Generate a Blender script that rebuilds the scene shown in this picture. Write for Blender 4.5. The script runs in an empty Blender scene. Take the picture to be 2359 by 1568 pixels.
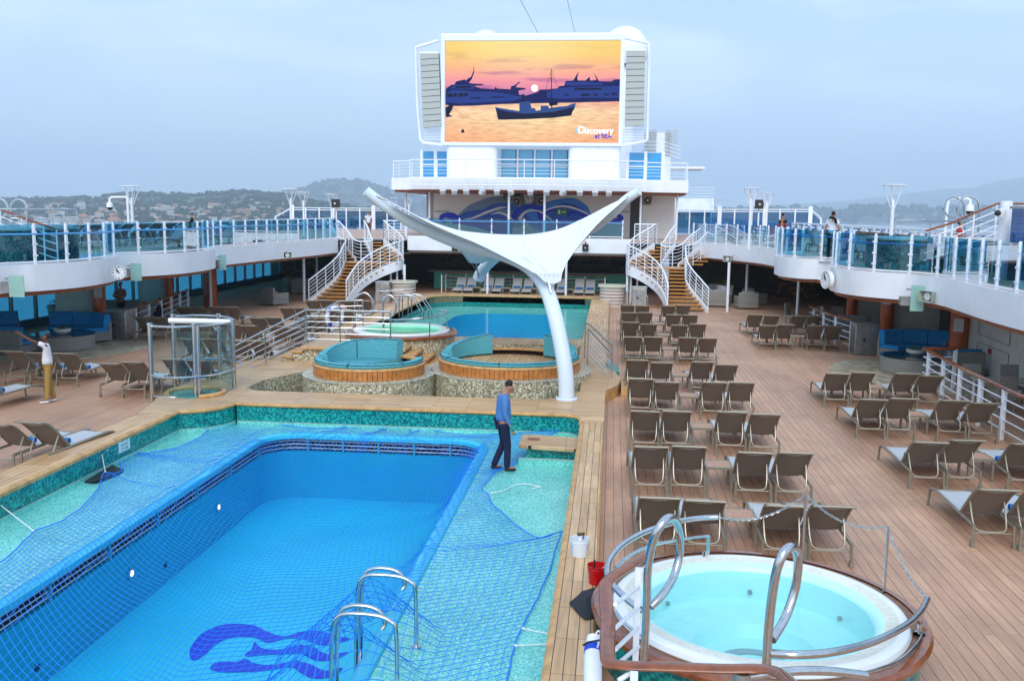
import bpy, bmesh, math, random
from mathutils import Vector, Matrix, noise
R=math.radians; PI=math.pi
C=bpy.context.scene.collection
sc=bpy.context.scene
random.seed(7)
# ---------------------------------------------------------------- camera
EYE=4.9; FOC=2200.0; CX,CY=1179.5,784.0
_y,_p,_r=R(5.85),R(7.7),R(0.75)
_fw=Vector((-math.sin(_y)*math.cos(_p),math.cos(_y)*math.cos(_p),-math.sin(_p)))
_rt=Vector((math.cos(_y),math.sin(_y),0)); _up=_rt.cross(_fw)
RT=_rt*math.cos(_r)+_up*math.sin(_r); UP=-_rt*math.sin(_r)+_up*math.cos(_r); FW=_fw
cam=bpy.data.objects.new('camera',bpy.data.cameras.new('camera')); C.objects.link(cam)
m=Matrix((RT,UP,-FW)).transposed().to_4x4(); m.translation=Vector((0,0,EYE)); cam.matrix_world=m
cam.data.lens=FOC/2359*36; cam.data.sensor_width=36; cam.data.clip_start=.1; cam.data.clip_end=60000
sc.camera=cam
sc.view_settings.view_transform='Standard'; sc.view_settings.look='None'; sc.view_settings.gamma=1
sc.view_settings.exposure=EXPOSURE=0.74
sc.cycles.max_bounces=10; sc.cycles.transparent_max_bounces=24; sc.cycles.volume_bounces=1; sc.cycles.caustics_reflective=False; sc.cycles.caustics_refractive=False
# ---------------------------------------------------------------- sky and sun
w=bpy.data.worlds.new('World'); sc.world=w; w.use_nodes=True
nt=w.node_tree; nt.nodes.clear()
def N(t,**k):
    n=nt.nodes.new(t)
    for a,b in k.items(): setattr(n,a,b)
    return n
out=N('ShaderNodeOutputWorld'); bg=N('ShaderNodeBackground'); sky=N('ShaderNodeTexSky')
sky.sky_type='NISHITA'; sky.sun_disc=False; sky.sun_elevation=R(38); sky.sun_rotation=R(181); sky.air_density=1.2; sky.dust_density=2.5
bg.inputs[1].default_value=0.1
tc=N('ShaderNodeTexCoord'); mp=N('ShaderNodeMapping'); mp.inputs['Scale'].default_value=(1.2,1.2,4.5); mp.inputs['Rotation'].default_value=(0,R(8),0)
nz=N('ShaderNodeTexNoise'); nz.inputs['Scale'].default_value=2.3; nz.inputs['Detail'].default_value=6; nz.inputs['Roughness'].default_value=.5; nz.inputs['Distortion'].default_value=.6
rp=N('ShaderNodeValToRGB'); rp.color_ramp.elements[0].position=.41; rp.color_ramp.elements[1].position=.60
rp.color_ramp.elements[0].color=(2.75,4.6,7.8,1); rp.color_ramp.elements[1].color=(6.3,7.4,8.6,1)
sx=N('ShaderNodeSeparateXYZ'); mr=N('ShaderNodeMapRange'); mr.inputs[1].default_value=0.0; mr.inputs[2].default_value=.30
hz=N('ShaderNodeMixRGB'); hz.inputs[1].default_value=(5.9,7.2,8.3,1)
mx=N('ShaderNodeMixRGB'); mx.inputs[0].default_value=.93
L=nt.links.new
L(tc.outputs['Generated'],mp.inputs[0]); L(mp.outputs[0],nz.inputs['Vector']); L(nz.outputs['Fac'],rp.inputs[0])
L(tc.outputs['Generated'],sx.inputs[0]); L(sx.outputs['Z'],mr.inputs[0]); L(mr.outputs[0],hz.inputs[0]); L(rp.outputs[0],hz.inputs[2])
L(sky.outputs[0],mx.inputs[1]); L(hz.outputs[0],mx.inputs[2]); L(mx.outputs[0],bg.inputs[0]); L(bg.outputs[0],out.inputs[0])
sd=bpy.data.lights.new('sun','SUN'); sd.energy=1.15; sd.angle=R(40); sd.color=(1,.96,.9)
sun=bpy.data.objects.new('sun',sd); C.objects.link(sun); sun.rotation_euler=(R(52),0,R(-1))
# ---------------------------------------------------------------- placement from image pixels: a pixel to a point on a known level
def ray(x,y): return RT*((x-CX)/FOC)+UP*(-(y-CY)/FOC)+FW
def at(x,y,z=0.):
    d=ray(x,y); t=(z-EYE)/d.z; return (d.x*t,d.y*t,z)
def atY(x,y,Y):
    d=ray(x,y); t=Y/d.y; return (d.x*t,Y,EYE+d.z*t)
def crop(ox,oy,s): return lambda x,y:((ox+x/s)*.576,(oy+y/s)*.576)
# ---------------------------------------------------------------- materials
MAT={}
def lin(h):
    h=h.lstrip('#'); return tuple(((int(h[i:i+2],16)/255)**2.2) for i in (0,2,4))
def mat(name,col,rough=.5,metal=0,var=0,vscale=3,bump=0,bscale=40,emit=None,es=1,coat=0,spec=.5):
    if name in MAT: return MAT[name]
    m=bpy.data.materials.new(name); m.use_nodes=True; t=m.node_tree; b=t.nodes['Principled BSDF']
    if isinstance(col,str): col=lin(col)
    b.inputs['Base Color'].default_value=(*col,1); b.inputs['Roughness'].default_value=rough; b.inputs['Metallic'].default_value=metal
    b.inputs['Coat Weight'].default_value=coat; b.inputs['Specular IOR Level'].default_value=spec
    co=t.nodes.new('ShaderNodeTexCoord')
    if var:
        n=t.nodes.new('ShaderNodeTexNoise'); n.inputs['Scale'].default_value=vscale; n.inputs['Detail'].default_value=6
        r=t.nodes.new('ShaderNodeValToRGB'); r.color_ramp.elements[0].position=.3; r.color_ramp.elements[1].position=.7
        r.color_ramp.elements[0].color=(*[c*(1-var) for c in col],1); r.color_ramp.elements[1].color=(*[min(1,c*(1+var)) for c in col],1)
        t.links.new(co.outputs['Object'],n.inputs[0]); t.links.new(n.outputs['Fac'],r.inputs[0]); t.links.new(r.outputs[0],b.inputs['Base Color'])
    if bump:
        n=t.nodes.new('ShaderNodeTexNoise'); n.inputs['Scale'].default_value=bscale; n.inputs['Detail'].default_value=3
        u=t.nodes.new('ShaderNodeBump'); u.inputs['Strength'].default_value=bump; u.inputs['Distance'].default_value=.01
        t.links.new(co.outputs['Object'],n.inputs[0]); t.links.new(n.outputs['Fac'],u.inputs['Height']); t.links.new(u.outputs[0],b.inputs['Normal'])
    if emit:
        b.inputs['Emission Color'].default_value=(*emit,1); b.inputs['Emission Strength'].default_value=es
    MAT[name]=m; return m
def planks(name,c1,c2,gap,wid=.135,length=2.6,along='Y',rough=.55,mort=.006,var=.25,stain=.25):
    m=bpy.data.materials.new(name); m.use_nodes=True; t=m.node_tree; b=t.nodes['Principled BSDF']; K=t.links.new
    co=t.nodes.new('ShaderNodeNewGeometry'); s=t.nodes.new('ShaderNodeSeparateXYZ'); c=t.nodes.new('ShaderNodeCombineXYZ'); K(co.outputs['Position'],s.inputs[0])
    if along=='Y': K(s.outputs['Y'],c.inputs[0]); K(s.outputs['X'],c.inputs[1])
    else: K(s.outputs['X'],c.inputs[0]); K(s.outputs['Y'],c.inputs[1])
    def M_(op,a,b_=None,c_=None):
        q=t.nodes.new('ShaderNodeMath'); q.operation=op
        for i_,v in enumerate((a,b_,c_)):
            if v is None: continue
            if isinstance(v,(int,float)): q.inputs[i_].default_value=v
            else: K(v,q.inputs[i_])
        return q.outputs[0]
    s2=t.nodes.new('ShaderNodeSeparateXYZ'); K(c.outputs[0],s2.inputs[0]); ax,ay=s2.outputs['X'],s2.outputs['Y']
    rw=M_('DIVIDE',ay,wid); row=M_('FLOOR',rw); fy=M_('MULTIPLY',M_('SUBTRACT',rw,row),wid)
    wn=t.nodes.new('ShaderNodeTexWhiteNoise'); wn.noise_dimensions='1D'; K(row,wn.inputs['W'])
    if length<1: xo=M_('DIVIDE',ax,length)
    else: xo=M_('ADD',M_('DIVIDE',ax,length),wn.outputs['Value'])
    sg=M_('FLOOR',xo); fx=M_('MULTIPLY',M_('SUBTRACT',xo,sg),length)
    g1=M_('LESS_THAN',fy,mort); g2=M_('LESS_THAN',fx,mort*.7); gg=M_('MAXIMUM',g1,g2)
    cc=t.nodes.new('ShaderNodeCombineXYZ'); K(row,cc.inputs[0]); K(sg,cc.inputs[1]); w2=t.nodes.new('ShaderNodeTexWhiteNoise'); w2.noise_dimensions='2D'; K(cc.outputs[0],w2.inputs['Vector'])
    ma=t.nodes.new('ShaderNodeMixRGB'); K(w2.outputs['Value'],ma.inputs[0]); ma.inputs[1].default_value=(*lin(c1),1); ma.inputs[2].default_value=(*lin(c2),1)
    mb=t.nodes.new('ShaderNodeMixRGB'); K(gg,mb.inputs[0]); K(ma.outputs[0],mb.inputs[1]); mb.inputs[2].default_value=(*lin(gap),1)
    n=t.nodes.new('ShaderNodeTexNoise'); n.inputs['Scale'].default_value=1; n.inputs['Detail'].default_value=8; mp=t.nodes.new('ShaderNodeMapping')
    mp.inputs['Scale'].default_value=(1.5,22,1); K(c.outputs[0],mp.inputs[0]); K(mp.outputs[0],n.inputs[0])
    n2=t.nodes.new('ShaderNodeTexNoise'); n2.inputs['Scale'].default_value=.45; n2.inputs['Detail'].default_value=7; K(c.outputs[0],n2.inputs[0])
    def mul(a,fac,amt):
        r=t.nodes.new('ShaderNodeMapRange'); r.inputs[1].default_value=.3; r.inputs[2].default_value=.7; r.inputs[3].default_value=1-amt; r.inputs[4].default_value=1+amt*.5
        K(fac,r.inputs[0]); x=t.nodes.new('ShaderNodeVectorMath'); x.operation='SCALE'; K(a,x.inputs[0]); K(r.outputs[0],x.inputs['Scale']); return x.outputs[0]
    o=mul(mb.outputs[0],n.outputs['Fac'],var); o=mul(o,n2.outputs['Fac'],stain); K(o,b.inputs['Base Color'])
    r=t.nodes.new('ShaderNodeMapRange'); r.inputs[3].default_value=rough-.12; r.inputs[4].default_value=rough+.15; K(n2.outputs['Fac'],r.inputs[0]); K(r.outputs[0],b.inputs['Roughness'])
    bp=t.nodes.new('ShaderNodeBump'); bp.inputs['Strength'].default_value=.4; bp.inputs['Distance'].default_value=.004; bp.invert=True; K(gg,bp.inputs['Height']); K(bp.outputs[0],b.inputs['Normal'])
    MAT[name]=m; return m
def mosaic(name,cols,size=.03,rough=.25,grout='#6f8f8a',g=.12):
    m=bpy.data.materials.new(name); m.use_nodes=True; t=m.node_tree; b=t.nodes['Principled BSDF']; K=t.links.new
    co=t.nodes.new('ShaderNodeNewGeometry'); v=t.nodes.new('ShaderNodeVectorMath'); v.operation='SCALE'; v.inputs['Scale'].default_value=1/size
    o=t.nodes.new('ShaderNodeVectorMath'); o.operation='ADD'; o.inputs[1].default_value=(.37,.41,.43)
    K(co.outputs['Position'],v.inputs[0]); K(v.outputs[0],o.inputs[0])
    f=t.nodes.new('ShaderNodeVectorMath'); f.operation='FLOOR'; K(o.outputs[0],f.inputs[0])
    wn=t.nodes.new('ShaderNodeTexWhiteNoise'); K(f.outputs[0],wn.inputs[0])
    r=t.nodes.new('ShaderNodeValToRGB'); r.color_ramp.interpolation='CONSTANT'
    while len(r.color_ramp.elements)<len(cols): r.color_ramp.elements.new(.5)
    for i,c in enumerate(cols): r.color_ramp.elements[i].position=i/len(cols); r.color_ramp.elements[i].color=(*lin(c),1)
    K(wn.outputs['Value'],r.inputs[0])
    n2=t.nodes.new('ShaderNodeTexNoise'); n2.inputs['Scale'].default_value=1.2; K(co.outputs['Position'],n2.inputs[0])
    q=t.nodes.new('ShaderNodeMapRange'); q.inputs[3].default_value=.75; q.inputs[4].default_value=1.2; K(n2.outputs['Fac'],q.inputs[0])
    x=t.nodes.new('ShaderNodeVectorMath'); x.operation='SCALE'; K(r.outputs[0],x.inputs[0]); K(q.outputs[0],x.inputs['Scale']); K(x.outputs[0],b.inputs['Base Color'])
    b.inputs['Roughness'].default_value=rough
    bp=t.nodes.new('ShaderNodeBump'); bp.inputs['Strength'].default_value=.25; bp.inputs['Distance'].default_value=.003; K(wn.outputs['Value'],bp.inputs['Height']); K(bp.outputs[0],b.inputs['Normal'])
    MAT[name]=m; return m
def glass(name,tint,refl=.12,rough=.02,mxr=None):
    m=bpy.data.materials.new(name); m.use_nodes=True; t=m.node_tree; t.nodes.clear(); K=t.links.new
    o=t.nodes.new('ShaderNodeOutputMaterial'); a=t.nodes.new('ShaderNodeBsdfTransparent'); a.inputs[0].default_value=(*tint,1)
    g=t.nodes.new('ShaderNodeBsdfGlossy'); g.inputs['Roughness'].default_value=rough; g.inputs[0].default_value=(.9,.95,1,1)
    lw=t.nodes.new('ShaderNodeLayerWeight'); lw.inputs[0].default_value=.25; mr=t.nodes.new('ShaderNodeMapRange'); mr.inputs[3].default_value=refl*.35; mr.inputs[4].default_value=refl*4 if mxr is None else mxr
    K(lw.outputs['Fresnel'],mr.inputs[0]); x=t.nodes.new('ShaderNodeMixShader'); K(mr.outputs[0],x.inputs[0]); K(a.outputs[0],x.inputs[1]); K(g.outputs[0],x.inputs[2]); K(x.outputs[0],o.inputs[0])
    MAT[name]=m; return m
def water(name,tint,scale=3,bump=.12,rough=.02):
    m=glass(name,tint,.22,rough,.16 if name=='pool_water' else .34); t=m.node_tree
    co=t.nodes.new('ShaderNodeNewGeometry'); n=t.nodes.new('ShaderNodeTexNoise'); n.inputs['Scale'].default_value=scale; n.inputs['Detail'].default_value=2
    u=t.nodes.new('ShaderNodeBump'); u.inputs['Strength'].default_value=bump; u.inputs['Distance'].default_value=.05
    t.links.new(co.outputs['Position'],n.inputs[0]); t.links.new(n.outputs['Fac'],u.inputs['Height'])
    for q in t.nodes:
        if q.type=='BSDF_GLOSSY': t.links.new(u.outputs[0],q.inputs['Normal'])
    return m
white=mat('white_paint',(.80,.82,.85),.38,var=.06,vscale=.9)
def stain(m,amt=.05):
    # faint vertical run marks and rare rust specks on painted steel
    t=m.node_tree; b=t.nodes['Principled BSDF']; K=t.links.new; src=b.inputs['Base Color'].links[0].from_socket
    g=t.nodes.new('ShaderNodeNewGeometry'); mp=t.nodes.new('ShaderNodeMapping'); mp.inputs['Scale'].default_value=(5,5,.55); n=t.nodes.new('ShaderNodeTexNoise'); n.inputs['Scale'].default_value=1; n.inputs['Detail'].default_value=7
    K(g.outputs['Position'],mp.inputs[0]); K(mp.outputs[0],n.inputs[0]); r=t.nodes.new('ShaderNodeMapRange'); r.inputs[1].default_value=.52; r.inputs[2].default_value=.75; r.inputs[3].default_value=0; r.inputs[4].default_value=amt*2.5; K(n.outputs['Fac'],r.inputs[0])
    x=t.nodes.new('ShaderNodeMixRGB'); K(r.outputs[0],x.inputs[0]); K(src,x.inputs[1]); x.inputs[2].default_value=(.42,.40,.36,1)
    n2=t.nodes.new('ShaderNodeTexNoise'); n2.inputs['Scale'].default_value=1; n2.inputs['Detail'].default_value=9; m2=t.nodes.new('ShaderNodeMapping'); m2.inputs['Scale'].default_value=(9,9,1.4); K(g.outputs['Position'],m2.inputs[0]); K(m2.outputs[0],n2.inputs[0])
    r2=t.nodes.new('ShaderNodeMapRange'); r2.inputs[1].default_value=.70; r2.inputs[2].default_value=.80; r2.inputs[4].default_value=.5; K(n2.outputs['Fac'],r2.inputs[0]); y=t.nodes.new('ShaderNodeMixRGB'); K(r2.outputs[0],y.inputs[0]); K(x.outputs[0],y.inputs[1]); y.inputs[2].default_value=(.30,.16,.07,1); K(y.outputs[0],b.inputs['Base Color'])
stain(white)
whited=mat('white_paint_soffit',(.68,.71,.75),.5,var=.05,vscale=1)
steel=mat('stainless_steel',(.55,.57,.58),.2,1,var=.12,vscale=14)
satin=mat('brushed_steel',(.40,.40,.385),.38,.85,var=.2,vscale=5)
dark=mat('dark_void',(.012,.012,.014),.7)
deckm=planks('deck_planks','#cb9f80','#be9277','#4a4037',wid=.15,mort=.008,var=.16,stain=.26)
deckx=planks('upper_deck_planks','#c6a48c','#bf9d88','#7d6a5c',wid=.15,mort=.006,var=.1,stain=.12)
teak=planks('teak_planks','#dbb486','#c49a6c','#2f261b',wid=.125,length=.82,mort=.009,var=.22,stain=.2,rough=.45)
teakx=planks('teak_planks_across','#dbb486','#c49a6c','#2f261b',wid=.125,length=.82,along='X',mort=.009,var=.22,stain=.2,rough=.45)
teaks=mat('teak_edge','#c4965f',.45,var=.25,vscale=6,bump=.15,bscale=60)
mahog=mat('varnished_mahogany','#84492a',.22,var=.28,vscale=8,coat=.4)
woodcol=mat('wood_column','#b04e18',.3,var=.3,vscale=2.5,coat=.3)
soffit=mat('wood_soffit','#8a4a22',.5,var=.3,vscale=4)
mosteal=mosaic('teal_wall_mosaic',['#0c6f6d','#148a84','#1f9b92','#0d5f66','#2ba99c','#0f7f80'],.04)
mosmint=mosaic('mint_floor_mosaic',['#6ecbc0','#5cc0b6','#86d6cb','#66c6bd','#7bd0c6','#54b6ad','#97ddd2'],.024)
mosgold=mosaic('stone_mosaic',['#a39776','#cfc5a6','#7d7866','#b5ab90','#e2dcc8','#8a8270','#a99f7e'],.04,rough=.3)
mosgreen=mosaic('dark_green_mosaic',['#0b3f42','#145a58','#0e4c4e','#2a7f78','#0a3438','#1b6862'],.05)
mostile=mosaic('patio_paving',['#b8ab90','#a99c83','#c7bca2','#9c9079','#b0a58d'],.22,rough=.6)
blueglass=glass('blue_glass',(.18,.55,.74),.14)
darkglass=glass('deep_blue_glass',(.08,.30,.55),.18)
clearglass=glass('clear_glass',(.72,.88,.90),.12)
# ---------------------------------------------------------------- mesh builder
ORG={}
class MB:
    def __init__(s): s.v=[]; s.f=[]; s.mi=[]; s.cur=0
    def face(s,idx): s.f.append(tuple(idx)); s.mi.append(s.cur)
    def add(s,vs,fs):
        o=len(s.v); s.v+= [tuple(v) for v in vs]
        for f in fs: s.face([o+i for i in f])
        return s
    def box(s,x0,x1,y0,y1,z0,z1):
        if x0>x1:x0,x1=x1,x0
        if y0>y1:y0,y1=y1,y0
        v=[(x0,y0,z0),(x1,y0,z0),(x1,y1,z0),(x0,y1,z0),(x0,y0,z1),(x1,y0,z1),(x1,y1,z1),(x0,y1,z1)]
        return s.add(v,[(0,3,2,1),(4,5,6,7),(0,1,5,4),(1,2,6,5),(2,3,7,6),(3,0,4,7)])
    def obox(s,c,sz,rz=0,rx=0,bev=0):
        M=Matrix.Translation(Vector(c))@Matrix.Rotation(rz,4,'Z')@Matrix.Rotation(rx,4,'X'); a,b,d=[q/2 for q in sz]
        v=[M@Vector(q) for q in [(-a,-b,-d),(a,-b,-d),(a,b,-d),(-a,b,-d),(-a,-b,d),(a,-b,d),(a,b,d),(-a,b,d)]]
        return s.add(v,[(0,3,2,1),(4,5,6,7),(0,1,5,4),(1,2,6,5),(2,3,7,6),(3,0,4,7)])
    def tube(s,pts,r,n=8,closed=False,rr=None,caps=True):
        pts=[Vector(p) for p in pts]; L_=len(pts); rings=[]; o=len(s.v); prev=None
        for i,p in enumerate(pts):
            if closed: t=(pts[(i+1)%L_]-pts[i-1])
            else: t=pts[min(i+1,L_-1)]-pts[max(i-1,0)]
            t=t.normalized() if t.length>1e-9 else Vector((0,0,1))
            if prev is None:
                a=Vector((0,0,1)) if abs(t.z)<.9 else Vector((1,0,0)); u=(a-t*a.dot(t)).normalized()
            else: u=(prev-t*prev.dot(t)); u=u.normalized() if u.length>1e-6 else prev
            prev=u; w_=t.cross(u); ri=rr[i] if rr else r
            for k in range(n):
                an=2*PI*k/n+PI/n; s.v.append(tuple(p+(u*math.cos(an)+w_*math.sin(an))*ri))
        for i in range(L_ if closed else L_-1):
            a=o+i*n; b=o+((i+1)%L_)*n
            for k in range(n): s.face((a+k,a+(k+1)%n,b+(k+1)%n,b+k))
        if caps and not closed: s.face([o+k for k in range(n)][::-1]); s.face([o+(L_-1)*n+k for k in range(n)])
        return s
    def cyl(s,p0,p1,r,n=16,r1=None): return s.tube([p0,p1],r,n,rr=[r,r if r1 is None else r1])
    def prism(s,outline,z0,z1,top=True,bot=True):
        n=len(outline); v=[(x,y,z0) for x,y in outline]+[(x,y,z1) for x,y in outline]
        fs=[(i,(i+1)%n,n+(i+1)%n,n+i) for i in range(n)]
        if top: fs.append(tuple(range(n,2*n)))
        if bot: fs.append(tuple(range(n))[::-1])
        return s.add(v,fs)
    def ring(s,outer,inner,z0,z1,z2=None):
        n=len(outer); o=len(s.v); z2=z1 if z2 is None else z2
        s.v+=[(x,y,z1) for x,y in outer]+[(x,y,z2) for x,y in inner]+[(x,y,z0) for x,y in outer]+[(x,y,z0) for x,y in inner]
        for i in range(n):
            j=(i+1)%n
            s.face((o+i,o+j,o+n+j,o+n+i)); s.face((o+2*n+i,o+2*n+j,o+j,o+i)); s.face((o+n+i,o+n+j,o+3*n+j,o+3*n+i)); s.face((o+3*n+i,o+3*n+j,o+2*n+j,o+2*n+i))
        return s
    def lathe(s,prof,c=(0,0,0),n=24,a0=0,a1=2*PI,close=True):
        o=len(s.v); full=abs(a1-a0-2*PI)<1e-6; m_=n if full else n+1
        for i in range(m_):
            a=a0+(a1-a0)*i/n
            for r,z in prof: s.v.append((c[0]+r*math.cos(a),c[1]+r*math.sin(a),c[2]+z))
        k=len(prof)
        for i in range(n):
            a=o+i*k; b=o+((i+1)%m_)*k
            for j in range(k-1): s.face((a+j,b+j,b+j+1,a+j+1))
        if not full: s.face([o+j for j in range(k)]); s.face([o+n*k+j for j in range(k)][::-1])
        return s
    def grid(s,fn,nu,nv,thick=None):
        o=len(s.v)
        for j in range(nv+1):
            for i in range(nu+1): s.v.append(tuple(fn(i/nu,j/nv)))
        for j in range(nv):
            for i in range(nu):
                a=o+j*(nu+1)+i; s.face((a,a+1,a+nu+2,a+nu+1))
        return s
    def poly(s,pts): return s.add(pts,[tuple(range(len(pts)))])
    def build(s,name,m,parent=None,smooth=False,base=None,kind=None,solid=0,bevel=0):
        me=bpy.data.meshes.new(name)
        if parent is not None:
            p=parent; o=Vector(ORG.get(p.name,(0,0,0)))
        else: o=Vector(base) if base else Vector((0,0,0))
        me.from_pydata([tuple(Vector(v)-o) for v in s.v],[],s.f); me.validate()
        ms=m if isinstance(m,(list,tuple)) else [m]
        for q in ms: me.materials.append(q)
        if len(ms)>1 and len(me.polygons)==len(s.mi): me.polygons.foreach_set('material_index',s.mi)
        bm=bmesh.new(); bm.from_mesh(me)
        bmesh.ops.recalc_face_normals(bm,faces=bm.faces)
        bm.to_mesh(me); bm.free()
        if smooth:
            me.polygons.foreach_set('use_smooth',[True]*len(me.polygons)); me.set_sharp_from_angle(angle=R(38))
        ob=bpy.data.objects.new(name,me); C.objects.link(ob)
        if parent is not None: ob.parent=parent; ORG[ob.name]=tuple(o)
        else: ob.location=o; ORG[ob.name]=tuple(o)
        if kind: ob['kind']=kind
        if solid:
            q=ob.modifiers.new('solid','SOLIDIFY'); q.thickness=solid; q.offset=0
        if bevel:
            q=ob.modifiers.new('bevel','BEVEL'); q.width=bevel; q.segments=3; q.limit_method='ANGLE'
            me.polygons.foreach_set('use_smooth',[True]*len(me.polygons)); me.set_sharp_from_angle(angle=R(50))
        return ob
def tag(o,label,cat,group=None):
    o['label']=label; o['category']=cat
    if group: o['group']=group
    return o
def thing(name,label,cat,loc=(0,0,0),group=None,rotz=0):
    o=bpy.data.objects.new(name,None); C.objects.link(o); o.location=loc; o.rotation_euler=(0,0,rotz); o.empty_display_size=.2
    ORG[o.name]=tuple(loc); return tag(o,label,cat,group)
def dup(root,loc,rotz=0,label=None,scale=None):
    r=root.copy(); C.objects.link(r); r.location=loc; r.rotation_euler=(0,0,rotz)
    if scale is not None: r.scale=(scale if isinstance(scale,tuple) else (scale,)*3)
    if label: r['label']=label
    for ch in list(root.children):
        c=ch.copy(); C.objects.link(c); c.parent=r
        for g in list(ch.children):
            d=g.copy(); C.objects.link(d); d.parent=c
    return r
def spline(pts,n=8,closed=False):
    pts=[Vector(p) for p in pts]; o=[]; k=len(pts)
    rng=range(k if closed else k-1)
    for i in rng:
        p0=pts[(i-1)%k] if closed or i>0 else pts[0]*2-pts[1]; p1=pts[i]; p2=pts[(i+1)%k]; p3=pts[(i+2)%k] if closed or i+2<k else p2*2-p1
        for j in range(n):
            t=j/n; o.append(.5*((2*p1)+(p2-p0)*t+(2*p0-5*p1+4*p2-p3)*t*t+(3*p1-p0-3*p2+p3)*t**3))
    if not closed: o.append(pts[-1])
    return o
def rrect(x0,x1,y0,y1,r,n=6):
    o=[]
    rs=r if isinstance(r,(list,tuple)) else [r]*4   # corners: x1y1, x0y1, x0y0, x1y0
    for (cx_,cy_,a0),q in zip([(x1,y1,0),(x0,y1,90),(x0,y0,180),(x1,y0,270)],rs):
        sx_=-1 if cx_==x1 else 1; sy_=-1 if cy_==y1 else 1
        for i in range(n+1):
            a=R(a0+90*i/n); o.append((cx_+sx_*q+q*math.cos(a),cy_+sy_*q+q*math.sin(a)))
    return o
def arc(cx_,cy_,r,a0,a1,n=12): return [(cx_+r*math.cos(R(a0+(a1-a0)*i/n)),cy_+r*math.sin(R(a0+(a1-a0)*i/n))) for i in range(n+1)]
def arc3(c,r,a0,a1,z,n=12): return [(x,y,z) for x,y in arc(c[0],c[1],r,a0,a1,n)]
def lerp(a,b,t): return tuple(a[i]+(b[i]-a[i])*t for i in range(len(a)))
def ordn(i): return ['first','second','third','fourth','fifth','sixth','seventh','eighth','ninth','tenth','eleventh','twelfth'][i]
# ================================================================ sea, coast and hills
seam=mat('sea_water','#3c6a86',.15,var=.15,vscale=.01)
MB().prism([(-9000,60),(9000,60),(12000,16000),(-12000,16000)],-26,-25).build('sea',seam,kind='structure')
hillm=mat('hill_scrub',(.075,.085,.06),.95,var=.55,vscale=.012)
def hill(name,prof,d0,d1,d2,seed,amp):
    # prof: skyline pixel positions in the image (px,py); the slope rises from the shore at d0 to the crest at d1 and falls to d2
    def sky_y(x):
        for (a,b),(c,d) in zip(prof,prof[1:]):
            if a<=x<=c: 
                t=(x-a)/(c-a); t=t*t*(3-2*t) if False else t
                return b+(d-b)*t
        return prof[0][1] if x<prof[0][0] else prof[-1][1]
    nu,nv=180,34; x0,x1=prof[0][0],prof[-1][0]
    def fn(u,v):
        px=x0+(x1-x0)*u; D=d0+(d2-d0)*v; h=atY(px,sky_y(px),d1)[2]; X=atY(px,489,D)[0]
        t=(D-d0)/(d1-d0)
        if t<=1: k=t*t*(3-2*t)*.65+t*.35; z=-26+(h+26)*k
        else: t2=(D-d1)/(d2-d1); z=h-(h+60)*t2*t2
        f=min(1,t*1.6)
        z+=amp*f*(noise.fractal(Vector((X/d1*9,D/d1*9,seed)),1,2,4))*(1.0 if t<.9 or t>1.1 else .5)
        return (X,D,z)
    return MB().grid(fn,nu,nv).build(name,hillm,smooth=True,kind='structure'),fn
h1,f1=hill('hill',[(-500,462),(-200,466),(0,464),(60,462),(130,462),(180,459),(215,461),(260,452),(300,449),(350,450),(400,453),(450,455),(500,449),(573,444),(611,449),(660,452),(700,462),(760,474),(900,492)],1450,2600,3600,3,7)
h2,f2=hill('hill',[(380,480),(500,466),(600,458),(661,449),(706,438),(743,426),(768,419),(816,419),(851,428),(898,444),(980,462),(1100,478),(1300,490)],4300,5600,7000,11,12)
h3,f3=hill('mountain',[(1500,489),(1600,482),(1769,474),(1944,463),(2034,453),(2079,447),(2179,434),(2232,434),(2289,418),(2359,406),(2500,392),(2800,400)],8500,11000,14000,5,20)
h4,f4=hill('hill',[(1480,492),(1700,489),(1850,486),(1950,483),(2034,480),(2100,481),(2200,484),(2359,486),(2700,482)],4200,5000,5800,8,5)
# woods: leafy crowns standing on the slopes, one mass per hillside
woodm=mat('pine_canopy',(.020,.042,.020),.95,var=.6,vscale=.05)
def wood(fn,n,us,vs,r0,r1,seed):
    rd=random.Random(seed); b=MB(); k=0
    while k<n:
        u=rd.uniform(*us); v=rd.uniform(*vs); X,D,z=fn(u,v)
        if noise.noise(Vector((X*.004,D*.004,seed)))<-.12: 
            if rd.random()<.75: continue
        r=rd.uniform(r0,r1); k+=1
        for q in range(3):
            cx_=X+rd.uniform(-r,r); cy_=D+rd.uniform(-r,r); cz=z+r*rd.uniform(.2,.9); rr=r*rd.uniform(.6,1.1)
            vs_=[]; 
            for la in (-.5,.1,.7):
                for lo in range(5):
                    a=lo*2*PI/5+rd.random()*.6; qq=rr*rd.uniform(.75,1.15); vs_.append((cx_+qq*math.cos(a)*math.cos(la),cy_+qq*math.sin(a)*math.cos(la),cz+qq*math.sin(la)*.8))
            vs_.append((cx_,cy_,cz+rr*.85)); fs=[]
            for t in range(2):
                for l in range(5): fs.append((t*5+l,t*5+(l+1)%5,t*5+5+(l+1)%5,t*5+5+l))
            for l in range(5): fs.append((10+l,10+(l+1)%5,15))
            b.add(vs_,fs)
    return b.build('wood',woodm,kind='stuff')
wood(f1,1800,(0,1),(.03,.62),4,9,1); wood(f2,500,(.1,.9),(.1,.6),10,22,2); wood(f4,450,(0,1),(.02,.6),12,24,4)
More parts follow.
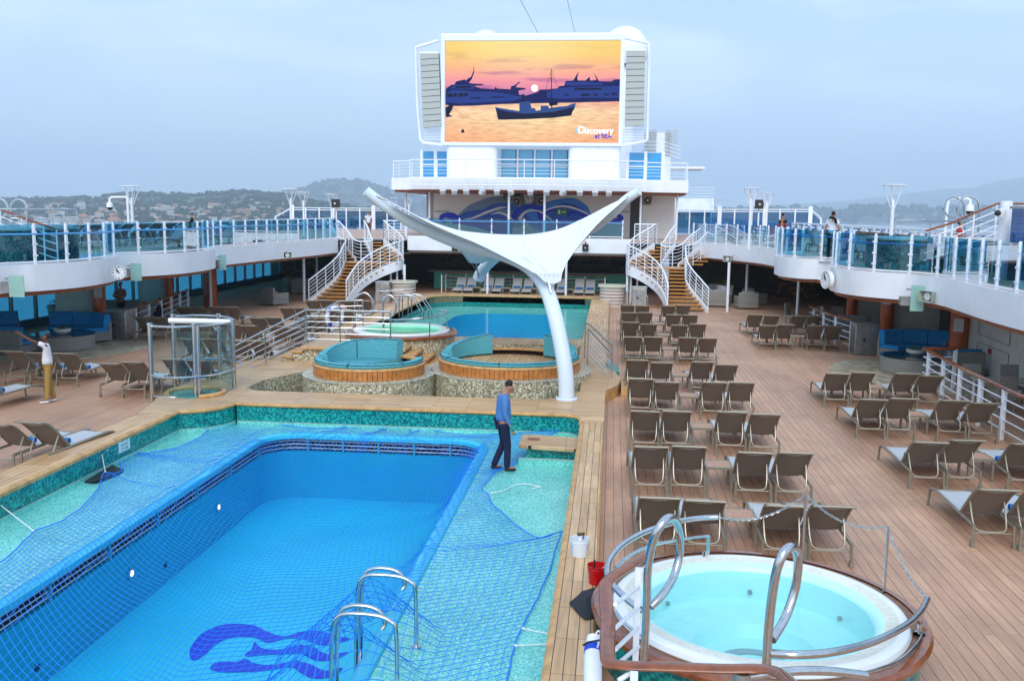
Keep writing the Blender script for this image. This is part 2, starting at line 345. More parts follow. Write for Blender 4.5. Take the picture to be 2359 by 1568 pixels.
# houses on the slopes
wallc=[mat('house_wall_cream','#d8c8ae',.8),mat('house_wall_white','#e2ded6',.8),mat('house_wall_ochre','#c9a887',.8)]
roofm=mat('terracotta_roof','#a8745e',.85,var=.2,vscale=.3); winm=mat('house_window','#3a4550',.4)
def house(wd,dp,ht,wm,roof=True,nw=3,nf=2):
    t=thing('house','','house'); MB().box(-wd/2,wd/2,-dp/2,dp/2,-6,ht).build('wall',wm,t)
    b=MB()
    if roof:
        h=ht+wd*.16; b.add([(-wd*.54,-dp*.56,ht),(wd*.54,-dp*.56,ht),(wd*.54,dp*.56,ht),(-wd*.54,dp*.56,ht),(-wd*.3,0,h),(wd*.3,0,h)],[(0,1,5,4),(1,2,5),(2,3,4,5),(3,0,4),(0,3,2,1)])
        b.build('roof',roofm,t)
    else: b.box(-wd*.52,wd*.52,-dp*.52,dp*.52,ht,ht+.6).build('roof',wm,t)
    for f_ in range(nf):
        for i in range(nw):
            x=-wd/2+wd*(i+.5)/nw; z=ht*(f_+.5)/nf; MB().box(x-wd*.09,x+wd*.09,-dp/2-.15,-dp/2+.1,z-ht*.14,z+ht*.14).build('window',winm,t)
    return t
kinds=[(house(13,10,7,wallc[0]),'small cream house with orange tiled roof standing among trees on the hillside','cream houses with orange roofs on the hillside'),
 (house(18,11,9,wallc[2],nw=4),'wide ochre house with orange tiled roof standing on the wooded hillside','ochre houses with orange roofs on the hillside'),
 (house(15,10,9,wallc[1],roof=False,nw=4),'white flat-roofed house standing on the wooded hillside','white flat-roofed houses on the hillside')]
rd=random.Random(5); used=[False]*3; apt=[]
def put(k,loc,rz,sc_=1):
    t,lab,grp=kinds[k]
    if not used[k]: used[k]=True; t.location=loc; t.rotation_euler=(0,0,rz); t.scale=(sc_,)*3; t['label']=lab; t['group']=grp; return t
    t['group']=grp; return dup(t,loc,rz,lab,sc_)
n=0
while n<270:
    u=rd.uniform(.12,.97); v=rd.uniform(.0,.36)**1.15; X,D,z=f1(u,v)
    if rd.random()>1.1-v*2.0: continue
    px=(X/D*FOC+1411)
    if px<-20 or px>930: continue
    put(rd.choice([0,0,1,2,2]),(X,D,z+2),rd.uniform(-.6,.6),rd.uniform(.5,.95)); n+=1
for i in range(26):
    X,D,z=f4(rd.uniform(.3,.95),rd.uniform(0,.25)); put(rd.choice([0,1]),(X,D,z+2),rd.uniform(-.5,.5),1.5)
for i,(px,py,wd,ht,lab) in enumerate([(25,468,60,34,'long white apartment block on the ridge at the far left'),(310,500,46,18,'long low cream apartment block among the trees left of the first lamp'),(745,507,30,20,'tall grey glazed block by the shore behind the man in black')]):
    t=thing('apartment_block',lab,'building',atY(px,py,2900 if i==0 else 2500))
    if i==2: t.location=atY(735*.76,506,2450); wd=44
    o=Vector(t.location); ORG[t.name]=tuple(o); 
    MB().box(o.x-wd/2,o.x+wd/2,o.y-8,o.y+8,o.z-20,o.z+ht/2).build('wall',wallc[1] if i<2 else mat('office_glass','#8fb0c8',.3),t)
    for q in range(8): 
        for s_ in range(3): MB().box(o.x-wd/2+wd*(q+.25)/8,o.x-wd/2+wd*(q+.7)/8,o.y-8.3,o.y-7.9,o.z+ht*(-.35+.28*s_),o.z+ht*(-.22+.28*s_)).build('window',winm,t)
# ================================================================ haze
hm=bpy.data.materials.new('haze_air'); hm.use_nodes=True; t_=hm.node_tree; t_.nodes.clear()
o_=t_.nodes.new('ShaderNodeOutputMaterial'); pv=t_.nodes.new('ShaderNodeVolumePrincipled'); pv.inputs['Density'].default_value=HAZE=1.9e-4; pv.inputs['Color'].default_value=(.82,.92,1,1); pv.inputs['Anisotropy'].default_value=0
t_.links.new(pv.outputs[0],o_.inputs['Volume'])
MB().box(-12500,12500,-60,16500,-27,900).build('haze',hm,kind='stuff')
# ================================================================ decks
PX0,PX1=-9.69,-0.575      # inner faces of the coping; pool island numbers scaled about the camera
CT=.325                    # top of the coping
ZF=-.22                   # wading floor
greytrim=mat('trim_grey',(.45,.5,.5),.5)
hull=mat('hull_white',(.75,.78,.82),.5)
b=MB()
for r_ in [(-24.5,-10.3,0,72),(-.10,15.5,13,72),(-10.3,-.10,52.8,72),(-10.3,-.10,-1,1)]: b.box(r_[0],r_[1],r_[2],r_[3],-.05,0)
b.build('deck',deckm,kind='structure')

MB().box(-25,16,-30,75,-25,-4).build('hull',hull,kind='structure')
# ---------------------------------------------------------------- near pool
poolt=thing('swimming_pool','large drained pool in the foreground with a blue basin and mint mosaic shelf','pool',(-5.3,16,0))
RX0,RX1,RY1=-7.66,-2.68,20.67
inner_basin=rrect(RX0,RX1,3,RY1,.75,8); 
outerw=[(PX0,2),(PX0,20.38)]+arc(-9.905,21.485,1.1,-75,18,10)+[(-8.757,21.485),(-1.053,21.485)]+arc(-1.053,21.005,.48,90,0,6)+[(PX1,2)]
def sheet_with_hole(name,outer,hole,z,m_,parent,hole2=None):
    bm=bmesh.new()
    def loop(pp): 
        vs=[bm.verts.new((x,y,z)) for x,y in pp]; return [bm.edges.new((vs[i],vs[(i+1)%len(vs)])) for i in range(len(vs))]
    es=loop(outer)+(loop(hole) if hole else [])+(loop(hole2) if hole2 else []); bmesh.ops.triangle_fill(bm,edges=es,use_beauty=True)
    o=Vector(ORG[parent.name]) if parent else Vector()
    for v in bm.verts: v.co-=o
    me=bpy.data.meshes.new(name); bmesh.ops.recalc_face_normals(bm,faces=bm.faces)
    for f_ in bm.faces:
        if f_.normal.z<0: f_.normal_flip()
    bm.to_mesh(me); bm.free(); me.materials.append(m_); ob=bpy.data.objects.new(name,me); C.objects.link(ob); ob.parent=parent
    if parent: ORG[ob.name]=tuple(o)
    return ob
sheet_with_hole('wading_floor',outerw,inner_basin,ZF,mosmint,poolt)
def wall_strip(b,line,z0,z1,closed=False):
    n_=len(line)
    for i in range(n_ if closed else n_-1):
        a=line[i]; c=line[(i+1)%n_]; b.add([(*a,z0),(*c,z0),(*c,z1),(*a,z1)],[(0,1,2,3)])
    return b
wall_strip(MB(),outerw,ZF+.10,CT-.04).build('pool_wall',mosteal,poolt,smooth=True)
wall_strip(MB(),[(x+(.012 if x<-5 else -.012),y-(.012 if y>21.2 else 0)) for x,y in outerw],ZF,ZF+.10).build('skirting',mosmint,poolt)
MB().tube([(x+(.02 if x<-5 else -.02),y-(.02 if y>21.2 else 0),ZF+.105) for x,y in outerw],.006,5).build('trim_strip',greytrim,poolt)
bluew=mat('blue_pool_wall','#1496b6',.35,var=.06,vscale=.8); bluef=mat('blue_pool_floor','#20bcd8',.35,var=.07,vscale=.6)
bluer=mat('blue_pool_rim','#34b2d0',.3,var=.05,vscale=2)
ZB=-1.675
# rounded rim strip on the shelf edge
def inset(pp,d,cx_=-5,cy_=11.5):
    return [(x+(d if x<cx_ else -d),y+(d if y<cy_ else -d)) for x,y in pp]
def off(pp,d):
    n_=len(pp); o=[]
    for i in range(n_):
        a=Vector(pp[i-1]); c=Vector(pp[(i+1)%n_]); t=(c-a).normalized(); nn=Vector((t.y,-t.x)); o.append((pp[i][0]+nn.x*d,pp[i][1]+nn.y*d))
    return o
rb=inner_basin
b=MB(); prof=[(.16,ZF+.004),(.14,ZF+.035),(.08,ZF+.055),(.0,ZF+.05),(-.05,ZF+.015),(-.06,ZF-.06),(-.02,ZF-.08)]
rings=[[(x,y,z) for x,y in off(rb,d)] for d,z in prof]; n_=len(rb); o=len(b.v)
for rg in rings: b.v+=rg
for k in range(len(rings)-1):
    for i in range(n_): b.face((o+k*n_+i,o+k*n_+(i+1)%n_,o+(k+1)*n_+(i+1)%n_,o+(k+1)*n_+i))
b.build('pool_rim',bluer,poolt,smooth=True)
# overflow channel: a dark recess with rails in front of it
wall_strip(MB(),off(rb,.10),ZF-.36,ZF-.0,True).build('overflow_recess',mat('channel_black','#071a30',.6),poolt)
for k in range(3): MB().tube([(x,y,ZF-.12-.085*k) for x,y in off(rb,.02)],.011,6,closed=True).build('overflow_rail',mat('channel_rail',(.5,.55,.6),.5,.3),poolt)
for x in [RX0+.9+.82*i for i in range(5)]: MB().box(x-.02,x+.02,RY1-.02,RY1+.1,ZF-.36,ZF-.05).build('rail_bracket',mat('bracket_blue','#3c93b5',.4),poolt)
for y in [4+1.6*i for i in range(11)]: MB().box(RX0-.1,RX0+.02,y-.02,y+.02,ZF-.36,ZF-.05).build('rail_bracket',mat('bracket_blue','#3c93b5',.4),poolt)
b=MB(); wall_strip(b,rb,ZB,ZF-.36,True); b.build('basin_wall',bluew,poolt,smooth=True)
b=MB(); n_=len(rb); o=len(b.v); b.v+=[(x,y,ZF-.36) for x,y in rb]+[(x,y,ZF-.36) for x,y in off(rb,.10)]
for i in range(n_): b.face((o+i,o+(i+1)%n_,o+n_+(i+1)%n_,o+n_+i))
b.build('channel_sill',bluew,poolt)
sheet_with_hole('basin_floor',rb,None,ZB,bluef,poolt)
sheet_with_hole('deck',[(-.10,0),(15.5,0),(15.5,13),(-.10,13)],[(x,y) for x,y in arc(1.70,10.28,1.3,0,360,40)[:-1]],0,deckm,None)['kind']='structure'
# wave emblem laid into the floor
Z5=crop(0,1700,1.5318)
emb=mat('emblem_blue','#0b35c4',.35)
def floor_poly(pts,z,m_,parent,name,n=5,zf=Z5):
    p=[at(*zf(*q),z) for q in pts]; p=[(v.x,v.y,z) for v in spline([(a[0],a[1],z) for a in p],n,True)]
    bm=bmesh.new(); o=Vector(ORG[parent.name]); vs=[bm.verts.new(Vector(q)-o) for q in p]; es=[bm.edges.new((vs[i],vs[(i+1)%len(vs)])) for i in range(len(vs))]
    bmesh.ops.triangle_fill(bm,edges=es,use_beauty=True)
    for f_ in bm.faces:
        if f_.normal.z<0: f_.normal_flip()
    me=bpy.data.meshes.new(name); bm.to_mesh(me); bm.free(); me.materials.append(m_); ob=bpy.data.objects.new(name,me); C.objects.link(ob); ob.parent=parent; return ob
floor_poly([(1185,1440),(1160,1390),(1190,1320),(1260,1260),(1350,1222),(1460,1213),(1560,1225),(1640,1262),(1740,1290),(1850,1262),(1940,1255),(2040,1280),(2140,1310),(2060,1330),(1960,1345),(1860,1310),(1760,1305),(1640,1330),(1560,1300),(1440,1295),(1340,1330),(1260,1400)],ZB+.006,emb,poolt,'wave_emblem')
floor_poly([(1560,1325),(1600,1360),(1700,1372),(1820,1345),(1900,1350),(2010,1400),(2135,1385),(2060,1430),(1940,1440),(1850,1400),(1760,1400),(1620,1405),(1520,1415),(1500,1400),(1540,1370)],ZB+.006,emb,poolt,'wave_emblem')
floor_poly([(1285,1485),(1340,1445),(1450,1448),(1500,1425),(1560,1455),(1680,1465),(1800,1440),(1900,1460),(1990,1500),(2100,1482),(2040,1535),(1930,1550),(1850,1520),(1780,1480),(1640,1500),(1480,1510),(1350,1510)],ZB+.006,emb,poolt,'wave_emblem')
# wall lamps and jets in the left basin wall
def on_left_wall(x,y):
    px,py=Z5(x,y); d=ray(px,py); t=RX0/d.x; return (RX0,d.y*t,EYE+d.z*t)
lampw=mat('pool_lamp','#f3f4ee',.2,emit=(1,1,.92),es=1.2)
for x,y in [(1332,500),(797,905)]:
    p=on_left_wall(x,y); l_=MB().cyl((p[0]-.01,p[1],p[2]),(p[0]+.03,p[1],p[2]),.10,20).build('pool_light',mat('lamp_bezel','#2d7fa0',.3),poolt,smooth=True)
    b=MB()
    for k in range(7):
        a=k*2*PI/6; r_=.035 if k<6 else 0; b.cyl((p[0]+.03,p[1]+r_*math.cos(a),p[2]+r_*math.sin(a)),(p[0]+.04,p[1]+r_*math.cos(a),p[2]+r_*math.sin(a)),.017,8)
    b.build('lamp_cluster',lampw,l_)
for x,y in [(1011,858),(225,1480)]:
    p=on_left_wall(x,y); MB().cyl((p[0]-.02,p[1],p[2]),(p[0]+.02,p[1],p[2]),.055,16).build('water_jet',mat('jet_dark','#0c2a4a',.4),poolt,smooth=True)
# depth sign on the left wall
signw=mat('sign_plate','#c9dde0',.4); signk=mat('sign_ink','#3d6b73',.5)
def text_obj(body,size,M_,m_,parent,name='lettering',align='CENTER',ext=.001,bold=0):
    cu=bpy.data.curves.new('t','FONT'); cu.body=body; cu.size=size; cu.align_x=align; cu.align_y='CENTER'; cu.extrude=ext; cu.offset=bold
    tmp=bpy.data.objects.new('t',cu); C.objects.link(tmp); bpy.context.view_layer.update()
    me=bpy.data.meshes.new_from_object(tmp.evaluated_get(bpy.context.evaluated_depsgraph_get())); bpy.data.objects.remove(tmp)
    o=Vector(ORG.get(parent.name,(0,0,0)))
    me.transform(Matrix.Translation(-o)@M_); me.materials.clear(); me.materials.append(m_); me.name=name
    ob=bpy.data.objects.new(name,me); C.objects.link(ob); ob.parent=parent; return ob
ps=at(285,1010,.19); sy=ps[1]*PX0/ps[0]
s_=MB().box(PX0-.005,PX0+.012,sy-.22,sy+.22,.0,.27).build('depth_sign',signw,poolt)
Mx=Matrix(((0,0,1,PX0+.014),(1,0,0,sy),(0,1,0,.225),(0,0,0,1)))
text_obj("5'0\" 1.50",.075,Mx,signk,s_); Mx=Mx.copy(); Mx[2][3]=.14; text_obj("WATER DEPTH",.04,Mx,signk,s_); Mx=Mx.copy(); Mx[2][3]=.055; text_obj("3'3\" 1.00",.075,Mx,signk,s_)
# coping: top boards, rounded inner nose
def coping(outer,inner,name,parent,m_=teak,closed=False):
    n_=len(outer); b=MB(); o=0
    prof=[(0,-.03),(0,CT-.02),(.03,CT)]
    for i in range(n_):
        a=Vector(outer[i]); c=Vector(inner[i]); t=(c-a).normalized(); L_=(c-a).length
        pts=[(a,-.03),(a,CT-.03),(a+t*.03,CT),(c-t*.07,CT),(c-t*.02,CT-.012),(c+t*.012,CT-.045),(c+t*.012,CT-.10),(c-t*.01,CT-.115)]
        b.v+=[(p.x,p.y,z) for p,z in pts]
    for i in range(n_ if closed else n_-1):
        for k in range(7): b.cur=0 if k in (2,) else 1; b.face((i*8+k,((i+1)%n_)*8+k,((i+1)%n_)*8+k+1,i*8+k+1))
    return b.build(name,[m_,teaks],parent,smooth=True)
coping([(-10.42,2),(-10.42,19.9)],[(PX0,2),(PX0,19.9)],'coping',poolt)
coping([(-.06,2),(-.06,20.67)],[(PX1,2),(PX1,20.67)],'coping',poolt)
# the teak around the far end of the near pool, the daybeds' moat and the strip up to the far pool
isl=thing('pool_surround','teak decking island between the two pools with the moat round the daybeds','decking',(-5,24,0))
far_in=[(PX0,19.9),(PX0,20.38)]+arc(-9.905,21.485,1.1,-75,18,10)+[(-8.757,21.485),(-1.053,21.485)]+arc(-1.053,21.005,.48,90,0,6)+[(PX1,20.67)]
moat=[(-8.804,22.968),(-1.675,23.016),(-1.292,23.255),(-1.101,23.925),(-0.718,24.212),(-0.718,26.413),(-2.871,28.232),(-6.699,26.796),(-8.374,26.413),(-9.187,24.499),(-9.235,23.303)]
outer_isl=far_in+[(-.06,20.67),(-.06,23.2),(-.05,24.5),(.27,25.4),(.36,26.4),(.2,27.5),(-.08,28.3),(-.06,32.74),(-10.14,32.74),(-10.43,28.2),(-11.0,27.3),(-11.0,23.4),(-10.8,21.6),(-10.48,20.3),(-10.42,19.9)]
low=[(-6.0,29.05),(-.95,29.05),(-.95,32.7),(-6.0,32.7)]
sheet_with_hole('teak_boards',outer_isl,moat,CT+.001,teakx,isl,low)
wall_strip(MB(),low,.02,CT,True).build('mosaic_wall',mosgold,isl)
MB().poly([(x,y,.02) for x,y in low]).build('lower_boards',teak,isl)
b=MB(); wall_strip(b,far_in,CT-.1,CT+.001); wall_strip(b,outer_isl[len(far_in):],-.03,CT+.001); b.build('nosing',teaks,isl,smooth=True)
MB().tube([(x,y,CT-.045) for x,y in far_in],.045,8).build('nosing',teaks,isl,smooth=True)
wall_strip(MB(),moat,-.52,CT,True).build('moat_wall',mosgold,isl)
MB().prism(moat,-.57,-.52).build('moat_floor',mosgold,isl)
MB().poly([(x,y,-.22) for x,y in moat]).build('water',water('moat_water',(.45,.6,.55),4),isl)
# ================================================================ far pool
fp=thing('swimming_pool','filled far pool with mint shelf and deep blue centre beyond the hot tub','pool',(-5.4,45,0))
FX0,FX1,FY0,FY1=-9.62,-.94,34.35,51.6
fin=rrect(FX0,FX1,FY0,FY1,[.4,1.6,.8,.5],6); fout=rrect(-10.53,-.06,32.75,52.8,[.5,1.9,.05,.05],6)
b=MB(); n_=len(fin)
b.ring(fout,fin,-.06,CT); b.build('coping',teak,fp)
b=MB(); b.tube([(x,y,CT-.04) for x,y in fin],.042,8,closed=True).build('coping_nose',teaks,fp,smooth=True)
wall_strip(MB(),fin,-.38,CT-.06,True).build('pool_wall',mosteal,fp)
shelf=rrect(-7.66,-2.44,35.0,48.4,[.9,2.0,.9,.5],8)
sheet_with_hole('wading_floor',fin,shelf,-.31,mosmint,fp)
wall_strip(MB(),shelf,-1.6,-.31,True).build('basin_wall',mat('far_basin_blue','#27a0c4',.4,var=.1,vscale=.5),fp)
sheet_with_hole('basin_floor',shelf,None,-1.6,mat('far_floor_blue','#3cc2e0',.4,var=.1,vscale=.5),fp)
G_=crop(1000,1050,1.6502)
floor_poly([(1405,450),(1480,445),(1560,455),(1640,447),(1700,460),(1740,452),(1785,462),(1760,475),(1690,475),(1640,462),(1560,470),(1470,465)],-1.59,emb,fp,'wave_emblem',zf=lambda x,y:(G_(x,y)[0],G_(x,y)[1]+16))
MB().poly([(x,y,-.04) for x,y in rrect(FX0+.005,FX1-.005,FY0+.005,FY1-.005,[.4,1.6,.8,.5],6)]).build('water',water('pool_water',(.88,.98,.98),1.6,.10),fp)
# mosaic step and bulge on the right by the handrail
MB().prism([(-.055,28.4),(.0,28.4),(.33,29.0),(.29,30.2),(-.055,31.1)],.001,.10).build('mosaic_pad',mosteal,isl)
b=MB()
for i,(x,z) in enumerate([(.25,.08),(.55,.04)]): b.box(.36+.3*i,.36+.3*i+.3,25.3+.1*i,26.6-.1*i,0,.22-.1*i)
b.build('steps',teaks,isl)
# ================================================================ mosaic daybed plinths and daybeds
def plinth(c,r,lab):
    t=thing('daybed_plinth',lab,'plinth',(c[0],c[1],-.52))
    MB().lathe([(r,-.52),(r,.485)],(c[0],c[1],0),56).build('mosaic_wall',mosgold,t,smooth=True)
    MB().lathe([(r,.485),(r+.004,.49),(r-.03,.50),(.2,.50)],(c[0],c[1],0),56).build('mosaic_top',mosgold,t)
    MB().tube(arc3(c,r+.012,0,360,.488,56),.008,5).build('trim_strip',greytrim,t)
cL,cR=(-6.49,25.2),(-2.79,26.65)
plinth(cL,1.78,'round stone mosaic plinth under the left daybed'); plinth(cR,2.3,'wide round stone mosaic plinth under the right daybed')
slat=mat('teak_slats','#b9763c',.35,var=.3,vscale=5,coat=.2); gapm=mat('slat_gap','#3a2213',.8)
teal=mat('teal_cushion','#4f9fac',.85,var=.2,vscale=5,bump=.3,bscale=30); t_=teal.node_tree; g_=t_.nodes.new('ShaderNodeNewGeometry'); w_=t_.nodes.new('ShaderNodeTexWave'); w_.bands_direction='Z'; w_.inputs['Scale'].default_value=6; w_.inputs['Distortion'].default_value=7; w_.inputs['Detail'].default_value=1; w_.inputs['Detail Scale'].default_value=1.6
r_=t_.nodes.new('ShaderNodeValToRGB'); r_.color_ramp.elements[0].color=(*lin('#3f8e9c'),1); r_.color_ramp.elements[1].color=(*lin('#62aeb6'),1); t_.links.new(g_.outputs['Position'],w_.inputs[0]); t_.links.new(w_.outputs['Fac'],r_.inputs[0]); t_.links.new(r_.outputs[0],t_.nodes['Principled BSDF'].inputs['Base Color'])
tealp=mat('teal_piping','#0d4450',.8)
def daybed(c,r,segs,backs,lab,mats):
    t=thing('round_daybed',lab,'daybed',(c[0],c[1],.5))
    k=int(2*PI*r/.13)
    b=MB(); b.lathe([(r-.02,.50),(r-.02,.76)],(c[0],c[1],0),56).build('core',gapm,t)
    b=MB()
    for i in range(k):
        a=2*PI*i/k; b.obox((c[0]+r*math.cos(a),c[1]+r*math.sin(a),.63),(.03,2*PI*r/k-.012,.25),a)
    b.build('slatted_side',slat,t)
    MB().lathe([(r+.03,.75),(r+.035,.78),(r+.01,.81),(r-.22,.81),(r-.22,.75)],(c[0],c[1],0),64).build('teak_rim',teaks,t,smooth=True)
    MB().lathe([(.05,.62),(r-.2,.62)],(c[0],c[1],0),40).build('teak_floor',teak,t)
    def cush(r0,r1,z0,z1,a0,a1,nm):
        g=1.2; e=.035; pr=[(r0+e,z0),(r1-e,z0),(r1,z0+e),(r1,z1-e),(r1-e,z1),(r0+e,z1),(r0,z1-e),(r0,z0+e),(r0+e,z0)]
        MB().lathe(pr,(c[0],c[1],0),14,R(a0+g/r1),R(a1-g/r1)).build(nm,teal,t,smooth=True)
        MB().tube(arc3(c,r1-.005,a0+g/r1,a1-g/r1,z1-.012,14),.009,5).build('piping',tealp,t)
        MB().tube([(c[0]+q*math.cos(R(a1-.6)),c[1]+q*math.sin(R(a1-.6)),z1+.002) for q in (r0,r1)],.009,5).build('piping',tealp,t)
    for a0,a1 in segs: cush(r-.24,r-.02,.80,.92,a0,a1,'edge_cushion')
    for q_ in backs:
        a0,a1,ha,hb=q_; n_=16; b=MB(); r0,r1=r-.36,r-.12; e=.035
        for i in range(n_+1):
            f=i/n_; an=R(a0+.8+(a1-a0-1.6)*f); h=ha+(hb-ha)*f
            for rr,zz in ((r0+e,.63),(r1-e,.63),(r1,.68),(r1+.02,h-e),(r1-e,h),(r0+e,h-.01),(r0,h-e),(r0-.04,.68)): b.v.append((c[0]+rr*math.cos(an),c[1]+rr*math.sin(an),zz))
        for i in range(n_):
            for k in range(8): b.face((8*i+k,8*i+8+k,8*i+8+(k+1)%8,8*i+(k+1)%8))
        b.face(range(8)); b.face(range(8*n_,8*n_+8)); b.build('back_cushion',teal,t,smooth=True)
        MB().tube([(c[0]+(r0+.02)*math.cos(R(a0+.8+(a1-a0-1.6)*i/16)),c[1]+(r0+.02)*math.sin(R(a0+.8+(a1-a0-1.6)*i/16)),ha+(hb-ha)*i/16-.005) for i in range(17)],.009,5).build('piping',tealp,t)
    for a0,a1 in mats: MB().lathe([(.03,.63),(r-.28,.63),(r-.28,.70),(r-.32,.73),(.03,.73)],(c[0],c[1],0),16,R(a0),R(a1)).build('mattress',teal,t,smooth=True)
    return t
daybed(cL,1.49,[(182,262),(262,322),(322,372)],[(60,122,1.27,1.24),(122,190,1.24,.99)],'smaller round teak daybed with teal cushions, left of the other daybed',[(60,235)])
daybed(cR,1.99,[(180,215),(215,268),(268,322),(322,362)],[(114,188,1.26,.98),(-14,58,1.0,1.29)],'larger round teak daybed with two tall teal back cushions behind the white mast',[])
# ================================================================ raised platform, its steps and the far hot tub
G=lambda x,y,z: at(*G_(x,y),z)
pt=thing('raised_platform','raised teak platform with mosaic front and steps beside the smaller hot tub','platform',(-8.2,27.8,0))
PZ=.80
p1=G(340,588,PZ); p2=G(930,560,PZ); print('platform',p1,p2)
ply=p1[1]; MB().box(-9.24,-6.03,27.65,32.4,PZ-.10,PZ).build('teak_top',teakx,pt,bevel=.02)
MB().box(-9.14,-6.12,27.75,32.3,.0,PZ-.1).build('mosaic_side',mosgold,pt)
for i in range(2):
    MB().box(-9.24-.33*(i+1),-9.2-.33*i,27.75,29.3,PZ-.17*(i+1)-.06,PZ-.17*(i+1)).build('step',teaks,pt,bevel=.01)
    MB().box(-9.2-.33*(i+1),-9.16-.33*i,27.8,29.2,.1,PZ-.17*(i+1)-.06).build('mosaic_riser',mosgold,pt)
for i in range(3):
    MB().box(-6.08+.34*i,-5.7+.34*i,27.75,29.1,PZ-.15*(i+1)-.05,PZ-.15*(i+1)).build('step',teaks,pt,bevel=.01)
    MB().box(-6.08+.34*i,-5.75+.34*i,27.8,29.05,.3,PZ-.15*(i+1)-.05).build('riser',slat,pt)
def hot_tub(name_lab,c,zr,rw,rwh,rwat,wc,off_=(0,0),n=72,side=mosgold,zbase=-.05,basin='#a8efe8',dp=.8):
    t=thing('hot_tub',name_lab,'hot tub',(c[0],c[1],0))
    MB().lathe([(rw-.10,zbase),(rw-.10,zr-.10)],(c[0],c[1],0),n).build('mosaic_side',side,t,smooth=True)
    MB().lathe([(rw-.08,zr-.11),(rw,zr-.09),(rw+.012,zr-.04),(rw-.02,zr),(rw-.1,zr+.004)],(c[0],c[1],0),n).build('mahogany_edge',mahog,t,smooth=True)
    c2=(c[0]+off_[0],c[1]+off_[1])
    A=arc(c[0],c[1],rw-.10,0,360,n)[:-1]; B=arc(c2[0],c2[1],rwh-.02,0,360,n)[:-1]
    MB().ring(A,B,zr-.06,zr-.012).build('wooden_ring',mat('tub_wood','#7d5233',.4,var=.3,vscale=9),t)
    cr=mat('tub_acrylic',(.80,.82,.84),.22); tex=mosaic('tub_grip',['#dcdacb','#d6d4c4','#e2e0d4','#dad8c9'],.03,.5) if 'tub_grip' not in MAT else MAT['tub_grip']
    MB().lathe([(rwh,zr-.05),(rwh+.02,zr+.0),(rwh,zr+.045),(rwh-.05,zr+.065),(rwh-.10,zr+.06)],(c2[0],c2[1],0),n).build('white_rim',cr,t,smooth=True)
    MB().lathe([(rwh-.10,zr+.060),(rwat+.10,zr+.045)],(c2[0],c2[1],0),n).build('grip_ring',tex,t,smooth=True)
    sh=mat('tub_shell_'+basin[1:],basin,.3); zw=zr-.04
    MB().lathe([(rwat+.10,zr+.045),(rwat+.04,zr+.03),(rwat,zr-.02),(rwat-.05,zr-.36),(rwat-.12,zr-.42),(rwat*.62,zr-.44),(rwat*.56,zr-.47),(rwat*.50,zr-dp),(rwat*.42,zr-dp-.03),(.02,zr-dp-.03)],(c2[0],c2[1],0),n).build('basin',[sh],t,smooth=True)
    MB().lathe([(0.01,zw),(rwat+.03,zw)],(c2[0],c2[1],0),n).build('water',water('tub_water_'+basin[1:],wc,5,.18),t)
    for k in range(6):
        a=R(25+60*k); q=rwat-.09; MB().cyl((c2[0]+q*math.cos(a),c2[1]+q*math.sin(a),zr-.26),(c2[0]+(q-.03)*math.cos(a),c2[1]+(q-.03)*math.sin(a),zr-.26),.03,10).build('jet',satin,t)
    return t,c2
ft,_=hot_tub('smaller round hot tub with mahogany edge on stone mosaic, behind the left daybed',(-6.72,30.24),1.02,1.84,1.55,1.22,(.62,.93,.80),(0,.1),n=56,basin='#a0e8cc')
# ================================================================ upper deck and balconies
Z1=crop(0,700,2.3037); Z2=crop(800,700,2.3037); Z4=crop(2400,700,2.3037); Z5B=crop(3072,700,2.3037); Z3=crop(1500,80,1.8146)
ZU=3.2; ZS=2.5
def sc_(pts,n=6): return [(p.x,p.y) for p in spline([(x,y,0) for x,y in pts],n)]
LS=[sc_([(-17.3,12),(-17.2,17),(-16.9,21),(-16.46,24.32),(-16.0,25.3),(-15.68,26.4),(-15.62,27.5),(-15.8,28.8),(-16.2,30.1),(-16.7,30.5)]),
    sc_([(-16.7,30.5),(-16.3,31.2),(-15.85,32.0),(-15.5,33.0),(-15.4,34.2),(-15.5,35.8),(-15.85,37.1),(-16.5,37.6)]),
    sc_([(-16.5,37.6),(-16.2,38.6),(-16.05,40),(-15.74,43.8),(-15.3,47.4),(-15.06,51.8)])]
RS=[sc_([(4.53,54.9),(5.3,53.4),(6.4,50.7),(7.2,48.6),(7.6,46.2),(7.75,44.0),(8.2,42.8)]),
    sc_([(8.2,42.8),(7.3,41.9),(6.75,40.6),(6.62,39.2),(6.75,38.1),(7.2,37.3),(7.8,37.05),(8.35,37.2),(8.5,36.0),(8.3,34.4)]),
    sc_([(8.3,34.4),(7.5,33.3),(7.15,32.2),(7.08,31.0),(7.4,29.8),(8.0,29.0),(8.65,28.4),(8.98,27.2),(8.95,25.6),(8.82,23.5),(8.85,21.0),(9.1,17.5),(9.6,12.0)])]
LINE_L=[p for s in LS for p in s]; LINE_R=[p for s in RS for p in s]
def upper(name,line,xo):
    pl=line+[(xo,line[-1][1]),(xo,line[0][1])]
    sheet_with_hole(name,pl,None,ZU,deckx,None)['kind']='structure'
    return pl
plL=LINE_L+[(-15.06,54.6)]; upper('upper_deck',plL,-25); upper('upper_deck',LINE_R,16)
b=MB(); b.poly([(-25,54.6,ZU),(16,54.9,ZU),(16,80,ZU),(-25,80,ZU)]); b.build('upper_deck',deckx,kind='structure')
